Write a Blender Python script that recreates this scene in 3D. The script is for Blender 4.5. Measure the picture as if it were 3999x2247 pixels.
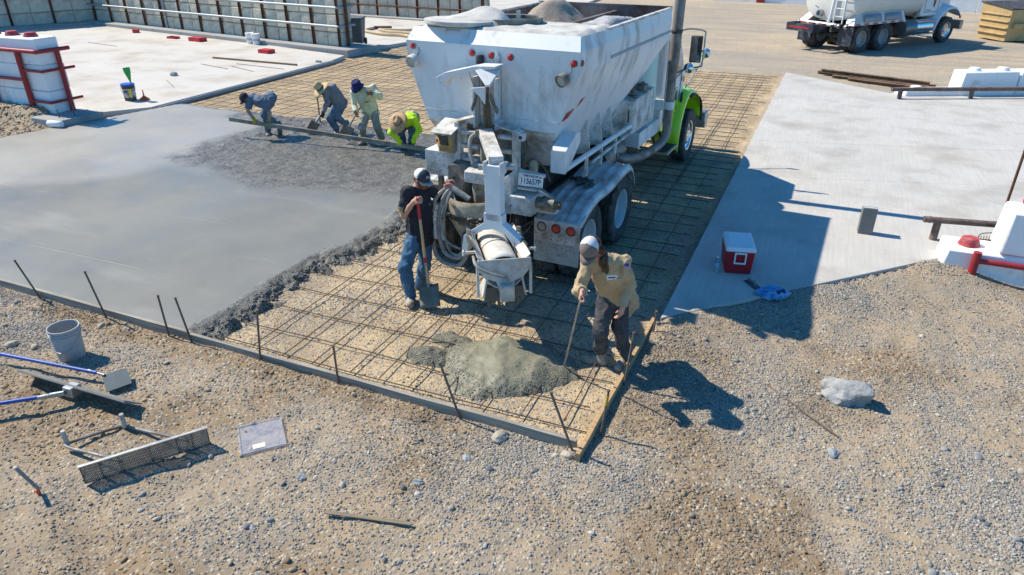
import bpy, bmesh, math, random
import numpy as np
from mathutils import Vector, Matrix

for _o in list(bpy.data.objects):
    bpy.data.objects.remove(_o)
SC = bpy.context.scene
COL = SC.collection
R = math.radians
RNG = np.random.default_rng(7)
random.seed(7)

# ---------------------------------------------------------------- camera
cam_data = bpy.data.cameras.new('camera')
cam_data.sensor_width = 36.0
cam_data.lens = 36.0 * 2723.0 / 3999.0
cam_data.clip_start = 0.1
cam_data.clip_end = 2000.0
cam = bpy.data.objects.new('camera', cam_data)
COL.objects.link(cam)
cam.location = (0, 0, 4.15)
cam.rotation_euler = (R(90 - 27.04), 0, R(23.04))
SC.camera = cam

# ---------------------------------------------------------------- sky, sun, exposure
SUN_EL, SUN_AZ = R(46.5), R(-87.5)      # azimuth clockwise from +Y; the sun stands to the left
world = bpy.data.worlds.new('World')
SC.world = world
world.use_nodes = True
_n = world.node_tree.nodes
_bg = _n['Background']
_sky = _n.new('ShaderNodeTexSky')
_sky.sky_type = 'NISHITA'
_sky.sun_disc = False
_sky.sun_elevation = SUN_EL
_sky.sun_rotation = SUN_AZ
_sky.altitude = 1200
_sky.dust_density = 0.3
_sky.ozone_density = 5.0
_wb = _n.new('ShaderNodeMix'); _wb.data_type = 'RGBA'; _wb.blend_type = 'MULTIPLY'; _wb.inputs[0].default_value = 1.0
_wb.inputs[7].default_value = (0.30, 0.86, 1.10, 1)        # the camera's daylight white balance cools the skylight
world.node_tree.links.new(_sky.outputs[0], _wb.inputs[6]); world.node_tree.links.new(_wb.outputs[2], _bg.inputs[0])
_bg.inputs[1].default_value = 0.135
sun_data = bpy.data.lights.new('sun', 'SUN')
sun_data.energy = 5.0
sun_data.angle = R(0.55)
sun_data.color = (1.0, 0.91, 0.76)
sun = bpy.data.objects.new('sun', sun_data)
COL.objects.link(sun)
_to_sun = Vector((math.sin(SUN_AZ) * math.cos(SUN_EL), math.cos(SUN_AZ) * math.cos(SUN_EL), math.sin(SUN_EL)))
sun.rotation_euler = _to_sun.to_track_quat('Z', 'Y').to_euler()
sun.location = (-20, 5, 25)
SC.view_settings.view_transform = 'Standard'
SC.view_settings.look = 'None'
SC.view_settings.exposure = 0.36
SC.view_settings.gamma = 1.0
SC.view_settings.use_curve_mapping = False
SC.render.engine = 'CYCLES'
SC.cycles.max_bounces = 6
SC.cycles.diffuse_bounces = 3
SC.cycles.glossy_bounces = 3
SC.cycles.transparent_max_bounces = 8
SC.cycles.use_denoising = True

# ---------------------------------------------------------------- object helpers
def tag(o, label=None, cat=None, group=None, kind=None):
    if label: o['label'] = label
    if cat: o['category'] = cat
    if group: o['group'] = group
    if kind: o['kind'] = kind
    return o

def thing(name, label, cat, loc=(0, 0, 0), rz=0.0, group=None):
    o = bpy.data.objects.new(name, None)
    o.empty_display_size = 0.1
    COL.objects.link(o)
    o.location = loc
    o.rotation_euler = (0, 0, rz)
    return tag(o, label, cat, group)

def link(name, me, mat, parent=None):
    o = bpy.data.objects.new(name, me)
    COL.objects.link(o)
    if mat is not None and not me.materials:
        me.materials.append(mat)
    if parent is not None:
        o.parent = parent
    return o

def copy_tree(o, parent=None):
    c = o.copy()
    COL.objects.link(c)
    c.parent = parent
    for ch in list(o.children):
        copy_tree(ch, c)
    return c

def V3(p):
    return np.asarray(p, float)

def unit(p):
    p = V3(p)
    n = np.linalg.norm(p)
    return p / n if n > 1e-9 else p

def frame(d):
    d = unit(d)
    a = np.array([0, 0, 1.0]) if abs(d[2]) < 0.9 else np.array([1.0, 0, 0])
    u = unit(np.cross(a, d))
    return u, np.cross(d, u)

def mesh_from(name, v, f, smooth=True, angle=38):
    me = bpy.data.meshes.new(name)
    me.from_pydata([tuple(map(float, p)) for p in v], [], f)
    bm = bmesh.new(); bm.from_mesh(me); bmesh.ops.recalc_face_normals(bm, faces=bm.faces[:]); bm.to_mesh(me); bm.free()
    if smooth:
        me.polygons.foreach_set('use_smooth', np.ones(len(me.polygons), bool))
        me.set_sharp_from_angle(angle=R(angle))
    me.update()
    return me

def mesh_np(name, v, f, smooth=True):
    # fast route for large quad or triangle arrays
    v = np.ascontiguousarray(v, np.float32); f = np.ascontiguousarray(f, np.int32)
    me = bpy.data.meshes.new(name)
    n, k = f.shape
    me.vertices.add(len(v)); me.vertices.foreach_set('co', v.ravel())
    me.loops.add(n * k); me.loops.foreach_set('vertex_index', f.ravel())
    me.polygons.add(n); me.polygons.foreach_set('loop_start', np.arange(0, n * k, k, dtype=np.int32))
    me.polygons.foreach_set('use_smooth', np.full(n, smooth, bool))
    me.update(calc_edges=True)
    return me

class MB:
    def __init__(s):
        s.v = []; s.f = []
    def add(s, vs, fs):
        o = len(s.v); s.v += [V3(p) for p in vs]; s.f += [tuple(i + o for i in q) for q in fs]
        return s
    def hexa(s, p):
        return s.add(p, [(0, 3, 2, 1), (4, 5, 6, 7), (0, 1, 5, 4), (1, 2, 6, 5), (2, 3, 7, 6), (3, 0, 4, 7)])
    def box(s, x0, x1, y0, y1, z0, z1):
        return s.hexa([(x0, y0, z0), (x1, y0, z0), (x1, y1, z0), (x0, y1, z0), (x0, y0, z1), (x1, y0, z1), (x1, y1, z1), (x0, y1, z1)])
    def beam(s, a, b, w, h, up=(0, 0, 1)):
        a = V3(a); b = V3(b); d = unit(b - a); u = unit(np.cross(d, V3(up))); n = np.cross(u, d)
        u = u * w / 2; n = n * h / 2
        return s.hexa([a - u - n, a + u - n, b + u - n, b - u - n, a - u + n, a + u + n, b + u + n, b - u + n])
    def prism(s, poly, off):
        poly = [V3(p) for p in poly]; off = V3(off); n = len(poly)
        nrm = sum((np.cross(poly[i] - poly[0], poly[(i + 1) % n] - poly[0]) for i in range(1, n)), np.zeros(3))
        if nrm @ off > 0: poly = poly[::-1]
        fs = [tuple(range(n)), tuple(range(2 * n - 1, n - 1, -1))]
        fs += [(i, n + i, n + (i + 1) % n, (i + 1) % n)[::1] for i in range(n)]
        return s.add(poly + [p + off for p in poly], fs)
    def cyl(s, a, b, r0, r1=None, n=16, caps=True):
        r1 = r0 if r1 is None else r1
        a = V3(a); b = V3(b); u, w = frame(b - a)
        vs = []
        for c, r in ((a, r0), (b, r1)):
            for i in range(n):
                t = 2 * math.pi * i / n
                vs.append(c + (u * math.cos(t) + w * math.sin(t)) * r)
        fs = [(i, (i + 1) % n, n + (i + 1) % n, n + i) for i in range(n)]
        if caps: fs += [tuple(range(n - 1, -1, -1)), tuple(range(n, 2 * n))]
        return s.add(vs, fs)
    def tube(s, path, r, n=8, caps=True):
        path = [V3(p) for p in path]; m = len(path)
        rs = r if hasattr(r, '__len__') else [r] * m
        vs = []; u = None
        for i in range(m):
            d = unit(path[min(i + 1, m - 1)] - path[max(i - 1, 0)])
            if u is None: u, w = frame(d)
            else:
                u = unit(u - d * (u @ d)); w = np.cross(d, u)
            for k in range(n):
                t = 2 * math.pi * k / n
                vs.append(path[i] + (u * math.cos(t) + w * math.sin(t)) * rs[i])
        fs = [(i * n + k, i * n + (k + 1) % n, (i + 1) * n + (k + 1) % n, (i + 1) * n + k) for i in range(m - 1) for k in range(n)]
        if caps: fs += [tuple(range(n - 1, -1, -1)), tuple(range((m - 1) * n, m * n))]
        return s.add(vs, fs)
    def lathe(s, prof, o=(0, 0, 0), axis=(0, 0, 1), n=24, close=False):
        o = V3(o); ax = unit(axis); u, w = frame(ax); vs = []; m = len(prof)
        for r, z in prof:
            for k in range(n):
                t = 2 * math.pi * k / n
                vs.append(o + ax * z + (u * math.cos(t) + w * math.sin(t)) * r)
        fs = [(i * n + k, i * n + (k + 1) % n, (i + 1) * n + (k + 1) % n, (i + 1) * n + k) for i in range(m - 1) for k in range(n)]
        if close: fs += [((m - 1) * n + k, (m - 1) * n + (k + 1) % n, (k + 1) % n, k) for k in range(n)]
        return s.add(vs, fs)
    def ball(s, c, rx, ry=None, rz=None, n=12, m=8):
        ry = ry or rx; rz = rz or rx; c = V3(c); vs = [c + V3((0, 0, -rz))]
        for j in range(1, m):
            t = math.pi * j / m - math.pi / 2
            for k in range(n):
                p = 2 * math.pi * k / n
                vs.append(c + V3((rx * math.cos(t) * math.cos(p), ry * math.cos(t) * math.sin(p), rz * math.sin(t))))
        vs.append(c + V3((0, 0, rz))); e = len(vs) - 1
        fs = [(0, 1 + (k + 1) % n, 1 + k) for k in range(n)]
        for j in range(m - 2):
            fs += [(1 + j * n + k, 1 + j * n + (k + 1) % n, 1 + (j + 1) * n + (k + 1) % n, 1 + (j + 1) * n + k) for k in range(n)]
        fs += [(e, 1 + (m - 2) * n + k, 1 + (m - 2) * n + (k + 1) % n) for k in range(n)]
        return s.add(vs, fs)
    def grid(s, pts):
        # pts: rows of points
        m = len(pts); n = len(pts[0])
        return s.add([p for r in pts for p in r], [(i * n + k, i * n + k + 1, (i + 1) * n + k + 1, (i + 1) * n + k) for i in range(m - 1) for k in range(n - 1)])
    def build(s, name, mat, parent=None, bevel=0.0, smooth=True, angle=38, solid=0.0, seg=2):
        me = mesh_from(name, s.v, s.f, smooth, angle)
        o = link(name, me, mat, parent)
        if solid:
            md = o.modifiers.new('solid', 'SOLIDIFY'); md.thickness = solid; md.offset = 0
        if bevel:
            md = o.modifiers.new('bevel', 'BEVEL'); md.width = bevel; md.segments = seg; md.limit_method = 'ANGLE'; md.angle_limit = R(40)
        return o

def arc(pts, k=6):
    # smooth open path through control points (Catmull-Rom)
    p = [V3(q) for q in pts]; p = [2 * p[0] - p[1]] + p + [2 * p[-1] - p[-2]]; out = []
    for i in range(1, len(p) - 2):
        for j in range(k):
            t = j / k
            out.append(0.5 * ((2 * p[i]) + (p[i + 1] - p[i - 1]) * t + (2 * p[i - 1] - 5 * p[i] + 4 * p[i + 1] - p[i + 2]) * t * t + (3 * p[i] - p[i - 1] - 3 * p[i + 1] + p[i + 2]) * t ** 3))
    out.append(p[-2])
    return out

# value noise for shaping meshes
_P = RNG.random((64, 64, 64)).astype(np.float32)
def noise(x, y, z=0.0, s=1.0):
    x = np.asarray(x, np.float64) * s; y = np.asarray(y, np.float64) * s; z = np.asarray(z, np.float64) * s + 0 * x
    xi = np.floor(x).astype(int); yi = np.floor(y).astype(int); zi = np.floor(z).astype(int)
    fx = x - xi; fy = y - yi; fz = z - zi
    fx = fx * fx * (3 - 2 * fx); fy = fy * fy * (3 - 2 * fy); fz = fz * fz * (3 - 2 * fz)
    g = lambda a, b, c: _P[(xi + a) & 63, (yi + b) & 63, (zi + c) & 63]
    c0 = (g(0, 0, 0) * (1 - fx) + g(1, 0, 0) * fx) * (1 - fy) + (g(0, 1, 0) * (1 - fx) + g(1, 1, 0) * fx) * fy
    c1 = (g(0, 0, 1) * (1 - fx) + g(1, 0, 1) * fx) * (1 - fy) + (g(0, 1, 1) * (1 - fx) + g(1, 1, 1) * fx) * fy
    return c0 * (1 - fz) + c1 * fz
def fbm(x, y, z=0.0, s=1.0, o=4):
    r = 0; a = 0.5
    for i in range(o):
        r = r + a * noise(x, y, z + 7.3 * i, s); s *= 2.03; a *= 0.5
    return r
def sstep(a, b, x):
    t = np.clip((x - a) / (b - a), 0, 1); return t * t * (3 - 2 * t)

# ---------------------------------------------------------------- materials
MATS = {}
def nt(m):
    return m.node_tree.nodes, m.node_tree.links
def mat(name, col, rough=0.6, metal=0.0, var=0.12, scale=5.0, dirt=None, dirt_amt=0.5, dirt_scale=3.0, bump=0.0, bscale=40.0, spec=0.5, speck=None, speck_scale=60.0, speck_amt=0.3, coat=0.0, stretch=None, trans=0.0, alpha=1.0, ior=1.45, emit=None, space='Object'):
    if name in MATS: return MATS[name]
    m = bpy.data.materials.new(name); m.use_nodes = True; N, Lk = nt(m); MATS[name] = m
    b = N['Principled BSDF']
    tc = N.new('ShaderNodeTexCoord'); co = tc.outputs[space]
    if stretch:
        mp = N.new('ShaderNodeMapping'); mp.inputs['Scale'].default_value = stretch; Lk.new(co, mp.inputs[0]); co2 = mp.outputs[0]
    else: co2 = co
    def nz(sc, det=4, rough_=0.55, c=co2):
        n = N.new('ShaderNodeTexNoise'); n.inputs['Scale'].default_value = sc; n.inputs['Detail'].default_value = det; n.inputs['Roughness'].default_value = rough_
        Lk.new(c, n.inputs['Vector']); return n.outputs['Fac']
    def ramp(src, a, c):
        r = N.new('ShaderNodeMapRange'); r.inputs[1].default_value = a; r.inputs[2].default_value = c; Lk.new(src, r.inputs[0]); return r.outputs[0]
    def mix(fac, c1, c2):
        x = N.new('ShaderNodeMix'); x.data_type = 'RGBA'
        if isinstance(fac, float): x.inputs[0].default_value = fac
        else: Lk.new(fac, x.inputs[0])
        for i, c in ((6, c1), (7, c2)):
            if isinstance(c, tuple): x.inputs[i].default_value = (*c, 1)
            else: Lk.new(c, x.inputs[i])
        return x.outputs[2]
    col = tuple(col)
    out = mix(ramp(nz(scale), 0.3, 0.7), tuple(c * (1 - var) for c in col), tuple(min(1, c * (1 + var)) for c in col))
    rf = None
    if dirt is not None:
        fac = ramp(nz(dirt_scale, 8, 0.65), 0.62 - 0.42 * dirt_amt, 0.80 - 0.3 * dirt_amt)
        out = mix(fac, out, tuple(dirt)); rf = fac
    if speck is not None:
        fac = ramp(nz(speck_scale, 3, 0.6), 0.70 - 0.25 * speck_amt, 0.76 - 0.2 * speck_amt)
        out = mix(fac, out, tuple(speck))
    Lk.new(out, b.inputs['Base Color'])
    b.inputs['Metallic'].default_value = metal
    b.inputs['Roughness'].default_value = rough
    b.inputs['Specular IOR Level'].default_value = spec
    b.inputs['IOR'].default_value = ior
    if coat: b.inputs['Coat Weight'].default_value = coat; b.inputs['Coat Roughness'].default_value = 0.08
    if trans: b.inputs['Transmission Weight'].default_value = trans
    if alpha < 1: b.inputs['Alpha'].default_value = alpha
    if rf is not None:
        mr = N.new('ShaderNodeMapRange'); mr.inputs[3].default_value = rough; mr.inputs[4].default_value = 0.9; Lk.new(rf, mr.inputs[0]); Lk.new(mr.outputs[0], b.inputs['Roughness'])
    if emit:
        b.inputs['Emission Color'].default_value = (*emit[0], 1); b.inputs['Emission Strength'].default_value = emit[1]
    if bump:
        bm = N.new('ShaderNodeBump'); bm.inputs['Strength'].default_value = 1.0; bm.inputs['Distance'].default_value = bump
        Lk.new(nz(bscale, 5, 0.6, co), bm.inputs['Height']); Lk.new(bm.outputs[0], b.inputs['Normal'])
    return m
# ================================================================ SETTING
def axis_coords(segs):
    # segs: (start, end, step) ... joined into one increasing list
    out = []
    for a, b, st in segs:
        n = max(1, int(round((b - a) / st))); out += list(np.linspace(a, b, n, endpoint=False))
    out.append(segs[-1][1])
    return np.array(out)

def sheet(name, xs, ys, zf, keep=None):
    X, Y = np.meshgrid(xs, ys, indexing='ij'); Z = zf(X, Y)
    nx, ny = X.shape; v = np.stack([X, Y, Z], -1).reshape(-1, 3)
    i = np.arange(nx * ny).reshape(nx, ny)
    f = np.stack([i[:-1, :-1], i[1:, :-1], i[1:, 1:], i[:-1, 1:]], -1).reshape(-1, 4)
    if keep is not None:
        k = keep(X, Y, Z).reshape(-1); f = f[k[f].any(1)]
        used = np.unique(f); m = np.full(len(v), -1); m[used] = np.arange(len(used)); v = v[used]; f = m[f]
    return mesh_np(name, v, f)

def form_y(x):      # outer line of the front form board
    return 4.84 - 0.0135 * (x + 6.0)

def in_pit(x, y):
    return sstep(-0.03, 0.03, y - form_y(x)) * sstep(-0.02, 0.05, -1.27 - x + 0.014 * (y - 7.2))

def ground_z(x, y):
    near = sstep(26, 12, np.hypot(x + 2, y - 4))
    z = (fbm(x, y, 0.0, 0.55, 3) - 0.44) * 0.10 * near
    z = z + (fbm(x, y, 3.0, 3.0, 3) - 0.44) * 0.085 * near
    z = z + (fbm(x, y, 9.0, 9.0, 2) - 0.37) * 0.030 * near
    pit = in_pit(x, y)
    z = z * (1 - 0.6 * pit) - 0.005 * pit
    # loose dirt thrown up against the outside of the front form
    d = form_y(x) - y
    z = z + (1 - pit) * np.exp(-((d - 0.13) / 0.14) ** 2) * (d > 0) * (0.01 + 0.075 * np.clip(fbm(x, y, 5.0, 1.5, 3) - 0.28, 0, 1) * 2) * sstep(-9, -7.5, x) * sstep(-1.5, -2.6, x)
    # gravel heaped by the right slab and the white block
    z = z + 0.10 * np.exp(-(((x - 2.2) / 0.5) ** 2 + ((y - 10.1) / 0.28) ** 2)) + 0.05 * np.exp(-(((x - 0.2) / 1.5) ** 2 + ((y - 6.6) / 1.0) ** 2))
    # gravel banked flush against the front edge of the right slab
    dse = (7.21 + (x + 1.18) - y) / 1.414
    z = z + 0.10 * np.exp(-(np.clip(dse, 0, 9) / 0.42) ** 2) * (dse > 0.0) * sstep(-1.32, -1.05, x) * sstep(6.5, 5.0, x)
    # old ruts in the lower left, tyre ridges at the bottom
    rut = np.sin((x * 0.45 + y * 0.95) * 11.0 + 5 * fbm(x, y, 1.0, 0.8, 3))
    z = z + (0.030 * rut + 0.05 * (fbm(x, y, 71.0, 3.5, 3) - 0.44)) * sstep(3.1, 2.3, y) * sstep(-1.2, -2.8, x)
    z = z + 0.10 * (fbm(x, y, 73.0, 1.6, 3) - 0.44) * sstep(0.4, 1.4, x + 1.8 + 0.5 * (y - 3)) * sstep(6.0, 4.0, y)
    z = z + 0.07 * np.exp(-(((x + 7.6) / 1.0) ** 2 + ((y - 3.3) / 0.4) ** 2)) - 0.05 * np.exp(-(((x + 6.1) / 0.7) ** 2 + ((y - 3.05) / 0.3) ** 2))
    rut2 = np.exp(-((y - (21.5 + 0.12 * (x - 2) ** 2)) / 0.5) ** 2) * sstep(1, 3, x)
    far = sstep(14, 20, y) * sstep(-2, 0, x)
    z = z + far * (0.010 * np.sin((y * 0.9 - x * 0.8) * 2.2 + 9 * fbm(x, y, 2.0, 0.3, 3)) + 0.05 * (fbm(x, y, 8.0, 1.6, 3) - 0.44))
    return z

def soil_tint(x, y):      # where brown dirt coats the stones
    t = sstep(0.42, 0.56, fbm(x, y, 61.0, 0.55, 4)) * 0.85
    t = np.maximum(t, 0.9 * np.exp(-(((x + 6.6) / 1.4) ** 2 + ((y - 3.2) / 0.55) ** 2)))
    t = np.maximum(t, 0.95 * np.exp(-((form_y(x) - y - 0.16) / 0.17) ** 2) * sstep(-9, -8, x) * sstep(-1.8, -3, x))
    t = np.maximum(t, 0.8 * np.exp(-(((x + 3.6) / 1.5) ** 2 + ((y - 2.2) / 0.35) ** 2)))
    return np.clip(t, 0, 1)

gx = axis_coords([(-400, -60, 40), (-60, -18, 2.0), (-18, -9.5, 0.25), (-9.5, 3.5, 0.045), (3.5, 12, 0.25), (12, 60, 3.0), (60, 400, 40)])
gy = axis_coords([(-60, -4, 6), (-4, 1.2, 0.25), (1.2, 9.0, 0.045), (9.0, 16, 0.12), (16, 40, 0.3), (40, 70, 2.0), (70, 500, 30)])

def ground_material():
    m = bpy.data.materials.new('gravel_soil'); m.use_nodes = True; N, Lk = nt(m); b = N['Principled BSDF']
    tc = N.new('ShaderNodeTexCoord'); P = tc.outputs['Object']
    def nz(sc, det=5, ro=0.6):
        n = N.new('ShaderNodeTexNoise'); n.inputs['Scale'].default_value = sc; n.inputs['Detail'].default_value = det; n.inputs['Roughness'].default_value = ro; Lk.new(P, n.inputs['Vector']); return n.outputs['Fac']
    def vor(sc, feat='F1'):
        n = N.new('ShaderNodeTexVoronoi'); n.inputs['Scale'].default_value = sc; n.feature = feat; Lk.new(P, n.inputs['Vector']); return n
    def mr(src, a, c, d=0.0, e=1.0):
        r = N.new('ShaderNodeMapRange'); r.inputs[1].default_value = a; r.inputs[2].default_value = c; r.inputs[3].default_value = d; r.inputs[4].default_value = e; Lk.new(src, r.inputs[0]); return r.outputs[0]
    def mix(f, c1, c2, mode='MIX'):
        x = N.new('ShaderNodeMix'); x.data_type = 'RGBA'; x.blend_type = mode
        if isinstance(f, float): x.inputs[0].default_value = f
        else: Lk.new(f, x.inputs[0])
        for i, c in ((6, c1), (7, c2)):
            if isinstance(c, tuple): x.inputs[i].default_value = (*c, 1)
            else: Lk.new(c, x.inputs[i])
        return x.outputs[2]
    def ramp(src, stops):
        r = N.new('ShaderNodeValToRGB'); Lk.new(src, r.inputs[0]); el = r.color_ramp.elements
        while len(el) < len(stops): el.new(0.5)
        for e_, (p, c) in zip(el, stops): e_.position = p; e_.color = (*c, 1)
        return r.outputs[0]
    att = N.new('ShaderNodeAttribute'); att.attribute_name = 'pit'; pit = att.outputs['Fac']
    sand = mix(mr(nz(1.3), 0.38, 0.62), (0.42, 0.33, 0.225), (0.34, 0.295, 0.235))
    sand = mix(pit, sand, mix(mr(nz(1.1, 7, 0.7), 0.42, 0.58), (0.60, 0.465, 0.29), (0.40, 0.305, 0.195)))
    dr_ = N.new('ShaderNodeAttribute'); dr_.attribute_name = 'dirt'; sand = mix(dr_.outputs['Fac'], sand, mix(mr(nz(3.0), 0.4, 0.6), (0.24, 0.165, 0.095), (0.33, 0.245, 0.155)))
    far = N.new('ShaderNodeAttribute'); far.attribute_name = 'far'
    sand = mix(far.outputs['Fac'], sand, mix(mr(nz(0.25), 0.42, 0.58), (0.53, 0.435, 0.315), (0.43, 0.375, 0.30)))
    trk = N.new('ShaderNodeMapping'); trk.inputs['Rotation'].default_value = (0, 0, R(28)); trk.inputs['Scale'].default_value = (0.10, 1.3, 1); Lk.new(P, trk.inputs[0])
    tn_ = N.new('ShaderNodeTexNoise'); tn_.inputs['Scale'].default_value = 1.0; tn_.inputs['Detail'].default_value = 7; tn_.inputs['Distortion'].default_value = 0.7; Lk.new(trk.outputs[0], tn_.inputs['Vector'])
    trf = N.new('ShaderNodeMath'); trf.operation = 'MULTIPLY'; Lk.new(mr(tn_.outputs['Fac'], 0.46, 0.60, 0, 0.75), trf.inputs[0]); Lk.new(far.outputs['Fac'], trf.inputs[1])
    sand = mix(trf.outputs[0], sand, (0.36, 0.325, 0.28))
    v1 = vor(34.0); sp = N.new('ShaderNodeSeparateColor'); Lk.new(v1.outputs['Color'], sp.inputs[0])
    peb = ramp(sp.outputs[0], [(0.0, (0.16, 0.16, 0.155)), (0.3, (0.30, 0.29, 0.27)), (0.6, (0.40, 0.36, 0.295)), (0.85, (0.47, 0.425, 0.345)), (1.0, (0.55, 0.51, 0.44))])
    cover = N.new('ShaderNodeMath'); cover.operation = 'MULTIPLY'
    Lk.new(mr(sp.outputs[1], 0.38, 0.42), cover.inputs[0]); Lk.new(mr(v1.outputs['Distance'], 0.62, 0.5), cover.inputs[1])
    patch = N.new('ShaderNodeMath'); patch.operation = 'MULTIPLY'; Lk.new(cover.outputs[0], patch.inputs[0]); Lk.new(mr(nz(0.8, 3), 0.34, 0.56, 0.35, 1.0), patch.inputs[1])
    col = mix(patch.outputs[0], sand, peb)
    col = mix(0.35, col, mix(mr(nz(160, 3), 0.4, 0.6), (0.12, 0.10, 0.08), (0.62, 0.54, 0.43)), 'SOFT_LIGHT')
    Lk.new(col, b.inputs['Base Color']); b.inputs['Roughness'].default_value = 0.95; b.inputs['Specular IOR Level'].default_value = 0.15
    h = N.new('ShaderNodeMath'); h.operation = 'ADD'
    hp = N.new('ShaderNodeMath'); hp.operation = 'MULTIPLY'; Lk.new(patch.outputs[0], hp.inputs[0]); Lk.new(mr(v1.outputs['Distance'], 0.0, 0.6, 1.0, 0.0), hp.inputs[1])
    Lk.new(hp.outputs[0], h.inputs[0]); Lk.new(mr(nz(90, 4), 0, 1, 0, 0.7), h.inputs[1])
    bm = N.new('ShaderNodeBump'); bm.inputs['Strength'].default_value = 1.0; bm.inputs['Distance'].default_value = 0.012
    Lk.new(h.outputs[0], bm.inputs['Height']); Lk.new(bm.outputs[0], b.inputs['Normal'])
    return m

def set_attr(me, name, fn):
    co = np.empty(len(me.vertices) * 3, np.float32); me.vertices.foreach_get('co', co); co = co.reshape(-1, 3)
    a = me.attributes.new(name, 'FLOAT', 'POINT'); a.data.foreach_set('value', np.ascontiguousarray(fn(co[:, 0], co[:, 1], co[:, 2]), np.float32))

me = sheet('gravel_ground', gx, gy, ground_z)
set_attr(me, 'pit', lambda x, y, z: in_pit(x, y) * sstep(25.5, 24.5, y) * sstep(-16.5, -15.9, x))
set_attr(me, 'dirt', lambda x, y, z: soil_tint(x, y) * sstep(12, 10, y) * (1 - in_pit(x, y)))
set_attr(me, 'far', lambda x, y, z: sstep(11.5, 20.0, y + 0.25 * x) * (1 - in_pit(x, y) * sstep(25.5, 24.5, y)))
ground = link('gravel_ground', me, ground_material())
tag(ground, 'tan and grey gravelly ground of the whole yard', 'ground', kind='structure')

# ---------------------------------------------------------------- loose gravel: real pebbles, instanced
def pebble(seed):
    r = np.random.default_rng(seed); bm = bmesh.new(); bmesh.ops.create_icosphere(bm, subdivisions=2, radius=1.0)
    sc = np.array([1.0, r.uniform(0.62, 0.9), r.uniform(0.42, 0.68)])
    for v in bm.verts:
        p = np.array(v.co); k = 1 + 0.42 * (noise(p[0] + seed, p[1], p[2], 1.3) - 0.5) + 0.12 * (noise(p[0], p[1] + seed, p[2], 3.0) - 0.5)
        v.co = Vector(p * k * sc)
    me = bpy.data.meshes.new('pebble'); bm.to_mesh(me); bm.free()
    me.polygons.foreach_set('use_smooth', np.ones(len(me.polygons), bool))
    return me

def pebble_material(name, stops, rough=0.85):
    m = bpy.data.materials.new(name); m.use_nodes = True; N, Lk = nt(m); b = N['Principled BSDF']
    oi = N.new('ShaderNodeObjectInfo'); r = N.new('ShaderNodeValToRGB'); Lk.new(oi.outputs['Random'], r.inputs[0])
    el = r.color_ramp.elements
    while len(el) < len(stops): el.new(0.5)
    for e_, (p, c) in zip(el, stops): e_.position = p; e_.color = (*c, 1)
    tc = N.new('ShaderNodeTexCoord'); n = N.new('ShaderNodeTexNoise'); n.inputs['Scale'].default_value = 2.5; n.inputs['Detail'].default_value = 5; Lk.new(tc.outputs['Object'], n.inputs['Vector'])
    mr = N.new('ShaderNodeMapRange'); mr.inputs[1].default_value = 0.3; mr.inputs[2].default_value = 0.7; mr.inputs[3].default_value = 0.78; mr.inputs[4].default_value = 1.18; Lk.new(n.outputs['Fac'], mr.inputs[0])
    tn = N.new('ShaderNodeAttribute'); tn.attribute_type = 'INSTANCER'; tn.attribute_name = 'tint'
    mx = N.new('ShaderNodeMix'); mx.data_type = 'RGBA'; Lk.new(tn.outputs['Fac'], mx.inputs[0]); Lk.new(r.outputs[0], mx.inputs[6])
    ml = N.new('ShaderNodeMix'); ml.data_type = 'RGBA'; ml.blend_type = 'MULTIPLY'; ml.inputs[0].default_value = 1.0; ml.inputs[7].default_value = (0.74, 0.59, 0.42, 1); Lk.new(r.outputs[0], ml.inputs[6]); Lk.new(ml.outputs[2], mx.inputs[7])
    vm = N.new('ShaderNodeVectorMath'); vm.operation = 'SCALE'; Lk.new(mx.outputs[2], vm.inputs[0]); Lk.new(mr.outputs[0], vm.inputs['Scale']); Lk.new(vm.outputs[0], b.inputs['Base Color'])
    b.inputs['Roughness'].default_value = rough; b.inputs['Specular IOR Level'].default_value = 0.25
    return m

PEB_STOPS = [(0.0, (0.11, 0.115, 0.12)), (0.18, (0.22, 0.23, 0.24)), (0.36, (0.29, 0.29, 0.28)), (0.5, (0.34, 0.30, 0.235)), (0.64, (0.38, 0.33, 0.26)), (0.82, (0.31, 0.315, 0.315)), (0.95, (0.46, 0.42, 0.35)), (1.0, (0.55, 0.52, 0.46))]
PEB = pebble_material('pebble_stone', PEB_STOPS)

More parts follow.
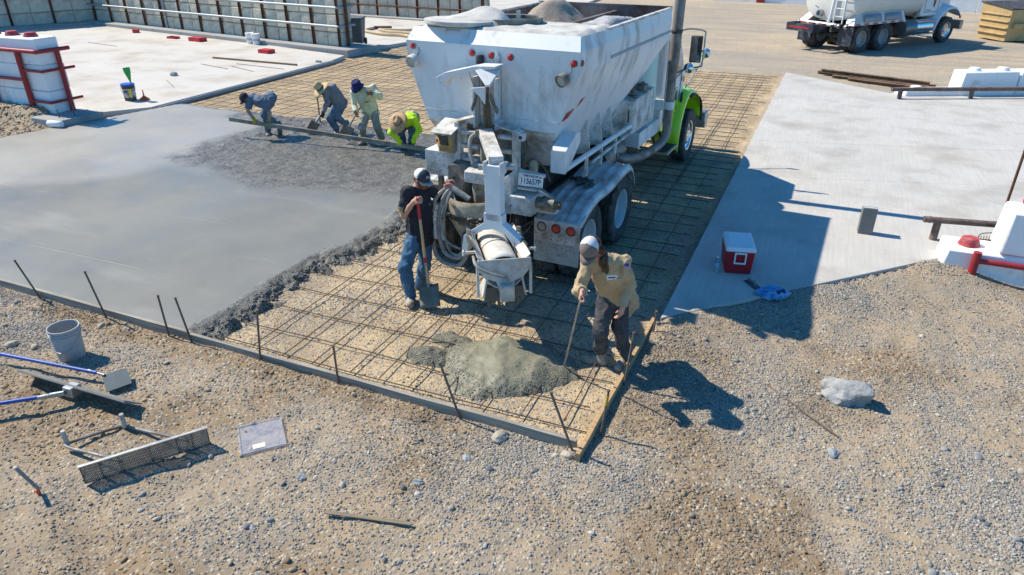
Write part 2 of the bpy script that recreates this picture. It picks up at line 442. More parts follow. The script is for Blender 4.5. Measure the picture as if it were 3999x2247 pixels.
def scatter_object(name, pts, rad, mats, label, cat, seeds=(1, 2, 3, 4, 5), tint=None):
    n = len(pts); me = bpy.data.meshes.new(name); me.vertices.add(n)
    me.vertices.foreach_set('co', np.ascontiguousarray(pts, np.float32).ravel())
    r = np.random.default_rng(len(pts))
    a = me.attributes.new('size', 'FLOAT', 'POINT'); a.data.foreach_set('value', rad.astype(np.float32))
    a = me.attributes.new('turn', 'FLOAT_VECTOR', 'POINT')
    a.data.foreach_set('vector', np.stack([r.normal(0, 0.35, n), r.normal(0, 0.35, n), r.uniform(0, 6.283, n)], -1).astype(np.float32).ravel())
    a = me.attributes.new('tint', 'FLOAT', 'POINT'); a.data.foreach_set('value', (tint(pts[:, 0], pts[:, 1]) if tint else np.zeros(n)).astype(np.float32))
    a = me.attributes.new('pick', 'INT', 'POINT'); a.data.foreach_set('value', r.integers(0, len(seeds), n).astype(np.int32))
    o = link(name, me, None); tag(o, label, cat, kind='stuff')
    ng = bpy.data.node_groups.new(name + '_nodes', 'GeometryNodeTree')
    ng.interface.new_socket('Geometry', in_out='INPUT', socket_type='NodeSocketGeometry'); ng.interface.new_socket('Geometry', in_out='OUTPUT', socket_type='NodeSocketGeometry')
    N, Lk = ng.nodes, ng.links; gi = N.new('NodeGroupInput'); go = N.new('NodeGroupOutput')
    join = N.new('GeometryNodeGeometryToInstance')
    objs = []
    for s in reversed(seeds):
        po = bpy.data.objects.new('pebble_source', pebble(s)); po.data.materials.append(mats)   # data only, never linked to the scene
        oi = N.new('GeometryNodeObjectInfo'); oi.inputs[0].default_value = po; Lk.new(oi.outputs['Geometry'], join.inputs[0])
    ip = N.new('GeometryNodeInstanceOnPoints'); ip.inputs['Pick Instance'].default_value = True
    m2p = N.new('GeometryNodeMeshToPoints'); Lk.new(gi.outputs[0], m2p.inputs[0]); Lk.new(m2p.outputs[0], ip.inputs['Points']); Lk.new(join.outputs[0], ip.inputs['Instance'])
    def na(nm, dt):
        q = N.new('GeometryNodeInputNamedAttribute'); q.data_type = dt; q.inputs[0].default_value = nm; return q.outputs[0]
    Lk.new(na('pick', 'INT'), ip.inputs['Instance Index'])
    er = N.new('FunctionNodeEulerToRotation'); Lk.new(na('turn', 'FLOAT_VECTOR'), er.inputs[0]); Lk.new(er.outputs[0], ip.inputs['Rotation'])
    Lk.new(na('size', 'FLOAT'), ip.inputs['Scale']); Lk.new(ip.outputs[0], go.inputs[0])
    md = o.modifiers.new('scatter', 'NODES'); md.node_group = ng
    return o

CAM = np.array([0, 0, 4.15])
def visible(x, y, z, pad=0.04):
    cy, sy, cp, sp_ = math.cos(R(23.04)), math.sin(R(23.04)), math.cos(R(27.04)), math.sin(R(27.04))
    fx = -x * sy + y * cy; rx = x * cy + y * sy; dz = z - 4.15
    zc = fx * cp - dz * sp_; up = fx * sp_ + dz * cp
    k = 2723.0 / 3999.0
    return (zc > 0.3) & (abs(k * rx / zc) < 0.5 + pad) & (abs(k * up / zc) < 0.281 + pad)

def slab_edge(x):      # front edge of the right slab
    return 7.21 + (x + 1.18)
def on_right_slab(x, y):
    return (y > slab_edge(x) + 0.02) & (x > -1.2 + 0.014 * (y - 7.2))

def gravel_points(n, lo, hi, dens, rmin, rmax, rng, lift=0.12):
    x = rng.uniform(lo[0], hi[0], n); y = rng.uniform(lo[1], hi[1], n); z = ground_z(x, y)
    k = visible(x, y, z, 0.22) & (rng.random(n) < dens(x, y)) & ~on_right_slab(x, y)
    x, y, z = x[k], y[k], z[k]
    r = rmin * (rmax / rmin) ** (rng.random(len(x)) ** 1.7)
    return np.stack([x, y, z + lift * r], -1), r

def dens_loose(x, y):
    p = in_pit(x, y); lf = fbm(x, y, 4.0, 0.45, 3); hf = fbm(x, y, 2.0, 2.2, 2)
    d = sstep(0.36, 0.48, lf) * 0.72 + 0.28
    d = d * (0.3 + 0.7 * sstep(0.26, 0.44, hf))
    d = d * (1 - 0.45 * soil_tint(x, y))
    d = np.maximum(d, sstep(1.4, 0.2, np.hypot((x + 0.4) / 1.6, y - 6.2)))       # deep gravel right of the corner
    d = np.maximum(d, 0.9 * sstep(0.8, 0.2, np.hypot(x + 2.0, (y - 4.35) / 0.5)))
    d = d * (1 - p * 0.72)
    return np.where((x < -5.5) & (p > 0.5), 0.0, d) * (abs(y - form_y(x) - 0.02) > 0.03)

def dens_pit(x, y):
    return in_pit(x, y) * (x > -6.0) * (0.4 + 0.6 * sstep(0.38, 0.55, fbm(x, y, 11.0, 0.8, 3)))

rg = np.random.default_rng(11)
P1, r1 = gravel_points(620000, (-9.5, 1.6), (4.5, 11.0), dens_loose, 0.005, 0.0155, rg)
P2, r2 = gravel_points(42000, (-6.2, 4.8), (-1.2, 9.8), dens_pit, 0.005, 0.015, rg, -0.22)
P3, r3 = gravel_points(2200, (-9.0, 1.8), (4.0, 8.5), lambda x, y: dens_loose(x, y) * (1 - in_pit(x, y)), 0.015, 0.04, rg)
def dens_clod(x, y): return (soil_tint(x, y) > 0.45) * (1 - in_pit(x, y)) * sstep(0.35, 0.55, fbm(x, y, 67.0, 1.7, 3))
P4, r4 = gravel_points(20000, (-9.2, 1.7), (3.5, 8.0), dens_clod, 0.008, 0.032, rg, -0.05)
scatter_object('dirt_clods', P4, r4, pebble_material('clod_soil', [(0.0, (0.20, 0.135, 0.08)), (0.5, (0.31, 0.225, 0.135)), (1.0, (0.42, 0.32, 0.21))]), 'crumbly brown dirt clods among the gravel', 'dirt', seeds=(41, 42, 43))
PEBP = pebble_material('subgrade_stone', [(0.0, (0.26, 0.25, 0.22)), (0.3, (0.38, 0.34, 0.26)), (0.6, (0.47, 0.39, 0.27)), (0.85, (0.44, 0.42, 0.37)), (1.0, (0.58, 0.54, 0.46))])
scatter_object('subgrade_gravel', P2, r2, PEBP, 'small pale stones pressed into the tan soil under the rebar', 'gravel')
scatter_object('loose_gravel', np.concatenate([P1, P3]), np.concatenate([r1, r3]), PEB, 'loose grey and tan gravel strewn over the ground', 'gravel', tint=soil_tint)

# ---------------------------------------------------------------- concrete slabs
def slab_material(name, base, stain, brush=0.0, sscale=0.7, amt=0.35, warm=(0.52, 0.44, 0.33)):
    m = bpy.data.materials.new(name); m.use_nodes = True; N, Lk = nt(m); b = N['Principled BSDF']
    tc = N.new('ShaderNodeTexCoord'); P = tc.outputs['Object']
    def nz(sc, det=6, ro=0.62, st=None):
        c = P
        if st:
            mp = N.new('ShaderNodeMapping'); mp.inputs['Scale'].default_value = st; mp.inputs['Rotation'].default_value = (0, 0, R(-14)); Lk.new(P, mp.inputs[0]); c = mp.outputs[0]
        n = N.new('ShaderNodeTexNoise'); n.inputs['Scale'].default_value = sc; n.inputs['Detail'].default_value = det; n.inputs['Roughness'].default_value = ro; Lk.new(c, n.inputs['Vector']); return n.outputs['Fac']
    def mr(src, a, c, d=0.0, e=1.0):
        r = N.new('ShaderNodeMapRange'); r.inputs[1].default_value = a; r.inputs[2].default_value = c; r.inputs[3].default_value = d; r.inputs[4].default_value = e; Lk.new(src, r.inputs[0]); return r.outputs[0]
    def mix(f, c1, c2):
        x = N.new('ShaderNodeMix'); x.data_type = 'RGBA'
        if isinstance(f, float): x.inputs[0].default_value = f
        else: Lk.new(f, x.inputs[0])
        for i, c in ((6, c1), (7, c2)):
            if isinstance(c, tuple): x.inputs[i].default_value = (*c, 1)
            else: Lk.new(c, x.inputs[i])
        return x.outputs[2]
    c = mix(mr(nz(1.6), 0.3, 0.7), tuple(k * 0.93 for k in base), tuple(min(1, k * 1.05) for k in base))
    c = mix(mr(nz(sscale, 7), 0.60 - 0.14 * amt, 0.86, 0, amt * 1.5), c, stain)
    c = mix(mr(nz(0.35, 5), 0.52, 0.74, 0, 0.35), c, warm)
    if brush:
        c = mix(mr(nz(1.0, 5, 0.7, (26.0, 1.2, 1.0)), 0.40, 0.72, 0, brush), c, tuple(k * 0.72 for k in base))
    c = mix(mr(nz(70, 4), 0.63, 0.70, 0, 0.4), c, tuple(k * 0.6 for k in base))
    Lk.new(c, b.inputs['Base Color']); b.inputs['Roughness'].default_value = 0.85; b.inputs['Specular IOR Level'].default_value = 0.3
    bm = N.new('ShaderNodeBump'); bm.inputs['Distance'].default_value = 0.004; Lk.new(nz(60, 6), bm.inputs['Height']); Lk.new(bm.outputs[0], b.inputs['Normal'])
    return m

SLAB_R = slab_material('broomed_concrete', (0.54, 0.52, 0.48), (0.31, 0.285, 0.245), brush=0.5, sscale=0.9, amt=0.8)
SLAB_L = slab_material('old_pale_concrete', (0.57, 0.545, 0.495), (0.35, 0.29, 0.22), brush=0.0, sscale=0.8, amt=0.85, warm=(0.60, 0.52, 0.40))
CURB = slab_material('grey_concrete', (0.36, 0.355, 0.34), (0.20, 0.19, 0.18), sscale=2.0, amt=0.5)

def slab(name, poly, z0, z1, m, parent=None, bevel=0.008):
    b = MB(); b.prism([(x, y, z0) for x, y in poly], (0, 0, z1 - z0)); return b.build(name, m, parent, bevel=bevel)

right_slab = tag(slab('concrete_slab', [(-1.14, 7.30), (2.02, 10.46), (8.9, 17.2), (8.9, 25.3), (1.95, 22.45), (-0.88, 24.58)], -0.05, 0.112, CURB, bevel=0), 'pale broom-finished concrete slab beside the mixer truck', 'slab', kind='structure')
def lx(y): return -1.18 + 0.0137 * (y - 7.21)
j2 = lambda x: 13.22 + 0.272 * (x + 0.6)       # the two saw cuts
j1 = lambda x: 15.78 + 0.245 * (x + 0.9)
gj = 0.006
slab('slab_panel', [(-1.18, 7.21), (2.02, 10.41), (6.1, 14.5), (6.1, j2(6.1) - gj), (lx(13.1), j2(lx(13.1)) - gj)], 0.02, 0.13, SLAB_R, right_slab)
slab('slab_panel', [(lx(13.1), j2(lx(13.1)) + gj), (6.1, j2(6.1) + gj), (6.1, 14.5), (8.95, 17.35), (8.95, j1(8.95) - gj), (lx(15.7), j1(lx(15.7)) - gj)], 0.02, 0.13, SLAB_R, right_slab)
slab('slab_panel', [(lx(15.7), j1(lx(15.7)) + gj), (8.95, j1(8.95) + gj), (8.95, 25.4), (1.95, 22.4), (-0.94, 24.68)], 0.02, 0.13, SLAB_R, right_slab)

tag(slab('old_concrete_slab', [(-15.62, 13.0), (-15.72, 20.8), (-16.0, 22.0), (-40, 27.5), (-60, 30), (-60, 12.0), (-16.4, 12.0)], -0.05, 0.13, SLAB_L), 'sunlit pale concrete slab between the white wall and the block wall', 'slab', kind='structure')
tag(slab('far_concrete_slab', [(-16.3, 23.3), (-15.65, 26.0), (-15.4, 31.5), (-13.2, 31.8), (-15.5, 62), (-70, 62), (-70, 32.5), (-34, 26.4)], -0.05, 0.134, SLAB_L), 'pale concrete slab behind the block wall', 'slab', kind='structure')
# raised dark edge of the pour beside the old slab
b = MB(); b.tube([(-15.60, 13.2, 0.05), (-15.66, 17, 0.06), (-15.70, 20.9, 0.05)], 0.06, 6); tag(b.build('slab_kerb', CURB), 'dark grey kerb along the edge of the pale slab', 'kerb', kind='structure')
# ================================================================ THE POUR
def fresh_material():
    m = bpy.data.materials.new('fresh_concrete'); m.use_nodes = True; N, Lk = nt(m); b = N['Principled BSDF']
    tc = N.new('ShaderNodeTexCoord'); P = tc.outputs['Object']
    def nz(sc, det=5, ro=0.6, st=None):
        c = P
        if st:
            mp = N.new('ShaderNodeMapping'); mp.inputs['Scale'].default_value = st; Lk.new(P, mp.inputs[0]); c = mp.outputs[0]
        n = N.new('ShaderNodeTexNoise'); n.inputs['Scale'].default_value = sc; n.inputs['Detail'].default_value = det; n.inputs['Roughness'].default_value = ro; Lk.new(c, n.inputs['Vector']); return n.outputs['Fac']
    def mr(src, a, c, d=0.0, e=1.0):
        r = N.new('ShaderNodeMapRange'); r.inputs[1].default_value = a; r.inputs[2].default_value = c; r.inputs[3].default_value = d; r.inputs[4].default_value = e; Lk.new(src, r.inputs[0]); return r.outputs[0]
    def mix(f, c1, c2):
        x = N.new('ShaderNodeMix'); x.data_type = 'RGBA'
        if isinstance(f, float): x.inputs[0].default_value = f
        else: Lk.new(f, x.inputs[0])
        for i, c in ((6, c1), (7, c2)):
            if isinstance(c, tuple): x.inputs[i].default_value = (*c, 1)
            else: Lk.new(c, x.inputs[i])
        return x.outputs[2]
    def mth(op, a, c):
        x = N.new('ShaderNodeMath'); x.operation = op
        for i, s in ((0, a), (1, c)):
            if isinstance(s, float): x.inputs[i].default_value = s
            else: Lk.new(s, x.inputs[i])
        return x.outputs[0]
    at = N.new('ShaderNodeAttribute'); at.attribute_name = 'coarse'; coarse = at.outputs['Fac']
    smooth_c = mix(mr(nz(0.45, 4), 0.36, 0.64), (0.18, 0.178, 0.155), (0.235, 0.226, 0.19))
    smooth_c = mix(mr(nz(0.8, 5, 0.6, (0.5, 1.6, 1)), 0.56, 0.74, 0, 0.5), smooth_c, (0.35, 0.335, 0.295))
    rough_c = mix(mr(nz(5, 6), 0.38, 0.62), (0.125, 0.12, 0.104), (0.25, 0.236, 0.20))
    ag = N.new('ShaderNodeAttribute'); ag.attribute_name = 'setting'; smooth_c = mix(ag.outputs['Fac'], smooth_c, mix(mr(nz(0.5, 4), 0.36, 0.64), (0.36, 0.34, 0.295), (0.29, 0.28, 0.25)))
    c = mix(coarse, smooth_c, rough_c)
    c = mix(mth('MULTIPLY', coarse, mr(nz(75, 3), 0.52, 0.60)), c, (0.06, 0.063, 0.063))
    Lk.new(c, b.inputs['Base Color'])
    Lk.new(mix(coarse, mix(mr(nz(0.6, 4), 0.35, 0.65), (0.38, 0.38, 0.38), (0.55, 0.55, 0.55)), (0.33, 0.33, 0.33)), b.inputs['Roughness'])
    b.inputs['Specular IOR Level'].default_value = 0.36
    # trowel ridges that run along the pour, drawn by warped bands
    wv = N.new('ShaderNodeTexWave'); wv.wave_type = 'BANDS'; wv.bands_direction = 'Y'; wv.wave_profile = 'TRI'
    wv.inputs['Scale'].default_value = 0.185; wv.inputs['Distortion'].default_value = 1.3; wv.inputs['Detail'].default_value = 2; wv.inputs['Detail Scale'].default_value = 0.35
    Lk.new(P, wv.inputs['Vector'])
    ridge = mth('MULTIPLY', mr(wv.outputs['Fac'], 0.975, 1.0), mr(nz(0.5, 3), 0.42, 0.6))
    fine = mth('MULTIPLY', nz(110, 4), mth('ADD', mth('MULTIPLY', coarse, 0.9), 0.035))
    broad = mth('MULTIPLY', nz(2.2, 3), 0.5)
    h = mth('ADD', mth('ADD', mth('MULTIPLY', ridge, 0.3), fine), mth('MULTIPLY', broad, 0.8))
    bm = N.new('ShaderNodeBump'); bm.inputs['Distance'].default_value = 0.014; Lk.new(h, bm.inputs['Height']); Lk.new(bm.outputs[0], b.inputs['Normal'])
    return m
FRESH = fresh_material()

def x_left(y): return -16.44 + 0.236 * (y - 9.63)
def x_right(x, y):
    w = 0.16 * (fbm(x * 0 + 3, y, 1.0, 1.3, 3) - 0.44) * 2
    base = np.interp(y, [4.8, 5.8, 7.1, 7.7, 9.2, 9.6, 14.5], [-6.06, -6.02, -6.05, -5.86, -5.86, -5.62, -5.62])
    return base + w
def y_far(x): return 13.78 + 0.5 * (fbm(x, x * 0 + 2.0, 3.0, 0.8, 3) - 0.44)
def coarse_mask(x, y):
    e = 0.9 * (fbm(x, y, 5.0, 0.9, 3) - 0.44)
    a = sstep(-0.35, 0.35, x + 11.75 + e + 0.5 * (fbm(x, y, 91.0, 3.0, 3) - 0.44)) * sstep(-0.35, 0.35, y - 9.65 - 0.25 * np.sin(x * 0.9) + 0.6 * e + 0.6 * (fbm(x, y, 93.0, 3.0, 3) - 0.44))
    c = sstep(-0.05, 0.15, y - 12.98 - 0.3 * e) * sstep(-0.2, 0.2, x + 13.2)
    d = sstep(-0.10, 0.04, x - x_right(x, y) + 0.05)
    far = sstep(-0.25, 0.0, y - y_far(x))
    return np.clip(np.maximum.reduce([a, c, d, far]), 0, 1)
def pour_z(x, y):
    top = 0.088 + 0.006 * (fbm(x, y, 0.0, 0.7, 2) - 0.37)
    co = coarse_mask(x, y)
    lump = (fbm(x, y, 7.0, 5.0, 4) - 0.45)
    grit = (fbm(x, y, 13.0, 16.0, 2) - 0.37)
    calm = sstep(-11.9, -10.8, x) * sstep(12.7, 12.3, y) * sstep(x_right(x, y) - 0.1, x_right(x, y) - 0.5, x)   # raked level, only gritty
    z = top + co * (lump * (0.10 - 0.085 * calm) + grit * 0.028)
    wild = sstep(12.8, 13.15, y) * sstep(-13.0, -12.0, x)
    z = z + wild * (0.06 * (fbm(x, y, 17.0, 2.2, 3) - 0.5) - 0.02)
    # slumping skirt on the open right side
    s = x - x_right(x, y); jag = 0.34 * (fbm(x, y, 19.0, 2.4, 4) - 0.44)
    drop = sstep(-0.02, 0.58, s + jag)
    z = z * (1 - drop) + (-0.05) * drop + (1 - drop) * drop * 0.35 * np.clip(lump + 0.05, -0.2, 0.4)
    band = np.clip(4 * drop * (1 - drop), 0, 1) * (y < 9.8)
    z = z + band * (0.12 * (np.abs(2 * noise(x, y, 3.0, 5.5) - 1) - 0.35) + 0.045 * (np.abs(2 * noise(x, y, 8.0, 15.0) - 1) - 0.4) + 0.02 * (noise(x, y, 12.0, 34.0) - 0.5))
    f = sstep(-0.1, 0.28, y - y_far(x) + 0.3 * (fbm(x, y, 23.0, 2.5, 3) - 0.44)); z = z * (1 - f) - 0.05 * f
    l = sstep(0.06, -0.06, x - x_left(y)); z = z * (1 - l) - 0.05 * l
    # boots and shovels have trodden these spots
    for cx, cy, r in ((-11.1, 12.1, 0.16), (-10.85, 12.3, 0.15), (-9.8, 12.85, 0.17), (-9.65, 13.1, 0.15), (-8.75, 12.35, 0.18), (-8.4, 12.55, 0.17), (-7.7, 12.35, 0.18), (-7.55, 12.4, 0.16)):
        q = np.hypot(x - cx, y - cy) / r; z = z - 0.05 * np.exp(-q * q) + 0.025 * np.exp(-((q - 1.5) / 0.5) ** 2)
    return z
px = axis_coords([(-17.6, -12.5, 0.05), (-12.5, -6.7, 0.028), (-6.7, -5.0, 0.014)]); py = axis_coords([(4.86, 9.6, 0.017), (9.6, 14.6, 0.027)])
me = sheet('fresh_concrete', px, py, lambda X, Y: pour_z(X, Y), keep=lambda X, Y, Z: (Z > -0.035) & (Y > form_y(X) + 0.035))
set_attr(me, 'coarse', lambda x, y, z: np.clip(coarse_mask(x, y) + sstep(0.078, 0.05, z), 0, 1))
set_attr(me, 'setting', lambda x, y, z: sstep(-0.5, 0.5, -12.0 - x + 0.9 * (y - 9.0) - 0.4 * np.sin(y * 1.3) + 1.6 * (fbm(x, y, 83.0, 0.5, 3) - 0.44)))
tag(link('fresh_concrete', me, FRESH), 'wet freshly poured grey concrete slab, floated smooth in front', 'wet concrete', kind='structure')

# ---------------------------------------------------------------- new heap under the chute
HC = (-2.50, 5.74)
def heap_z(x, y):
    dx = x - HC[0]; dy = y - HC[1]; th = np.arctan2(dy, dx); r = np.hypot(dx, dy)
    edge = 0.66 + 0.07 * np.sin(2 * th + 0.6)
    u = r / edge + 0.75 * (fbm(x, y, 4.0, 1.9, 4) - 0.46) * sstep(0.15, 0.7, r)
    z = 0.15 * np.clip(1 - u ** 2.8, -0.6, 1) + 0.04 * np.clip(1 - u, 0, 1)
    z = z + (0.11 * (fbm(x, y, 31.0, 2.6, 4) - 0.44) - 0.03 * np.abs(2 * noise(x, y, 33.0, 4.0) - 1) + 0.012 * (fbm(x, y, 35.0, 18.0, 2) - 0.37)) * sstep(1.15, 0.5, u) + 0.05 * (fbm(x, y, 37.0, 13.0, 3) - 0.44) * sstep(0.55, 1.0, u + 0.25 * np.sin(th - 2.3))
    z = z + 0.05 * np.exp(-(((x + 2.66) / 0.12) ** 2 + ((y - 6.02) / 0.10) ** 2)) + 0.03 * (fbm(x, y, 41, 20, 2) - 0.4) * sstep(0.35, 0.1, np.hypot(x + 2.62, y - 6.0))
    q = np.hypot((x + 3.36) / 0.30, (y - 5.60) / 0.20); z = np.maximum(z, 0.10 * (1 - q ** 2) + 0.09 * (fbm(x, y, 43.0, 7.0, 3) - 0.44))
    q = np.hypot((x + 3.30) / 0.26, (y - 6.0) / 0.16); z = np.maximum(z, 0.08 * (1 - q ** 2) + 0.09 * (fbm(x, y, 47.0, 8.0, 3) - 0.44))
    return z + ground_z(x, y)
me = sheet('concrete_heap', axis_coords([(-3.85, -1.6, 0.014)]), axis_coords([(4.85, 6.75, 0.014)]), heap_z, keep=lambda X, Y, Z: Z > ground_z(X, Y) - 0.02)
set_attr(me, 'coarse', lambda x, y, z: np.clip(0.30 + 0.6 * sstep(0.47, 0.66, fbm(x, y, 53.0, 1.8, 3) + 0.9 * np.hypot(x - HC[0], y - HC[1]) - 0.45), 0, 1))
HEAP = FRESH.copy(); HEAP.name = 'heap_concrete'
for nd in HEAP.node_tree.nodes:
    if nd.type == 'MIX':
        for i in (6, 7):
            c4 = nd.inputs[i].default_value; c4[0] *= 1.10; c4[1] *= 1.08; c4[2] *= 0.88
CLUMP = pebble_material('wet_clump', [(0.0, (0.06, 0.06, 0.054)), (0.5, (0.125, 0.12, 0.105)), (1.0, (0.23, 0.218, 0.185))], 0.35)
CLUMPH = pebble_material('heap_grit', [(0.0, (0.13, 0.125, 0.095)), (0.5, (0.18, 0.172, 0.132)), (1.0, (0.24, 0.228, 0.178))], 0.4)
tag(link('concrete_heap', me, HEAP), 'heap of wet concrete on the rebar beneath the truck chute', 'concrete heap')

rq = np.random.default_rng(5)
def clumps(n, lo, hi, zf, dens, r0, r1, sink):
    x = rq.uniform(lo[0], hi[0], n); y = rq.uniform(lo[1], hi[1], n); k = rq.random(n) < dens(x, y); x, y = x[k], y[k]; r = r0 * (r1 / r0) ** (rq.random(len(x)) ** 1.8)
    return np.stack([x, y, np.maximum(zf(x, y), ground_z(x, y)) - sink * r], -1), r
def d_edge(x, y):
    s = x - x_right(x, y) + 0.34 * (fbm(x, y, 19.0, 2.4, 4) - 0.44); return np.exp(-((s - 0.22) / 0.19) ** 2) * 0.9 + 0.03 * np.exp(-((s - 0.55) / 0.2) ** 2)
C1, q1 = clumps(30000, (-6.7, 4.92), (-5.1, 9.9), pour_z, d_edge, 0.006, 0.026, 0.4)
C2, q2 = clumps(60000, (-12.2, 9.3), (-5.6, 13.9), pour_z, lambda x, y: 0.5 * coarse_mask(x, y) ** 2 * (x < x_right(x, y) - 0.1), 0.006, 0.022, 0.35)
scatter_object('wet_concrete_clumps', np.concatenate([C1, C2]), np.concatenate([q1, q2]), CLUMP, 'dark wet lumps along the ragged edge of the pour', 'wet concrete', seeds=(21, 22, 23, 24))
def d_heap(x, y):
    h_ = heap_z(x, y) - ground_z(x, y); return np.where(h_ > 0.01, 0.12 + 0.6 * sstep(0.42, 0.62, np.hypot(x - HC[0], y - HC[1]) + 0.25 * (fbm(x, y, 97.0, 2.0, 2) - 0.37)), 0.03 * np.exp(-((np.hypot(x - HC[0], y - HC[1]) - 0.7) / 0.25) ** 2)) * sstep(0.25, 0.5, fbm(x, y, 53.0, 1.8, 3) + 0.9 * np.hypot(x - HC[0], y - HC[1]) - 0.3)
C3, q3 = clumps(34000, (-3.85, 4.9), (-1.6, 6.75), heap_z, d_heap, 0.005, 0.016, 0.3)
scatter_object('heap_grit', C3, q3, CLUMPH, 'coarse wet grit on the fresh concrete heap', 'wet concrete', seeds=(31, 32, 33))

# ---------------------------------------------------------------- reinforcing mat: every bar is a part
REBAR = mat('rebar_steel', (0.11, 0.09, 0.075), 0.65, 0.3, 0.25, 30, dirt=(0.16, 0.10, 0.06), dirt_amt=0.4, dirt_scale=6)
mat_root = thing('rebar_mat', 'rebar grid tied over tan soil around and under the mixer truck', 'rebar mat', (-3.0, 7.0, 0.0))
def bar(a, c, z, r=0.0064, wob=0.012, seg=10):
    rr = random.Random(int((a[0] * 31 + a[1] * 17 + c[0]) * 100)); ph = rr.uniform(0, 6); am = rr.uniform(0.3, 1) * wob; pts = []
    n = max(seg, int(math.hypot(c[0] - a[0], c[1] - a[1]) / 0.9))
    for i in range(n + 1):
        t = i / n; x = a[0] + (c[0] - a[0]) * t; y = a[1] + (c[1] - a[1]) * t
        s = math.sin(t * n * 0.7 + ph) * am; d = unit((c[0] - a[0], c[1] - a[1], 0))
        zz = z + 0.008 * math.sin(t * n * 0.9 + ph * 2) + (float(ground_z(np.array([x]), np.array([y]))[0]) * 0.5 if y < 13 else 0)
        pts.append((x - d[1] * s + 3.0, y + d[0] * s - 7.0, zz))
    b = MB(); b.tube(pts, r, 6); b.build('rebar', REBAR, mat_root)
for x in (-5.25, -4.83, -4.43, -3.95, -3.61, -3.27, -2.86, -2.45, -2.03, -1.62):
    y0 = 4.93 + random.uniform(0, 0.12); yl = 24.4 + random.uniform(-0.1, 0.1)
    if abs(x + 1.62) < 0.01:
        bar((x, 4.98), (x, 6.9), 0.052); bar((x + 0.01, 7.4), (x + 0.03, yl), 0.052)
    else:
        bar((x, y0), (x + random.uniform(-0.02, 0.02), 13.4 if x < -3 else 15.2), 0.044, wob=0.02)
        bar((x + 0.025, 12.6), (x + 0.02 + 0.012 * (x + 5), yl), 0.055)
        if x > -4: bar((x - 0.03, 11.3), (x - 0.02, 17.8), 0.058)
x = -5.68
while x > -15.6:
    yl = 30.5 if x < -9 else 24.5
    bar((x, 12.9), (x + 0.02, 21.5), 0.045, 0.006); bar((x + 0.035, 20.3), (x + 0.03, yl), 0.045, 0.006); x -= 0.41
y = 4.99; k = 0
while y < 24.6:
    if y < 9.7:
        bar((-5.72 + random.uniform(-0.15, 0.1), y), (-1.36 + random.uniform(-0.1, 0.04), y + random.uniform(-0.03, 0.03)), 0.030, wob=0.02)
    elif y < 13.0:
        bar((-5.3, y), (-1.33 + random.uniform(-0.1, 0.04), y), 0.040)
    else:
        if y > 13.6:
            bar((-15.45, y), (-8.4, y + 0.02), 0.034, 0.0056); bar((-9.6, y + 0.03), (-4.6, y), 0.034, 0.0056)
        bar((-4.9, y + 0.02), (-1.16 + random.uniform(-0.25, 0.05), y - 0.01), 0.040, 0.008)
    y += (0.39 if k == 0 else 0.50 if k == 1 else 0.486 if y < 9 else 0.405); k += 1
while y < 30.5:
    bar((-15.4, y), (-9.0, y), 0.040, 0.0085); y += 0.42

# ---------------------------------------------------------------- form boards and stakes
OLDWOOD = mat('weathered_form_wood', (0.36, 0.325, 0.26), 0.9, 0, 0.3, 2.0, dirt=(0.20, 0.185, 0.16), dirt_amt=0.45, dirt_scale=2.5, bump=0.003, bscale=30, stretch=(0.6, 14, 14))
NEWWOOD = mat('new_form_wood', (0.47, 0.31, 0.16), 0.8, 0, 0.25, 2.0, dirt=(0.36, 0.21, 0.10), dirt_amt=0.35, dirt_scale=3, bump=0.002, bscale=30, stretch=(14, 0.8, 14))
def board(name, a, c, z0, w, h, m, label, cat, group=None, bevel=0.003):
    a = V3((a[0], a[1], z0)); c = V3((c[0], c[1], z0)); mid = (a + c) / 2; d = c - a
    o = thing(name, label, cat, tuple(mid), math.atan2(d[1], d[0]), group)
    l = np.linalg.norm(d) / 2; b = MB(); nseg = 10
    rows = []
    for i in range(nseg + 1):
        t = -l + 2 * l * i / nseg; wv = 0.004 * math.sin(i * 1.7 + a[0])
        rows.append([(t, -w / 2 + wv, 0), (t, w / 2 + wv, 0), (t, w / 2 + wv, h), (t, -w / 2 + wv, h), (t, -w / 2 + wv, 0)])
    b.grid(rows); b.add([rows[0][i] for i in range(4)], [(0, 1, 2, 3)]); b.add([rows[-1][i] for i in range(4)], [(3, 2, 1, 0)])
    b.build('plank', m, o, bevel=bevel, smooth=False)
    return o
board('form_board', (-17.5, 5.02), (-6.03, 4.862), -0.02, 0.042, 0.115, OLDWOOD, 'long weathered grey form board along the edge of the smooth fresh concrete', 'form board', 'weathered form boards')
board('form_board', (-6.02, 4.835), (-1.40, 4.775), -0.015, 0.042, 0.11, OLDWOOD, 'weathered grey form board in front of the bare rebar and concrete heap', 'form board', 'weathered form boards')
board('form_board', (-1.262, 7.25), (-1.335, 4.60), -0.015, 0.040, 0.11, NEWWOOD, 'orange-brown new timber form board by the man in the tan coat', 'form board')

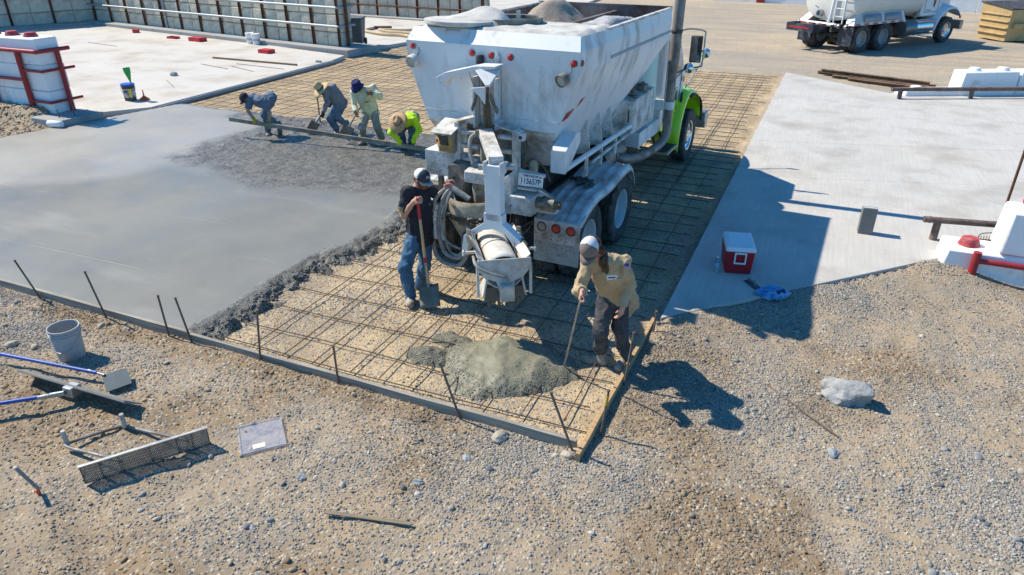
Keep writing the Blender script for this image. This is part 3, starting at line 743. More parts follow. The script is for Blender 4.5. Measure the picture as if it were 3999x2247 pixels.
STAKE = mat('rusty_stake', (0.16, 0.115, 0.085), 0.75, 0.35, 0.3, 12, dirt=(0.23, 0.20, 0.17), dirt_amt=0.45, dirt_scale=10)
def stake(base, top, label, r=0.0105, tip=None):
    o = thing('steel_stake', label, 'stake', (base[0], base[1], 0), 0, 'steel stakes holding the forms')
    d = V3(top) - V3((base[0], base[1], 0)); b = MB(); b.cyl((0, 0, 0) - unit(d) * 0.06, d, r, n=8); b.build('shaft', STAKE, o)
    b = MB(); b.cyl(d - unit(d) * 0.012, d + unit(d) * 0.002, r * 1.25, n=8); b.build('struck_head', STAKE, o)
    if tip:
        b = MB(); b.cyl(d - unit(d) * 0.17, d - unit(d) * 0.06, r * 1.15, n=8); b.build('paint_band', tip, o)
    return o
YEL = mat('yellow_paint_mark', (0.42, 0.33, 0.06), 0.7)
for base, top, lab in (
    ((-8.57, 4.855), (-8.71, 4.79, 0.54), 'leaning steel stake nearest the left edge, against the smooth concrete form'),
    ((-7.35, 4.815), (-7.42, 4.77, 0.64), 'tall steel stake at the form just above the grey bucket'),
    ((-6.33, 4.80), (-6.33, 4.79, 0.54), 'left one of two steel stakes standing close together at the board joint'),
    ((-5.98, 4.795), (-6.04, 4.77, 0.58), 'right one of two steel stakes standing close together at the board joint'),
    ((-4.99, 4.78), (-4.92, 4.80, 0.65), 'steel stake at the form beside the ragged wet concrete edge'),
    ((-3.97, 4.77), (-3.97, 4.77, 0.47), 'short upright steel stake at the form left of the concrete heap'),
    ((-2.56, 4.75), (-2.72, 4.70, 0.63), 'leaning steel stake in front of the concrete heap'),
    ((-1.41, 4.71), (-1.62, 4.66, 0.63), 'rusty steel stake leaning left at the corner of the two forms'),
    ((-1.25, 5.04), (-1.21, 5.05, 0.51), 'steel stake with a yellow mark outside the new timber form'),
    ((-1.255, 5.88), (-1.21, 5.92, 0.63), 'steel stake beside the boot of the man in the tan coat'),
    ((-1.205, 6.95), (-1.19, 6.95, 0.35), 'short steel stake at the far end of the new timber form'),
    ((-16.98, 9.96), (-16.89, 10.0, 0.36), 'thin steel stake in the dirt at the far left edge'),
    ((-16.30, 11.00), (-16.31, 11.0, 0.42), 'steel stake beside the white cylinder by the white wall'),
    ((-16.10, 11.25), (-16.09, 11.25, 0.60), 'steel stake rising from the footing of the white wall')):
    stake(base, top, lab, r=0.0115 if base[0] > -10 else 0.014, tip=YEL if 'yellow' in lab else None)
# ================================================================ WALLS
BLOCK = mat('cast_block', (0.68, 0.63, 0.50), 0.92, 0, 0.2, 1.3, dirt=(0.24, 0.215, 0.17), dirt_amt=0.42, dirt_scale=1.4, bump=0.006, bscale=14, space='Object')
RUST = mat('rusty_steel', (0.17, 0.075, 0.04), 0.85, 0.15, 0.35, 4, dirt=(0.10, 0.055, 0.035), dirt_amt=0.5, dirt_scale=5)
GALV = mat('galvanised_pipe', (0.36, 0.39, 0.42), 0.55, 0.4, 0.06, 3)
PIPERUST = mat('old_rail_pipe', (0.13, 0.095, 0.08), 0.8, 0.2, 0.3, 6, dirt=(0.24, 0.18, 0.15), dirt_amt=0.5, dirt_scale=9, bump=0.002)
WHITEPAINT = mat('white_painted_block', (0.86, 0.86, 0.85), 0.75, 0, 0.04, 2, dirt=(0.55, 0.50, 0.44), dirt_amt=0.12, dirt_scale=1.7, bump=0.005, bscale=25)
REDPAINT = mat('red_paint', (0.33, 0.022, 0.028), 0.42, 0, 0.12, 6, dirt=(0.25, 0.05, 0.05), dirt_amt=0.2, dirt_scale=9)
REDSTUD = mat('red_rough_paint', (0.38, 0.045, 0.06), 0.85, 0, 0.25, 12, dirt=(0.45, 0.18, 0.17), dirt_amt=0.35, dirt_scale=9, bump=0.006, bscale=30)

_bm_cache = {}
def block_mesh(w, h, d, v):
    k = (round(w, 2), round(h, 2), round(d, 2), v)
    if k not in _bm_cache:
        b = MB(); r = random.Random(v); j = lambda: r.uniform(-0.012, 0.012); c = 0.03
        f = [(-w / 2, 0, 0), (w / 2, 0, 0), (w / 2, 0, h), (-w / 2, 0, h)]
        i_ = [(-w / 2 + c, -c, c), (w / 2 - c, -c, c), (w / 2 - c, -c, h - c), (-w / 2 + c, -c, h - c)]
        i_ = [(x + j(), y + j(), z + j()) for x, y, z in i_]
        bk = [(x, d, z) for x, _, z in f]
        b.add(f + i_ + bk, [(4, 5, 6, 7), (0, 1, 5, 4), (1, 2, 6, 5), (2, 3, 7, 6), (3, 0, 4, 7), (0, 8, 9, 1), (1, 9, 10, 2), (2, 10, 11, 3), (3, 11, 8, 0), (8, 11, 10, 9)])
        _bm_cache[k] = mesh_from('block', b.v, b.f, smooth=False); _bm_cache[k].materials.append(BLOCK)
    return _bm_cache[k]

def block_wall(name, label, a, c, z0, rows, bw, bh, depth, posts=2, rails=(), post_m=RUST, rail_r=0.045):
    # face runs from a to c (left to right as seen from the front); local +y goes into the wall
    a = V3((*a, z0)); c = V3((*c, z0)); d = c - a; L_ = np.linalg.norm(d)
    o = thing(name, label, 'wall', tuple(a), math.atan2(d[1], d[0]))
    n = int(round(L_ / bw)); bw = L_ / n
    for r in range(rows):
        for i in range(n):
            q = link('block', block_mesh(bw - 0.018, bh - 0.018, depth, (i * 7 + r * 3) % 6), BLOCK, o)
            q.location = (bw * (i + 0.5) + random.uniform(-0.006, 0.006), random.uniform(-0.02, 0.02), r * bh)
    if posts:
        for i in range(1, n + 1, posts):
            b = MB(); x = bw * i - 0.02
            b.box(x - 0.045, x + 0.045, -0.055, -0.045, -0.1, rows * bh + 0.05); b.box(x - 0.045, x - 0.037, -0.11, -0.045, -0.1, rows * bh + 0.05); b.box(x + 0.037, x + 0.045, -0.11, -0.045, -0.1, rows * bh + 0.05)
            b.build('post', post_m, o)
    for z, m, over in rails:
        b = MB(); b.cyl((-0.1, -0.17, z), (L_ + over, -0.17, z), rail_r, n=12); b.build('rail', m, o)
    return o, L_

# main wall, its return on the left, the far wall
w1, L1 = block_wall('block_wall', 'long pale cast-block retaining wall with rusty posts and two steel pipe rails', (-35.2, 26.1), (-16.75, 22.95), 0.13, 4, 0.685, 0.64, 0.6, 2, rails=((0.86, GALV, 0.06), (1.52, GALV, 0.06)))
b = MB(); b.cyl((L1 + 0.02, -0.19, 0.86), (L1 + 0.02, 0.75, 0.86), 0.045); b.build('rail', GALV, w1)
b = MB(); b.cyl((L1 + 0.02, -0.19, 1.52), (L1 + 0.02, 0.75, 1.52), 0.045); b.build('rail', GALV, w1)
b = MB(); b.box(L1 + 0.05, L1 + 0.13, 0.22, 0.32, -0.1, 2.6); b.build('post', RUST, w1)
b = MB(); b.box(L1 * 0.42, L1 * 0.42 + 0.07, -0.12, -0.05, -0.1, 2.6); b.build('post', GALV, w1)
w2, L2 = block_wall('block_wall', 'short dim block wall closing the far left corner of the yard', (-36.7, 18.6), (-33.45, 25.85), 0.13, 4, 0.9, 0.62, 0.5, 2)
w3, L3 = block_wall('block_wall', 'cast-block wall further back behind the wheelie bin', (-33.0, 34.9), (-15.5, 32.9), 0.10, 4, 0.66, 0.56, 0.6, 2, rails=((0.62, RUST, 0.02),), rail_r=0.028)
b = MB(); b.box(L3 - 0.02, L3 + 0.06, -0.08, 0.0, 0, 2.4); b.build('post', RUST, w3)
# footings the walls stand on
def strip(name, a, c, w0, w1_, z0, z1, m, label, cat='footing'):
    a = V3(a); c = V3(c); d = unit((c - a)); n = np.array([-d[1], d[0]])
    return tag(slab(name, [tuple(a - n * w0), tuple(c - n * w0), tuple(c + n * w1_), tuple(a + n * w1_)], z0, z1, m, bevel=0.015), label, cat)
strip('wall_footing', (-34.0, 25.9), (-15.9, 22.82), 0.62, 1.05, 0.0, 0.27, CURB, 'grey concrete footing under the long block wall')
strip('wall_footing', (-36.6, 18.6), (-33.2, 25.3), 0.55, 0.8, 0.0, 0.24, CURB, 'grey concrete footing under the dim corner wall')
strip('wall_footing', (-33.0, 34.9), (-15.3, 32.87), 0.6, 0.8, 0.0, 0.2, CURB, 'grey concrete footing under the far block wall')

# ---------------------------------------------------------------- white wall with the red pipe frame (left)
def stud(parent, x, y, z, r=0.16, h=0.10, m=REDSTUD, name='stud', rough=0.02):
    b = MB(); b.lathe([(r, 0), (r * 0.98, h * 0.15), (r * 0.72, h * 0.95), (r * 0.60, h), (0.001, h * 1.0)], (x, y, z), n=22)
    for i, p in enumerate(b.v):
        b.v[i] = p + V3((1, 1, 0.3)) * rough * (float(noise(p[0], p[1], p[2], 14)) - 0.5)
    return b.build(name, m, parent)

ww = thing('white_block_wall', 'white painted block wall with red studs and a red pipe frame', 'wall', (-16.76, 11.24, 0.15))
for r in range(3):
    xs = [0, -1.3, -2.6, -3.9, -5.2] if r % 2 == 0 else [0, -0.75, -2.05, -3.35, -4.65, -5.2]
    for i in range(len(xs) - 1):
        b = MB(); e = 0.012; y0 = random.uniform(-0.008, 0.008)
        b.box(xs[i + 1] + e / 2, xs[i] - e / 2, y0, 0.58 + y0, r * 0.6, r * 0.6 + 0.594); b.build('block', WHITEPAINT, ww, bevel=0.03)
for x in (-0.48, -1.14, -1.80, -2.5): stud(ww, x, 0.28, 1.795)
b = MB(); b.tube([(-1.66, 0.3, 1.79), (-0.86, 0.3, 1.79), (-0.84, 0.3, 1.84), (-0.80, 0.3, 1.84), (-0.78, 0.3, 1.79)], 0.008, 6); b.build('lifting_loop', PIPERUST, ww)
fr = -0.075; ex = 0.075
def pipe(path, r, nm='pipe', parent=ww, m=REDPAINT):
    b = MB(); b.tube(path, r, 12); return b.build(nm, m, parent)
pipe([(-5.0, fr, 1.52), (ex, fr, 1.52)], 0.048); pipe([(ex, fr - 0.045, 1.52), (ex, 0.74, 1.52)], 0.048)
for z in (1.08, 0.36):
    pipe([(-0.62, fr, z), (ex, fr, z)], 0.034); pipe([(ex, fr - 0.03, z), (ex, 0.76, z)], 0.034)
pipe([(-5.0, fr, 0.85), (-0.62, fr, 0.85)], 0.040)
for x in (-0.62, -1.9, -3.2): pipe([(x, fr, -0.1), (x, fr, 1.50)], 0.062)
pipe([(ex, 0.42, -0.05), (ex, 0.42, 1.50)], 0.055)
tag(slab('wall_footing', [(-17.0, 10.78), (-15.98, 10.70), (-15.90, 11.86), (-16.74, 11.9), (-17.0, 11.3)], 0.02, 0.235, CURB, bevel=0.02), 'rough grey concrete footing at the end of the white wall', 'footing')
# bank of dirt left of the footing
def bank_z(x, y):
    return 0.30 * sstep(-16.55, -17.2, x) * sstep(10.6, 11.1, y) + 0.10 * sstep(-16.2, -16.8, x + 0.236 * (9.6 - y)) + 0.10 * (fbm(x, y, 3.0, 2.5, 4) - 0.44) - 0.02
me = sheet('dirt_bank', axis_coords([(-22, -18.5, 0.2), (-18.5, -15.9, 0.04)]), axis_coords([(9.0, 11.22, 0.04)]), bank_z, keep=lambda X, Y, Z: X < x_left(Y) + 0.02)
set_attr(me, 'pit', lambda x, y, z: 0 * x + 0.4); set_attr(me, 'far', lambda x, y, z: 0 * x)
tag(link('dirt_bank', me, ground.data.materials[0]), 'brown stony dirt bank below the white wall', 'dirt', kind='structure')

rb = np.random.default_rng(3); nb = 2600
xb = rb.uniform(-19.5, -16.0, nb); yb = rb.uniform(9.0, 11.2, nb); kb = xb < x_left(yb) - 0.03; xb, yb = xb[kb], yb[kb]
scatter_object('bank_stones', np.stack([xb, yb, bank_z(xb, yb)], -1), 0.012 * 5 ** (rb.random(len(xb)) ** 2.5), pebble_material('bank_stone', [(0.0, (0.16, 0.12, 0.08)), (0.4, (0.30, 0.23, 0.15)), (0.8, (0.40, 0.34, 0.26)), (1.0, (0.50, 0.47, 0.42))]), 'brown stones littering the dirt bank at the left edge', 'stones')
# ---------------------------------------------------------------- white blocks and rails on the right
wr = thing('white_block_barrier', 'stepped white block barrier with red studs and a red pipe at the right edge', 'wall', (2.02, 10.04, 0.0), R(0))
b = MB(); b.hexa([(-0.06, 0.08, -0.1), (3.5, 0.08, -0.1), (3.5, 0.66, -0.1), (-0.06, 0.66, -0.1), (0.0, 0.10, 0.385), (3.5, 0.10, 0.385), (3.5, 0.62, 0.385), (-0.02, 0.62, 0.385)]); b.build('base_block', WHITEPAINT, wr, bevel=0.035)
b = MB(); b.hexa([(0.575, 0.09, 0.392), (3.5, 0.09, 0.392), (3.5, 0.64, 0.392), (0.545, 0.64, 0.392), (0.59, 0.12, 0.98), (3.5, 0.12, 0.98), (3.5, 0.60, 0.98), (0.58, 0.60, 0.98)]); b.build('upper_block', WHITEPAINT, wr, bevel=0.04)
stud(wr, 0.27, 0.34, 0.38, r=0.135, h=0.11)
pipe([(0.335, 0.03, -0.1), (0.335, 0.03, 0.41)], 0.05, 'pipe_post', wr); pipe([(0.335, 0.03, 0.29), (3.3, 0.03, 0.27)], 0.036, 'pipe_rail', wr)
# things standing on it
sp = thing('twine_spool', 'bright pink twine spool lying on the white block', 'spool', (2.80, 10.42, 1.0), R(70))
PINK = mat('pink_twine', (0.80, 0.05, 0.22), 0.8, bump=0.003, bscale=80)
b = MB(); b.lathe([(0.001, -0.075), (0.03, -0.075), (0.062, -0.06), (0.07, 0.0), (0.062, 0.06), (0.03, 0.075), (0.001, 0.075)], (0, 0, 0.072), (1, 0, 0)); b.build('twine', PINK, sp)
b = MB(); b.cyl((-0.085, 0, 0.072), (0.085, 0, 0.072), 0.022); b.build('core', mat('cardboard', (0.40, 0.27, 0.16), 0.9), sp)
CLEAR = mat('clear_plastic', (0.85, 0.9, 0.95), 0.12, 0, 0.02, trans=0.85, spec=0.5)
bo = thing('juice_bottle', 'clear bottle with yellow cap and label beside the pink spool', 'bottle', (2.93, 10.34, 1.0))
b = MB(); b.lathe([(0.001, 0), (0.045, 0), (0.05, 0.02), (0.05, 0.13), (0.035, 0.17), (0.018, 0.19), (0.018, 0.2), (0.001, 0.2)], n=18); b.build('flask', CLEAR, bo)
b = MB(); b.cyl((0, 0, 0.2), (0, 0, 0.225), 0.021); b.build('cap', mat('yellow_cap', (0.75, 0.5, 0.03), 0.5), bo)
b = MB(); b.lathe([(0.0515, 0.04), (0.0515, 0.11)], n=18); b.build('label_wrap', mat('fruit_label', (0.75, 0.55, 0.06), 0.6, var=0.1, dirt=(0.7, 0.72, 0.7), dirt_amt=0.6, dirt_scale=30), bo)

def rail(name, label, a, c, h, z0, posts, r, pr, m=PIPERUST, group=None, collar=False):
    a = V3((*a, z0)); c = V3((*c, z0)); d = c - a; L_ = np.linalg.norm(d)
    o = thing(name, label, 'rail', tuple(a), math.atan2(d[1], d[0]), group)
    b = MB(); b.tube([(0, 0, h), (L_, 0, h)], r, 14, caps=False); b.cyl((0, 0, h), (0.01, 0, h), r * 0.7); b.build('top_pipe', m, o)
    if collar:
        b = MB(); b.cyl((0.075, 0, h), (0.09, 0, h), r * 1.12); b.build('weld_collar', m, o)
    for p in posts:
        b = MB(); b.cyl((p, 0, -0.05), (p, 0, h - r * 0.3), pr, n=14); b.build('post', m, o)
    return o
rail('low_pipe_rail', 'low brown pipe rail ending beside the white block barrier', (1.80, 11.06), (4.5, 11.55), 0.30, 0.13, (0.19, 1.9), 0.046, 0.052, collar=True)
rail('low_pipe_rail', 'long low brown pipe rail along the back of the right slab', (1.92, 21.60), (8.6, 24.6), 0.24, 0.13, (0.25, 2.2, 4.3), 0.055, 0.06)
wf = thing('white_block_barrier', 'low white block barrier with white studs behind the long rail', 'wall', (2.30, 22.05, 0.13), R(25.5))
for x0, x1, z0, z1 in ((0.0, 1.6, -0.15, 0.14), (1.52, 3.10, -0.15, 0.62), (3.115, 4.7, -0.15, 0.62), (4.715, 6.3, -0.15, 0.62)):
    b = MB(); b.hexa([(x0 - 0.02, 0, z0), (x1, 0, z0), (x1, 0.6, z0), (x0, 0.6, z0), (x0 + 0.05, 0.03, z1), (x1, 0.03, z1), (x1, 0.57, z1), (x0 + 0.05, 0.57, z1)]); b.build('block', WHITEPAINT, wf, bevel=0.03)
for x, z in ((0.45, 0.135), (1.98, 0.615), (2.78, 0.615), (3.6, 0.615), (4.4, 0.615)): stud(wf, x, 0.30, z, 0.17, 0.09, WHITEPAINT, rough=0.0)
pl = thing('leaning_pole', 'dark rusty pole leaning up behind the white block barrier', 'pole', (2.64, 10.62, 0.4))
b = MB(); b.cyl((0.07, 0.38, -0.27), (0.075, 0.38, 1.9), 0.018, n=10); b.build('shaft', RUST, pl)
rk = thing('garden_rake', 'steel rake head lying on the slab behind the white block', 'rake', (2.68, 11.25, 0.13), R(12))
b = MB(); b.box(-0.13, 0.25, -0.012, 0.012, 0.03, 0.05); b.build('bar', RUST, rk)
for i in range(11):
    b = MB(); b.cyl((-0.12 + i * 0.036, 0, 0.04), (-0.12 + i * 0.036, -0.005, 0.105), 0.004, n=5); b.build('tine', RUST, rk)
b = MB(); b.tube(arc([(-0.12, 0, 0.05), (-0.06, 0.05, 0.12), (0.2, 0.10, 0.13)]), 0.007, 6); b.build('bow', RUST, rk)
b = MB(); b.cyl((0.2, 0.10, 0.13), (1.5, 0.5, 0.03), 0.014); b.build('handle', OLDWOOD, rk)

# white boundary wall far behind, with its red posts
bw = thing('boundary_wall', 'long white boundary wall behind the water truck with a red post', 'wall', (-16.0, 53.5, 0), R(-8.5))
for i in range(14):
    b = MB(); b.box(i * 3.0 + 0.02, i * 3.0 + 2.98, 0, 0.3, -0.2, 3.4); b.build('panel', WHITEPAINT, bw, bevel=0.02)
for x in (11.6,):
    b = MB(); b.box(x, x + 0.5, -0.12, -0.01, -0.2, 3.4); b.build('red_post', REDPAINT, bw)
# ================================================================ VOLUMETRIC MIXER TRUCK
WHT = mat('mixer_white_paint', (0.70, 0.715, 0.72), 0.42, 0, 0.03, 1.2, dirt=(0.42, 0.39, 0.34), dirt_amt=0.22, dirt_scale=2.2, spec=0.5, speck=(0.35, 0.33, 0.30), speck_scale=38, speck_amt=0.12, stretch=(1.4, 1.4, 0.5))
WHD = mat('dusty_white_paint', (0.66, 0.66, 0.64), 0.6, 0, 0.08, 3, dirt=(0.30, 0.255, 0.19), dirt_amt=0.46, dirt_scale=4.5, speck=(0.17, 0.13, 0.09), speck_scale=45, speck_amt=0.36)
GRIME = mat('cement_grime', (0.27, 0.25, 0.215), 0.9, 0, 0.25, 5, dirt=(0.10, 0.08, 0.06), dirt_amt=0.5, dirt_scale=6, bump=0.004)
DUST = mat('cement_dust', (0.56, 0.545, 0.505), 0.95, 0, 0.14, 4, dirt=(0.42, 0.40, 0.36), dirt_amt=0.4, dirt_scale=5, bump=0.005, bscale=18)
SAND = mat('sand_fill', (0.36, 0.30, 0.24), 0.95, 0, 0.16, 4, bump=0.01, bscale=45, dirt=(0.28, 0.23, 0.18), dirt_amt=0.4, dirt_scale=5)
STONE = mat('aggregate_fill', (0.46, 0.465, 0.46), 0.9, 0, 0.2, 30, bump=0.02, bscale=50, speck=(0.22, 0.22, 0.22), speck_scale=55, speck_amt=0.5)
DARK = mat('chassis_black', (0.035, 0.036, 0.038), 0.6, 0.1, 0.3, 4, dirt=(0.13, 0.12, 0.105), dirt_amt=0.45, dirt_scale=5)
RUBBER = mat('tyre_rubber', (0.035, 0.035, 0.036), 0.8, 0, 0.2, 6, dirt=(0.13, 0.12, 0.11), dirt_amt=0.45, dirt_scale=5, bump=0.003, bscale=50)
STEEL = mat('worn_steel', (0.42, 0.42, 0.41), 0.4, 0.8, 0.15, 8, dirt=(0.25, 0.23, 0.2), dirt_amt=0.3, dirt_scale=9)
ALU = mat('bright_aluminium', (0.72, 0.73, 0.74), 0.22, 0.95, 0.05, 8)
RIMW = mat('shade_tinted_rim', (0.46, 0.50, 0.52), 0.5, 0, 0.08, 4, dirt=(0.4, 0.38, 0.35), dirt_amt=0.25, dirt_scale=5)  # white rim, darkened and blued to carry the shade of its dish
BINRUST = mat('worn_bin_inside', (0.24, 0.22, 0.20), 0.85, 0.05, 0.3, 1.5, dirt=(0.11, 0.06, 0.045), dirt_amt=0.55, dirt_scale=2.0)
REDLENS = mat('red_lens', (0.55, 0.01, 0.015), 0.15, 0, 0.1, 40, coat=0.5)
LAMPG = mat('dusty_lamp_glass', (0.42, 0.40, 0.34), 0.35, 0, 0.1, 5)
AMBER = mat('amber_lens', (0.75, 0.22, 0.01), 0.2)
LIME = mat('lime_paint', (0.40, 0.72, 0.012), 0.28, 0, 0.04, 3, coat=0.3)
GLASS = mat('cab_glass', (0.03, 0.05, 0.05), 0.05, 0, 0.05, spec=0.7)
MIRROR = mat('mirror_glass', (0.75, 0.8, 0.82), 0.03, 1.0, 0.0)
TANKG = mat('pale_green_tank', (0.60, 0.72, 0.64), 0.4, 0, 0.03, 2)
PANELY = mat('control_panel_yellow', (0.42, 0.31, 0.09), 0.7, 0, 0.15, 8, dirt=(0.28, 0.22, 0.13), dirt_amt=0.4, dirt_scale=9)
HOSE = mat('dusty_hose', (0.34, 0.335, 0.31), 0.85, 0, 0.15, 9, dirt=(0.20, 0.19, 0.17), dirt_amt=0.4, dirt_scale=14)
BROWNHOSE = mat('brown_hose', (0.13, 0.09, 0.055), 0.7, 0, 0.2, 9)
STACK = mat('heat_stained_pipe', (0.30, 0.27, 0.25), 0.5, 0.5, 0.2, 3, dirt=(0.20, 0.14, 0.10), dirt_amt=0.45, dirt_scale=3)
TAPE_R = mat('red_tape', (0.50, 0.02, 0.02), 0.4); TAPE_W = mat('white_tape', (0.85, 0.85, 0.85), 0.4)

T = thing('mixer_truck', 'white volumetric concrete mixer truck with lime green front fender', 'truck', (-3.59, 7.75, 0.0), R(-3.5))

def wheel(parent, x, y, z, r, w, side, rim_m, dish=0.0, lugs=True, n=72):
    # side +1: outer face towards +x
    b = MB(); k = w / 2
    prof = [(0.55 * r, -0.80 * k), (0.60 * r, -0.92 * k), (0.80 * r, -1.0 * k), (0.93 * r, -0.93 * k), (0.985 * r, -0.80 * k)]
    for g0 in (-0.5, 0.0, 0.5):
        prof += [(r, (g0 - 0.17) * k), (0.965 * r, (g0 - 0.13) * k), (0.965 * r, (g0 + 0.13) * k), (r, (g0 + 0.17) * k)]
    prof += [(0.985 * r, 0.80 * k), (0.93 * r, 0.93 * k), (0.80 * r, 1.0 * k), (0.60 * r, 0.92 * k), (0.55 * r, 0.80 * k)]
    b.lathe(prof, (x, y, z), (1, 0, 0), n=n)
    if lugs:
        c = V3((x, y, z))
        for row in range(len(prof)):
            if 4 <= row <= len(prof) - 5:
                for i in range(n):
                    if (i // 2 + (row > 10)) % 2 == 0 and prof[row][0] > 0.98 * r:
                        p = b.v[row * n + i]; d = p - c; d[0] = 0; b.v[row * n + i] = p - unit(d) * 0.018
    o = b.build('wheel', RUBBER, parent, angle=30)
    s = side
    b = MB()
    b.lathe([(0.56 * r, s * 0.84 * k), (0.53 * r, s * 0.80 * k), (0.50 * r, s * (0.62 * k)), (0.47 * r, s * (0.30 * k - dish)), (0.40 * r, s * (0.22 * k - dish)), (0.20 * r, s * (0.30 * k - dish)), (0.19 * r, s * (0.55 * k - dish)), (0.001, s * (0.58 * k - dish))], (x, y, z), (1, 0, 0), n=36)
    b.lathe([(0.56 * r, -s * 0.8 * k), (0.5 * r, 0), (0.001, -s * 0.1 * k)], (x, y, z), (1, 0, 0), n=24)
    rm = b.build('rim', rim_m, o)
    b = MB()
    for i in range(10):
        t = i * math.pi / 5; cc = V3((x + s * (0.22 * k - dish), y + 0.30 * r * math.cos(t), z + 0.30 * r * math.sin(t)))
        b.cyl(cc, cc + V3((s * 0.04, 0, 0)), 0.018, n=6)
    b.build('wheel_nuts', STEEL, o)
    return o
for yy in (0.5, 1.84):
    for s in (-1, 1):
        wheel(T, s * 1.06, yy, 0.52, 0.52, 0.27, s, RIMW, dish=0.11); wheel(T, s * 0.735, yy, 0.52, 0.52, 0.27, s, RIMW, dish=-0.02)
for s in (-1, 1): wheel(T, s * 0.93, 6.42, 0.52, 0.52, 0.28, s, ALU, dish=-0.03)

# --- chassis
for s in (-1, 1):
    b = MB(); b.box(s * 0.43 - 0.04, s * 0.43 + 0.04, -0.15, 7.2, 0.72, 1.0); b.build('frame_rail', DARK, T)
for yy in (0.5, 1.84, 6.42):
    b = MB(); b.cyl((-0.9, yy, 0.52), (0.9, yy, 0.52), 0.075)
    if yy < 3: b.ball((0, yy, 0.52), 0.22)
    b.build('axle', DARK, T)
b = MB(); b.box(-0.38, 0.38, 0.2, 3.6, 0.85, 1.25); b.build('conveyor_housing', DARK, T)
b = MB(); b.box(-0.4, 0.4, 4.2, 6.9, 0.6, 1.2); b.build('engine_block', DARK, T)
for y_ in (1.0, 1.35): 
    b = MB(); b.box(0.45, 0.6, y_ - 0.06, y_ + 0.06, 0.5, 0.9); b.build('suspension_hanger', DARK, T)

# --- hopper
hop = thing('hopper', None, None); hop.parent = T
b = MB()
def side_rows(s):
    return [[(s * 1.10, 0.12, 3.11), (s * 1.11, 1.0, 3.10), (s * 1.12, 3.84, 3.10)],
            [(s * 1.15, 0.0, 2.96), (s * 1.145, 1.0, 2.95), (s * 1.14, 3.84, 2.92)],
            [(s * 1.14, 0.0, 2.73), (s * 1.14, 1.0, 2.72), (s * 1.135, 3.80, 2.68)],
            [(s * 1.02, 0.0, 2.40), (s * 1.035, 1.0, 2.40), (s * 1.03, 3.15, 2.32)],
            [(s * 0.88, 0.0, 2.03), (s * 0.90, 1.0, 2.02), (s * 0.88, 2.45, 1.95)],
            [(s * 0.72, 0.25, 1.55), (s * 0.70, 1.0, 1.52), (s * 0.66, 1.75, 1.50)]]
for s in (-1, 1):
    b = MB(); b.grid(side_rows(s)); b.build('side_panel', WHT, hop, solid=0.012, smooth=False)
rl, rr_ = side_rows(-1), side_rows(1)
b = MB(); b.grid([[rl[0][0], rr_[0][0]], [rl[1][0], rr_[1][0]]]); b.build('rear_top_panel', WHT, hop, solid=0.012, smooth=False)
b = MB(); b.add([rl[1][0], rl[2][0], rl[4][0], rr_[4][0], rr_[2][0], rr_[1][0]], [(0, 1, 2, 3, 4, 5)]); b.build('rear_panel', WHT, hop, solid=0.012, smooth=False)
b = MB(); b.grid([[rl[4][0], rr_[4][0]], [rl[5][0], rr_[5][0]]]); b.build('rear_lower_panel', WHD, hop, solid=0.012, smooth=False)
b = MB(); b.grid([[rl[i][2], rr_[i][2]] for i in range(6)]); b.build('front_wall', BINRUST, hop, solid=0.02, smooth=False)
b = MB(); b.grid([[rl[5][0], rr_[5][0]], [rl[5][2], rr_[5][2]]]); b.build('floor_plate', DARK, hop)
# inside lining, a hand's breadth within the painted skin
for s in (-1, 1):
    b = MB(); b.grid([[(s * 1.085, 1.05, 3.09), (s * 1.09, 3.8, 3.09)], [(s * 1.11, 1.05, 2.72), (s * 1.105, 3.76, 2.68)], [(s * 0.86, 1.05, 2.04), (s * 0.84, 2.5, 2.0)]]); b.build('lining', BINRUST, hop)
for s in (-1, 1):
    b = MB(); b.box(s * 1.09 - 0.02, s * 1.09 + 0.035, 1.0, 3.86, 3.085, 3.115); b.build('rim_rail', WHD, hop)
b = MB(); b.box(-1.12, 1.12, 3.83, 3.89, 2.95, 3.13); b.build('rim_rail', BINRUST, hop)
b = MB(); b.box(1.145, 1.16, 1.05, 3.84, 2.755, 2.785); b.build('rub_strip', mat('strip_grey', (0.32, 0.33, 0.34), 0.5), hop)
for s, lx_ in ((1, 1.0),):
    for yy in (0.95, 1.42, 1.85):
        b = MB(); b.prism([(0.72, yy, 1.52), (0.97, yy, 1.56), (0.90, yy + 0.02, 1.98)], (0, 0.02, 0)); b.build('gusset', WHD, hop)
# tapes
for (y0, z0, y1, z1) in ((0.02, 2.17, 0.26, 2.28), (0.36, 2.27, 0.58, 2.38)):
    def sx(z): return 0.885 + (z - 2.03) * (1.14 - 0.885) / 0.70 + 0.012
    b = MB(); b.add([(sx(z0), y0, z0), (sx(z0), y1 - 0.02, z0 + 0.02), (sx(z1), y1 + 0.03, z1), (sx(z1), y0 + 0.05, z1 - 0.02)], [(0, 1, 2, 3)]); b.build('reflective_tape', TAPE_R, hop, solid=0.004)
    b = MB(); b.add([(sx(z0), y1 - 0.015, z0 + 0.02), (sx(z0), y1 + 0.16, z0 + 0.04), (sx(z1), y1 + 0.21, z1 + 0.02), (sx(z1), y1 + 0.035, z1)], [(0, 1, 2, 3)]); b.build('reflective_tape', TAPE_W, hop, solid=0.004)

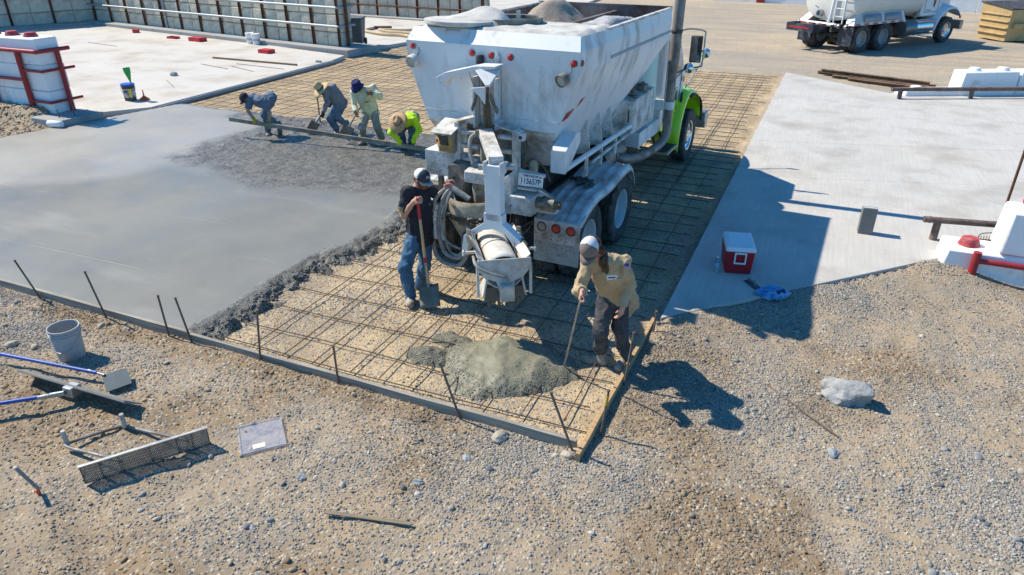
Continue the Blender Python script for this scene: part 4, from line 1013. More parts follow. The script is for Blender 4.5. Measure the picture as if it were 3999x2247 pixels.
# --- deck over the cement bin, hatch, lid and spilled material
dk = thing('cement_deck', None, None); dk.parent = T
def deck_z(x, y): return 3.115 + 0.05 * np.clip(fbm(x, y, 2.0, 5, 4) - 0.36, 0, 1) + 0.02 * np.clip(fbm(x, y, 6.0, 18, 2) - 0.4, 0, 1) + 0.05 * np.exp(-(((x + 0.1) / 0.6) ** 2 + ((y - 0.75) / 0.5) ** 2)) * fbm(x, y, 4.0, 7, 2) - 0.05 * np.maximum(sstep(1.0, 1.09, np.abs(x)), np.maximum(sstep(0.22, 0.13, y), sstep(1.22, 1.32, y)))
link('dusty_plate', sheet('dusty_plate', axis_coords([(-1.09, 1.09, 0.04)]), axis_coords([(0.13, 1.32, 0.04)]), deck_z), DUST, dk)
b = MB(); b.prism([(-0.84, 1.28, 2.1), (0.84, 1.28, 2.1), (1.07, 1.28, 2.75), (1.07, 1.28, 3.112), (-1.07, 1.28, 3.112), (-1.07, 1.28, 2.75)], (0, 0.04, 0)); b.build('bulkhead', GRIME, dk)
b = MB(); b.lathe([(0.36, 3.08), (0.36, 3.185), (0.385, 3.195), (0.385, 3.08)], (-0.12, 0.86, 0), n=36); b.build('hatch_ring', mat('dark_hatch', (0.10, 0.11, 0.10), 0.7, dirt=(0.3, 0.29, 0.26), dirt_amt=0.4, dirt_scale=6), dk)
b = MB(); b.cyl((-0.12, 0.86, 3.13), (-0.12, 0.86, 3.145), 0.36, n=36); b.build('hatch_shade_disc', DARK, dk)  # black disc stands in for the shade inside the open hatch
b = MB(); b.box(0.05, 0.09, 0.62, 0.66, 3.2, 3.30); b.build('latch', STEEL, dk)
b = MB(); b.lathe([(0.001, 0.0), (0.42, 0.0), (0.44, 0.015), (0.44, 0.05), (0.42, 0.055), (0.001, 0.06)], (-0.62, 0.40, 3.135), (0.02, 0.03, 1), n=40); b.build('lid', DUST, dk)
def spill(name, x0, x1, y0, y1, f, m, parent, st=0.035, keep=None):
    return link(name, sheet(name, axis_coords([(x0, x1, st)]), axis_coords([(y0, y1, st)]), f, keep), m, parent)
spill('spilled_sand', -1.02, 0.05, 0.08, 1.25, lambda x, y: 3.185 + 0.13 * np.exp(-(((x + 0.45) / 0.28) ** 2 + ((y - 0.80) / 0.25) ** 2)) + 0.03 * np.exp(-(((x + 0.65) / 0.3) ** 2 + ((y - 0.4) / 0.3) ** 2)) + 0.03 * (fbm(x, y, 3, 6, 3) - 0.44) - 0.13 * sstep(0.32, 0.55, np.hypot(x + 0.52, (y - 0.6) * 0.9)), DUST, dk, keep=lambda X, Y, Z: Z > 3.12)
# aggregate in the bins
def heap_a(x, y): return 2.80 + 0.46 * np.exp(-(((x + 0.35) / 0.45) ** 2 + ((y - 2.7) / 0.65) ** 2)) + 0.22 * (fbm(x, y, 5, 2.5, 4) - 0.44)
spill('sand_load', -1.06, 0.22, 1.34, 3.74, heap_a, SAND, hop, 0.04)
def heap_b(x, y): return 2.93 + 0.20 * np.exp(-(((x - 0.72) / 0.35) ** 2 + ((y - 2.0) / 0.8) ** 2)) + 0.05 * sstep(0.7, 0.9, x) * sstep(3.4, 3.0, y) + 0.07 * (fbm(x, y, 8, 5, 4) - 0.44) + 0.03 * (fbm(x, y, 9, 22, 2) - 0.4) - 0.25 * sstep(2.6, 3.4, y) - 0.16 * sstep(0.93, 1.07, x)
spill('aggregate_load', 0.24, 1.07, 1.34, 3.72, heap_b, STONE, hop, 0.03)
b = MB(); b.box(0.21, 0.26, 1.33, 3.82, 2.5, 3.04); b.build('divider', BINRUST, hop)

# --- lights on the hopper
for x, z in ((-1.05, 2.90), (-0.22, 2.87), (0.04, 2.86), (0.29, 2.855), (1.08, 2.84)):
    b = MB(); b.cyl((x, 0.0, z), (x, -0.022, z), 0.042, 0.040, n=20); q = b.build('marker_light', GRIME, T)
    b = MB(); b.lathe([(0.03, 0), (0.03, 0.016), (0.02, 0.026), (0.001, 0.03)], (x, -0.018, z), (0, -1, 0), n=18); b.build('lens', REDLENS, q)
b = MB(); b.cyl((1.146, 0.05, 2.84), (1.162, 0.05, 2.84), 0.036, n=20); q = b.build('marker_light', GRIME, T)
b = MB(); b.lathe([(0.028, 0), (0.028, 0.012), (0.001, 0.022)], (1.158, 0.05, 2.84), (1, 0, 0), n=18); b.build('lens', REDLENS, q)
for x, z, yaw_ in ((-1.02, 2.76, -0.1), (1.00, 2.69, -0.35)):
    d = unit((yaw_, -1, -0.35)); c0 = V3((x, -0.01, z))
    b = MB(); b.lathe([(0.001, 0.0), (0.045, 0.005), (0.068, 0.03), (0.075, 0.08), (0.075, 0.12), (0.066, 0.12), (0.064, 0.10)], c0, d, n=24); q = b.build('work_lamp', GRIME if x > 0 else WHD, T)
    b = MB(); b.cyl(c0 + d * 0.098, c0 + d * 0.103, 0.064, n=24); b.build('glass', LAMPG, q)
    b = MB(); b.tube(arc([c0 + V3((0.02, 0, 0.03)), c0 + V3((0.06, -0.02, 0.07)), c0 + V3((0.04, 0.01, 0.13))]), 0.006, 6); b.build('cable', GRIME, q)

# --- rear mast: uprights, folding hook, cylinder, spring, hoses
for x in (-0.14, 0.155):
    b = MB(); b.box(x - 0.012, x + 0.012, -0.15, -0.01, 2.02, 2.62); b.box(x - 0.045, x + 0.012, -0.03, -0.01, 2.02, 2.62); b.build('mast_upright', WHT, T)
b = MB(); b.prism([(0.14, -0.02, 2.55), (0.17, -0.02, 2.55), (0.16, -0.02, 2.86), (0.13, -0.02, 2.90), (0.10, -0.02, 2.86)], (0, -0.03, 0)); b.build('mast_ear', WHD, T, bevel=0.004)
b = MB(); b.lathe([(0.001, 0), (0.045, 0), (0.05, 0.02), (0.05, 0.08), (0.04, 0.1), (0.001, 0.105)], (-0.10, -0.04, 2.76), n=18); b.build('mast_cap', DARK, T)
hk = MB()
hk.prism([(-0.52, -0.36, 2.62), (-0.40, -0.36, 2.685), (0.02, -0.36, 2.79), (0.27, -0.36, 2.80), (0.27, -0.36, 2.775), (0.03, -0.36, 2.74), (-0.30, -0.36, 2.655), (-0.41, -0.36, 2.60), (-0.425, -0.36, 2.52), (-0.45, -0.36, 2.585), (-0.475, -0.36, 2.545)], (0, 0.22, 0))
hk.build('folding_hook', WHT, T, bevel=0.004)
b = MB(); b.hexa([(0.04, -0.40, 2.735), (0.24, -0.52, 2.60), (0.28, -0.5, 2.60), (0.28, -0.2, 2.77), (0.04, -0.40, 2.755), (0.24, -0.53, 2.625), (0.28, -0.52, 2.625), (0.28, -0.2, 2.79)]); b.prism([(0.06, -0.56, 2.58), (0.22, -0.52, 2.60), (0.20, -0.50, 2.40), (0.155, -0.53, 2.49)], (0.0, 0.03, 0)); b.build('hook_claw', WHT, T, bevel=0.004)
b = MB(); b.cyl((0.02, -0.14, 2.32), (0.02, -0.14, 2.70), 0.045); b.cyl((0.02, -0.14, 2.05), (0.02, -0.14, 2.34), 0.032); b.build('lift_cylinder', mat('oily_brown_steel', (0.16, 0.115, 0.07), 0.5, 0.3, 0.3, 5), T)
path = []
for i in range(90):
    t = i / 89; c0 = V3((-0.085, -0.28, 2.63)) * (1 - t) + V3((0.005, -0.27, 2.44)) * t; a_ = t * 2 * math.pi * 16
    path.append(c0 + V3((math.cos(a_), math.sin(a_), 0)) * 0.014)
b = MB(); b.tube(path, 0.0035, 4); b.build('spring', STEEL, T)
b = MB(); b.tube(arc([(-0.085, -0.28, 2.63), (-0.11, -0.29, 2.70), (-0.12, -0.3, 2.72)]), 0.006, 6); b.build('spring_hook', STEEL, T)
for x_, sg in ((-0.06, -1), (0.09, 1)):
    b = MB(); b.prism([(x_, -0.20, 2.45), (x_ + sg * 0.02, -0.20, 2.45), (x_ + sg * 0.10, -0.18, 2.26), (x_ + sg * 0.09, -0.18, 2.22)], (0, 0.05, 0)); b.build('brace', GRIME, T)
for k_ in range(3):
    b = MB(); b.tube(arc([(0.03 + 0.02 * k_, -0.22, 2.43), (0.10 + 0.02 * k_, -0.26, 2.34), (0.115 + 0.018 * k_, -0.25, 2.15), (0.12 + 0.015 * k_, -0.24, 1.98)]), 0.011, 6); b.build('hydraulic_line', BROWNHOSE, T)

# --- rear support frame
for x in (-0.30, 0.485):
    b = MB(); b.box(x - 0.035, x + 0.035, -0.30, -0.20, 1.36 if x < 0 else 1.42, 2.10); b.build('frame_post', WHD, T, bevel=0.006)
b = MB(); b.beam((-0.33, -0.25, 2.10), (-0.14, -0.10, 2.15), 0.11, 0.02); b.beam((0.155, -0.1, 2.14), (0.30, -0.25, 2.11), 0.11, 0.02); b.beam((0.30, -0.25, 2.105), (0.56, -0.25, 2.07), 0.12, 0.02)
b.build('frame_cap', WHD, T)
for zz in (1.98, 1.81, 1.65):
    for x0, x1 in ((-0.265, -0.03), (0.24, 0.45)):
        b = MB(); b.box(x0, x1, -0.27, -0.20, zz - 0.022, zz + 0.022); b.build('cross_rung', WHD, T, bevel=0.005)
b = MB(); b.box(-0.29, 0.47, -0.06, 0.12, 1.55, 2.04); b.build('gearbox_plate', GRIME, T)
b = MB(); b.box(0.52, 0.60, -0.30, -0.22, 1.97, 2.06); b.build('lug', WHD, T, bevel=0.006)
b = MB(); b.cyl((0.56, -0.305, 2.015), (0.56, -0.295, 2.015), 0.022); b.build('lug_pin', DARK, T)

# --- swing boom: upper arm, elbow, drop arm with fork
b = MB(); b.cyl((0.08, -0.30, 1.35), (0.08, -0.30, 1.98), 0.05); b.build('boom_post', GRIME, T)
b = MB(); b.box(0.0, 0.19, -0.38, -0.24, 1.97, 2.06); b.build('boom_pivot', GRIME, T, bevel=0.008)
b = MB(); b.beam((0.09, -0.28, 2.02), (0.62, -1.02, 1.94), 0.165, 0.09); b.build('boom_arm', WHD, T, bevel=0.006)
b = MB(); b.cyl((0.43, -1.08, 1.86), (0.79, -0.90, 1.86), 0.035, n=18); b.build('elbow_pin', STEEL, T)
b = MB(); b.hexa([(0.51, -1.09, 1.26), (0.70, -1.09, 1.26), (0.70, -0.97, 1.26), (0.51, -0.97, 1.26), (0.51, -1.09, 1.90), (0.70, -1.09, 1.90), (0.70, -0.97, 1.90), (0.51, -0.97, 1.90)]); b.build('drop_arm', WHT, T, bevel=0.006)
for x in (0.505, 0.705):
    b = MB(); b.box(x - 0.008, x + 0.008, -1.10, -0.95, 1.80, 1.935); b.build('elbow_cheek', WHT, T, bevel=0.004)
fo = [(0.49, 1.34), (0.49, 1.22), (0.22, 1.02), (0.19, 0.84), (0.26, 0.82), (0.29, 0.98), (0.44, 1.12), (0.60, 1.165), (0.76, 1.13), (0.86, 1.02), (0.89, 0.90), (0.96, 0.92), (0.94, 1.08), (0.72, 1.24), (0.72, 1.34)]
b = MB()
for q0, q1 in ((0.0, 0.11),):
    pts = [(x, -1.09 + q0, z) for x, z in fo]
    n_ = len(pts); back = [(x, -1.09 + q1, z) for x, z in fo]
    tri = [(0, 1, 13, 14), (1, 6, 7, 8, 13), (1, 2, 5, 6), (2, 3, 4, 5), (13, 8, 9, 12), (9, 10, 11, 12)]
    b.add(pts, tri); b.add(back, [t[::-1] for t in tri]); b.add(pts + back, [(i, (i + 1) % n_, n_ + (i + 1) % n_, n_ + i) for i in range(n_)])
b.build('fork', WHT, T, bevel=0.004)

# --- chute with its auger cover
ch = thing('chute', None, None); ch.parent = T
S0 = V3((0.34, -0.68, 0.89)); S1 = V3((1.00, -1.58, 0.97)); cd = unit(S1 - S0); cn = unit(np.cross(cd, (0, 0, 1))); cu = np.cross(cn, cd); CL = np.linalg.norm(S1 - S0)
def cp(s, t, z): return S0 + cd * s + cn * t + cu * z
CHW = mat('chute_cement_white', (0.60, 0.58, 0.52), 0.75, 0, 0.1, 4, dirt=(0.40, 0.37, 0.31), dirt_amt=0.4, dirt_scale=6, bump=0.003)
rows = []
for s_ in (0.0, 0.3, 0.6, 0.9, CL):
    rows.append([cp(s_, t, z) for t, z in [(-0.27, 0.12), (-0.25, 0.08), (-0.23, 0.0)] + [(0.23 * math.sin(a_), -0.23 * math.cos(a_) + 0.0) for a_ in np.linspace(-1.45, 1.45, 11)] + [(0.23, 0.0), (0.25, 0.08), (0.27, 0.12)]])
b = MB(); b.grid(rows); b.build('trough', CHW, ch, solid=0.012)
rows = [[cp(s_, 0.17 * math.sin(a_), 0.0 + 0.13 * math.cos(a_)) for a_ in np.linspace(-1.35, 1.35, 13)] for s_ in np.linspace(0.02, CL - 0.02, 9)]
b = MB(); b.grid(rows); b.build('auger_cover', CHW, ch, solid=0.01)
b = MB(); b.tube([cp(0.58, 0.175 * math.sin(a_), 0.135 * math.cos(a_)) for a_ in np.linspace(-1.35, 1.35, 13)], 0.008, 5); b.build('cover_strap', DARK, ch)
for sg in (-1, 1):
    b = MB(); b.hexa([cp(0.0, sg * 0.20, 0.06), cp(CL, sg * 0.20, 0.06), cp(CL, sg * 0.285, 0.13), cp(0.0, sg * 0.285, 0.13), cp(0.0, sg * 0.20, 0.075), cp(CL, sg * 0.20, 0.075), cp(CL, sg * 0.285, 0.15), cp(0.0, sg * 0.285, 0.15)]); b.build('flange', CHW, ch, bevel=0.006)
    b = MB(); b.cyl(cp(CL - 0.34, sg * 0.27, 0.08), cp(CL - 0.34, sg * 0.40, 0.08), 0.018, n=12); b.cyl(cp(CL - 0.34, sg * 0.39, 0.08), cp(CL - 0.34, sg * 0.405, 0.08), 0.036, n=14); b.build('handle_stub', CHW, ch)
    b = MB(); b.hexa([cp(CL - 0.02, sg * 0.27, 0.05), cp(CL + 0.01, sg * 0.27, 0.05), cp(CL + 0.01, sg * 0.30, 0.05), cp(CL - 0.02, sg * 0.30, 0.05), cp(CL - 0.02, sg * 0.27, -0.31), cp(CL + 0.01, sg * 0.27, -0.31), cp(CL + 0.01, sg * 0.30, -0.31), cp(CL - 0.02, sg * 0.30, -0.31)]); b.build('end_leg', CHW, ch, bevel=0.003)
    b = MB(); b.hexa([cp(CL - 0.02, sg * 0.17, -0.05), cp(CL + 0.015, sg * 0.17, -0.05), cp(CL + 0.015, sg * 0.19, -0.05), cp(CL - 0.02, sg * 0.19, -0.05), cp(CL - 0.3, sg * 0.23, -0.32), cp(CL + 0.015, sg * 0.22, -0.32), cp(CL + 0.015, sg * 0.24, -0.32), cp(CL - 0.3, sg * 0.25, -0.32)]); b.build('spout_cheek', CHW, ch)
    b = MB(); b.beam(cp(0.10, sg * 0.29, 0.10), cp(CL - 0.2, sg * 0.285, 0.17), 0.018, 0.018); b.build('side_rod', DARK, ch)
    b = MB(); b.box(0, 0, 0, 0, 0, 0); b.v = []; b.f = []
    cpv = cp(0.36, sg * 0.29, 0.05); b.beam(cpv, cpv + V3((0, 0, 0.16)), 0.03, 0.05, up=(1, 0, 0)); b.cyl(cpv + V3((-0.03, 0, 0.08)), cpv + V3((0.03, 0, 0.08)), 0.02); b.build('fork_lug', STEEL, ch)
b = MB(); ep = [(-0.29, 0.11), (0.29, 0.11), (0.29, 0.0), (0.20, -0.10), (0.09, -0.14), (0.05, -0.30), (-0.09, -0.30), (-0.11, -0.14), (-0.20, -0.10), (-0.29, 0.0)]
b.prism([cp(CL + 0.002, t, z) for t, z in ep], cd * 0.014); b.build('end_plate', CHW, ch, bevel=0.003)
b = MB(); b.hexa([cp(CL + 0.016, -0.09, -0.34), cp(CL + 0.016, 0.06, -0.34), cp(CL + 0.12, 0.06, -0.34), cp(CL + 0.12, -0.09, -0.34), cp(CL + 0.016, -0.09, -0.16), cp(CL + 0.016, 0.06, -0.16), cp(CL + 0.12, 0.06, -0.16), cp(CL + 0.12, -0.09, -0.16)]); b.build('auger_motor', CHW, ch, bevel=0.012)
b = MB()
for t, z in ((-0.07, -0.32), (0.04, -0.32), (-0.07, -0.18), (0.04, -0.18)): b.cyl(cp(CL + 0.118, t, z), cp(CL + 0.13, t, z), 0.014, n=8)
for t, z in ((-0.15, 0.09), (0.12, 0.09), (-0.15, -0.02), (0.12, -0.02)): b.cyl(cp(CL + 0.014, t, z), cp(CL + 0.022, t, z), 0.010, n=8)
b.build('bolts', STEEL, ch)
b = MB(); b.tube(arc([cp(CL + 0.06, -0.02, -0.15), cp(CL + 0.07, -0.01, -0.08), cp(CL + 0.09, 0.06, -0.05), cp(CL + 0.08, 0.20, 0.0), cp(CL + 0.02, 0.30, 0.06), cp(CL - 0.15, 0.31, 0.1)]), 0.016, 8); b.build('motor_hose', HOSE, ch)
b = MB(); b.hexa([cp(CL - 0.25, -0.20, -0.22), cp(CL - 0.02, -0.20, -0.22), cp(CL - 0.02, 0.20, -0.22), cp(CL - 0.25, 0.20, -0.22), cp(CL - 0.25, -0.20, -0.36), cp(CL - 0.02, -0.22, -0.38), cp(CL - 0.02, 0.22, -0.38), cp(CL - 0.25, 0.20, -0.36)]); b.build('spout_lining', mat('wet_cement_dark', (0.13, 0.12, 0.10), 0.5, bump=0.01, bscale=30), ch)
b = MB(); rdr = random.Random(4)
for i in range(26):
    s_ = CL - 0.02 - rdr.random() * 0.1; t = rdr.uniform(-0.18, 0.2); z = -0.36 - rdr.random() * 0.08; p = cp(s_, t, z); b.ball(p, 0.008 + 0.012 * rdr.random(), None, 0.02 + 0.03 * rdr.random(), n=6, m=4)
b.build('cement_drips', MATS['wet_cement_dark'], ch)

# --- receiving bowl and discharge pipe
bl = thing('receiving_bowl', None, None); bl.parent = T
BOWLM = mat('bowl_cement_coated', (0.36, 0.32, 0.245), 0.8, 0, 0.2, 4, dirt=(0.10, 0.08, 0.05), dirt_amt=0.42, dirt_scale=5, bump=0.004)
b = MB(); b.lathe([(0.34, 1.30), (0.365, 1.24), (0.35, 1.10), (0.36, 1.06), (0.31, 0.96), (0.22, 0.78), (0.20, 0.74)], (0.05, -0.46, 0), n=32); b.build('cone', BOWLM, bl, solid=0.015)
b = MB(); b.lathe([(0.372, 1.11), (0.385, 1.09), (0.385, 1.065), (0.37, 1.05)], (0.05, -0.46, 0), n=32); b.build('clamp_ring', mat('rust_black_band', (0.07, 0.05, 0.03), 0.7, 0.2, 0.4, 9), bl)
b = MB(); b.lathe([(0.20, 0.95), (0.24, 0.80), (0.23, 0.62), (0.16, 0.58)], (0.16, -0.58, 0), n=24); b.build('outlet_boot', mat('black_boot', (0.05, 0.055, 0.06), 0.6, dirt=(0.2, 0.19, 0.17), dirt_amt=0.4, dirt_scale=6), bl, solid=0.01)
b = MB(); b.cyl((0.08, -0.42, 1.20), (0.08, -0.42, 1.52), 0.095, 0.10, n=20); b.build('discharge_pipe', mat('rust_streaked_pipe', (0.46, 0.42, 0.35), 0.7, 0, 0.15, 4, dirt=(0.20, 0.09, 0.03), dirt_amt=0.5, dirt_scale=5), bl)
b = MB(); b.hexa([(-0.06, -0.56, 1.46), (0.24, -0.56, 1.46), (0.24, -0.30, 1.46), (-0.06, -0.30, 1.46), (-0.06, -0.56, 1.60), (0.24, -0.56, 1.60), (0.24, -0.30, 1.64), (-0.06, -0.30, 1.64)]); b.build('pipe_collar', WHD, bl, bevel=0.01)
b = MB(); b.hexa([(-0.33, -0.52, 1.28), (-0.10, -0.52, 1.24), (-0.02, -0.25, 1.24), (-0.30, -0.20, 1.30), (-0.31, -0.50, 1.62), (-0.12, -0.50, 1.46), (-0.06, -0.23, 1.60), (-0.29, -0.19, 1.66)]); b.build('splash_guard', GRIME, bl)
b = MB(); b.add([(-0.33, -0.42, 1.28), (-0.30, -0.56, 1.10), (-0.12, -0.74, 1.02), (-0.02, -0.80, 1.18), (-0.16, -0.66, 1.36)], [(0, 1, 2, 3, 4)]); b.build('front_guard', CHW, bl, solid=0.015)
pth = arc([(-0.24, -0.66, 1.46), (-0.10, -0.67, 1.38), (0.06, -0.66, 1.29)], 8)
b = MB(); b.tube(pth, 0.038, 12); b.build('water_tube', HOSE, bl)
b = MB(); b.tube([pth[0] - unit(pth[1] - pth[0]) * 0.01, pth[4]], 0.041, 12); b.build('red_sleeve', mat('faded_red_sleeve', (0.55, 0.20, 0.17), 0.7), bl)
for dx, low, x1, nm in ((-0.02, 0.60, 0.14, 0), (-0.12, 0.50, 0.18, 1), (0.05, 0.64, 0.10, 2), (0.03, 0.74, 0.06, 3)):
    r_ = 0.026 if nm < 2 else 0.014
    b = MB(); b.tube(arc([(-0.17 + dx * 0.4, -0.66, 1.42), (-0.25 + dx, -0.74, 1.25), (-0.30 + dx, -0.78, 0.95), (-0.20 + dx, -0.84, low + 0.04), (0.0, -0.88, low), (x1, -0.90, 0.74)], 7), r_, 8); b.build('hydraulic_hose', HOSE, bl)

# --- control box and cabinets on the left
cb = thing('control_box', None, None); cb.parent = T; cb.location = (-0.14, 0.06, -0.02); cb.scale = (0.76, 0.76, 1.0)
b = MB(); b.hexa([(-0.50, -0.56, 1.75), (-0.22, -0.56, 1.75), (-0.22, -0.30, 1.75), (-0.50, -0.30, 1.75), (-0.54, -0.62, 2.00), (-0.20, -0.62, 2.00), (-0.20, -0.28, 2.05), (-0.54, -0.28, 2.05)]); b.build('housing', GRIME, cb, bevel=0.006)
b = MB(); b.hexa([(-0.58, -0.68, 1.995), (-0.19, -0.68, 1.995), (-0.16, -0.24, 2.10), (-0.56, -0.24, 2.10), (-0.58, -0.68, 2.01), (-0.19, -0.68, 2.01), (-0.16, -0.24, 2.115), (-0.56, -0.24, 2.115)]); b.build('hood', WHD, cb, bevel=0.003)
b = MB(); b.add([(-0.49, -0.575, 1.76), (-0.23, -0.575, 1.76), (-0.22, -0.625, 1.98), (-0.52, -0.625, 1.98)], [(0, 1, 2, 3)]); b.build('panel_face', PANELY, cb, solid=0.006)
b = MB(); b.add([(-0.45, -0.605, 1.85), (-0.29, -0.605, 1.85), (-0.285, -0.632, 1.97), (-0.46, -0.632, 1.97)], [(0, 1, 2, 3)]); b.build('display', DARK, cb, solid=0.012)
b = MB(); b.ball((-0.495, -0.625, 1.90), 0.02); b.build('stop_button', REDLENS, cb)
for r_ in range(2):
    for i in range(7):
        b = MB(); x = -0.465 + i * 0.036; z = 1.785 + r_ * 0.035; b.cyl((x, -0.58, z), (x, -0.605, z - 0.002), 0.007, n=8); b.build('switch', STEEL, cb)
b = MB(); b.box(-0.80, -0.22, -0.26, 0.15, 1.38, 1.70); q = b.build('side_cabinet', WHD, T, bevel=0.008)
b = MB(); b.cyl((-0.42, -0.26, 1.52), (-0.42, -0.30, 1.52), 0.028); b.cyl((-0.45, -0.29, 1.50), (-0.41, -0.30, 1.52), 0.012); b.build('latch', DARK, q)
b = MB(); b.box(-0.19, 0.02, -0.24, 0.1, 1.40, 1.66); b.build('side_cabinet', WHD, T, bevel=0.008)
for x in (-0.66, -0.30):
    b = MB(); b.box(x - 0.03, x + 0.03, -0.16, -0.10, 0.95, 1.38); b.build('cabinet_leg', GRIME, T)
b = MB(); b.box(-0.95, -0.2, -0.14, 0.02, 1.10, 1.20); b.build('cross_beam', GRIME, T)
b = MB(); b.box(-0.30, 0.95, -0.12, 0.05, 1.06, 1.18); b.build('cross_beam', WHD, T)

# --- auger drive on the right, number plate
dv = thing('auger_drive', None, None); dv.parent = T
b = MB(); b.box(0.50, 0.79, -0.46, -0.10, 1.12, 1.35); b.build('gear_housing', WHD, dv, bevel=0.012)
b = MB(); b.hexa([(0.32, -0.44, 1.10), (0.50, -0.44, 1.10), (0.50, -0.20, 1.10), (0.32, -0.2, 1.10), (0.38, -0.42, 1.52), (0.50, -0.42, 1.62), (0.50, -0.2, 1.62), (0.40, -0.2, 1.52)]); b.build('bracket', WHD, dv, bevel=0.006)
b = MB(); b.cyl((0.79, -0.30, 1.26), (0.86, -0.30, 1.26), 0.07, n=20); b.cyl((0.86, -0.30, 1.26), (1.03, -0.30, 1.26), 0.088, n=20); b.cyl((1.03, -0.30, 1.26), (1.10, -0.30, 1.26), 0.05, n=14); b.build('hydraulic_motor', mat('oily_motor', (0.28, 0.26, 0.22), 0.25, 0.4, 0.3, 4, dirt=(0.10, 0.07, 0.035), dirt_amt=0.5, dirt_scale=6), dv)
for k_ in range(3):
    b = MB(); b.tube(arc([(0.60 + 0.05 * k_, -0.34 + 0.02 * k_, 1.42 + 0.02 * k_), (0.78, -0.36 + 0.05 * k_, 1.44), (0.92, -0.34 + 0.03 * k_, 1.38), (1.0 + 0.03 * k_, -0.31, 1.33)]), 0.013, 8); b.build('drive_hose', HOSE, dv)
b = MB(); b.box(0.56, 0.80, -0.36, -0.2, 1.41, 1.43); b.build('shelf', WHD, dv)
b = MB(); b.cyl((0.515, -0.462, 1.22), (0.515, -0.458, 1.22), 0.012); b.build('drain_hole', DARK, dv)
PLATEW = mat('plate_white', (0.80, 0.80, 0.78), 0.45, 0, 0.03, 6, dirt=(0.55, 0.5, 0.4), dirt_amt=0.15, dirt_scale=20)
PLATEB = mat('plate_ink', (0.02, 0.03, 0.09), 0.5)
pl_ = thing('number_plate', None, None); pl_.parent = T; pl_.location = (0.715, -0.33, 1.53); pl_.rotation_euler = (R(-6), R(2), R(8))
b = MB(); b.box(-0.1525, 0.1525, -0.002, 0.002, -0.076, 0.076); b.build('sheet', PLATEW, pl_, bevel=0.0015)
def text(body, size, x, z, m, parent, y=-0.0035, sx_=1.0):
    cu_ = bpy.data.curves.new('lettering', 'FONT'); cu_.body = body; cu_.size = size; cu_.align_x = 'CENTER'; cu_.align_y = 'CENTER'; cu_.extrude = 0.0006; cu_.offset = 0.0012
    o = bpy.data.objects.new('lettering', cu_); COL.objects.link(o); cu_.materials.append(m); o.parent = parent; o.location = (x, y, z); o.rotation_euler = (R(90), 0, 0); o.scale = (sx_, 1, 1)
    me_ = bpy.data.meshes.new_from_object(o); m_ = bpy.data.objects.new('lettering', me_); COL.objects.link(m_); m_.parent = parent; m_.location = o.location; m_.rotation_euler = o.rotation_euler; m_.scale = o.scale
    bpy.data.objects.remove(o); return m_
text('NEVADA', 0.038, 0.0, 0.049, PLATEB, pl_, sx_=1.15); text('115657P', 0.092, -0.002, -0.018, PLATEB, pl_, sx_=0.78); text('NV', 0.026, 0.118, 0.045, PLATEB, pl_)
for x, z in ((-0.10, 0.06), (0.085, 0.06), (-0.125, -0.06), (0.125, -0.06)):
    b = MB(); b.cyl((x, -0.002, z), (x, -0.006, z), 0.006, n=8); b.build('screw', RUST, pl_)
b = MB(); b.beam((0.53, -0.26, 1.61), (0.88, -0.28, 1.59), 0.02, 0.04); b.build('plate_bar', WHD, T)
b = MB(); b.tube(arc([(0.53, -0.1, 1.62), (0.60, -0.05, 1.70), (0.72, 0.02, 1.60), (0.78, 0.1, 1.40)]), 0.012, 8); b.build('hydraulic_line', BROWNHOSE, T)
b = MB(); b.lathe([(0.001, -0.08), (0.05, -0.07), (0.06, 0.0), (0.055, 0.06), (0.03, 0.09), (0.001, 0.095)], (0.62, -0.05, 1.60), n=16); b.build('filter_bowl', mat('amber_filter', (0.45, 0.36, 0.25), 0.4), T)

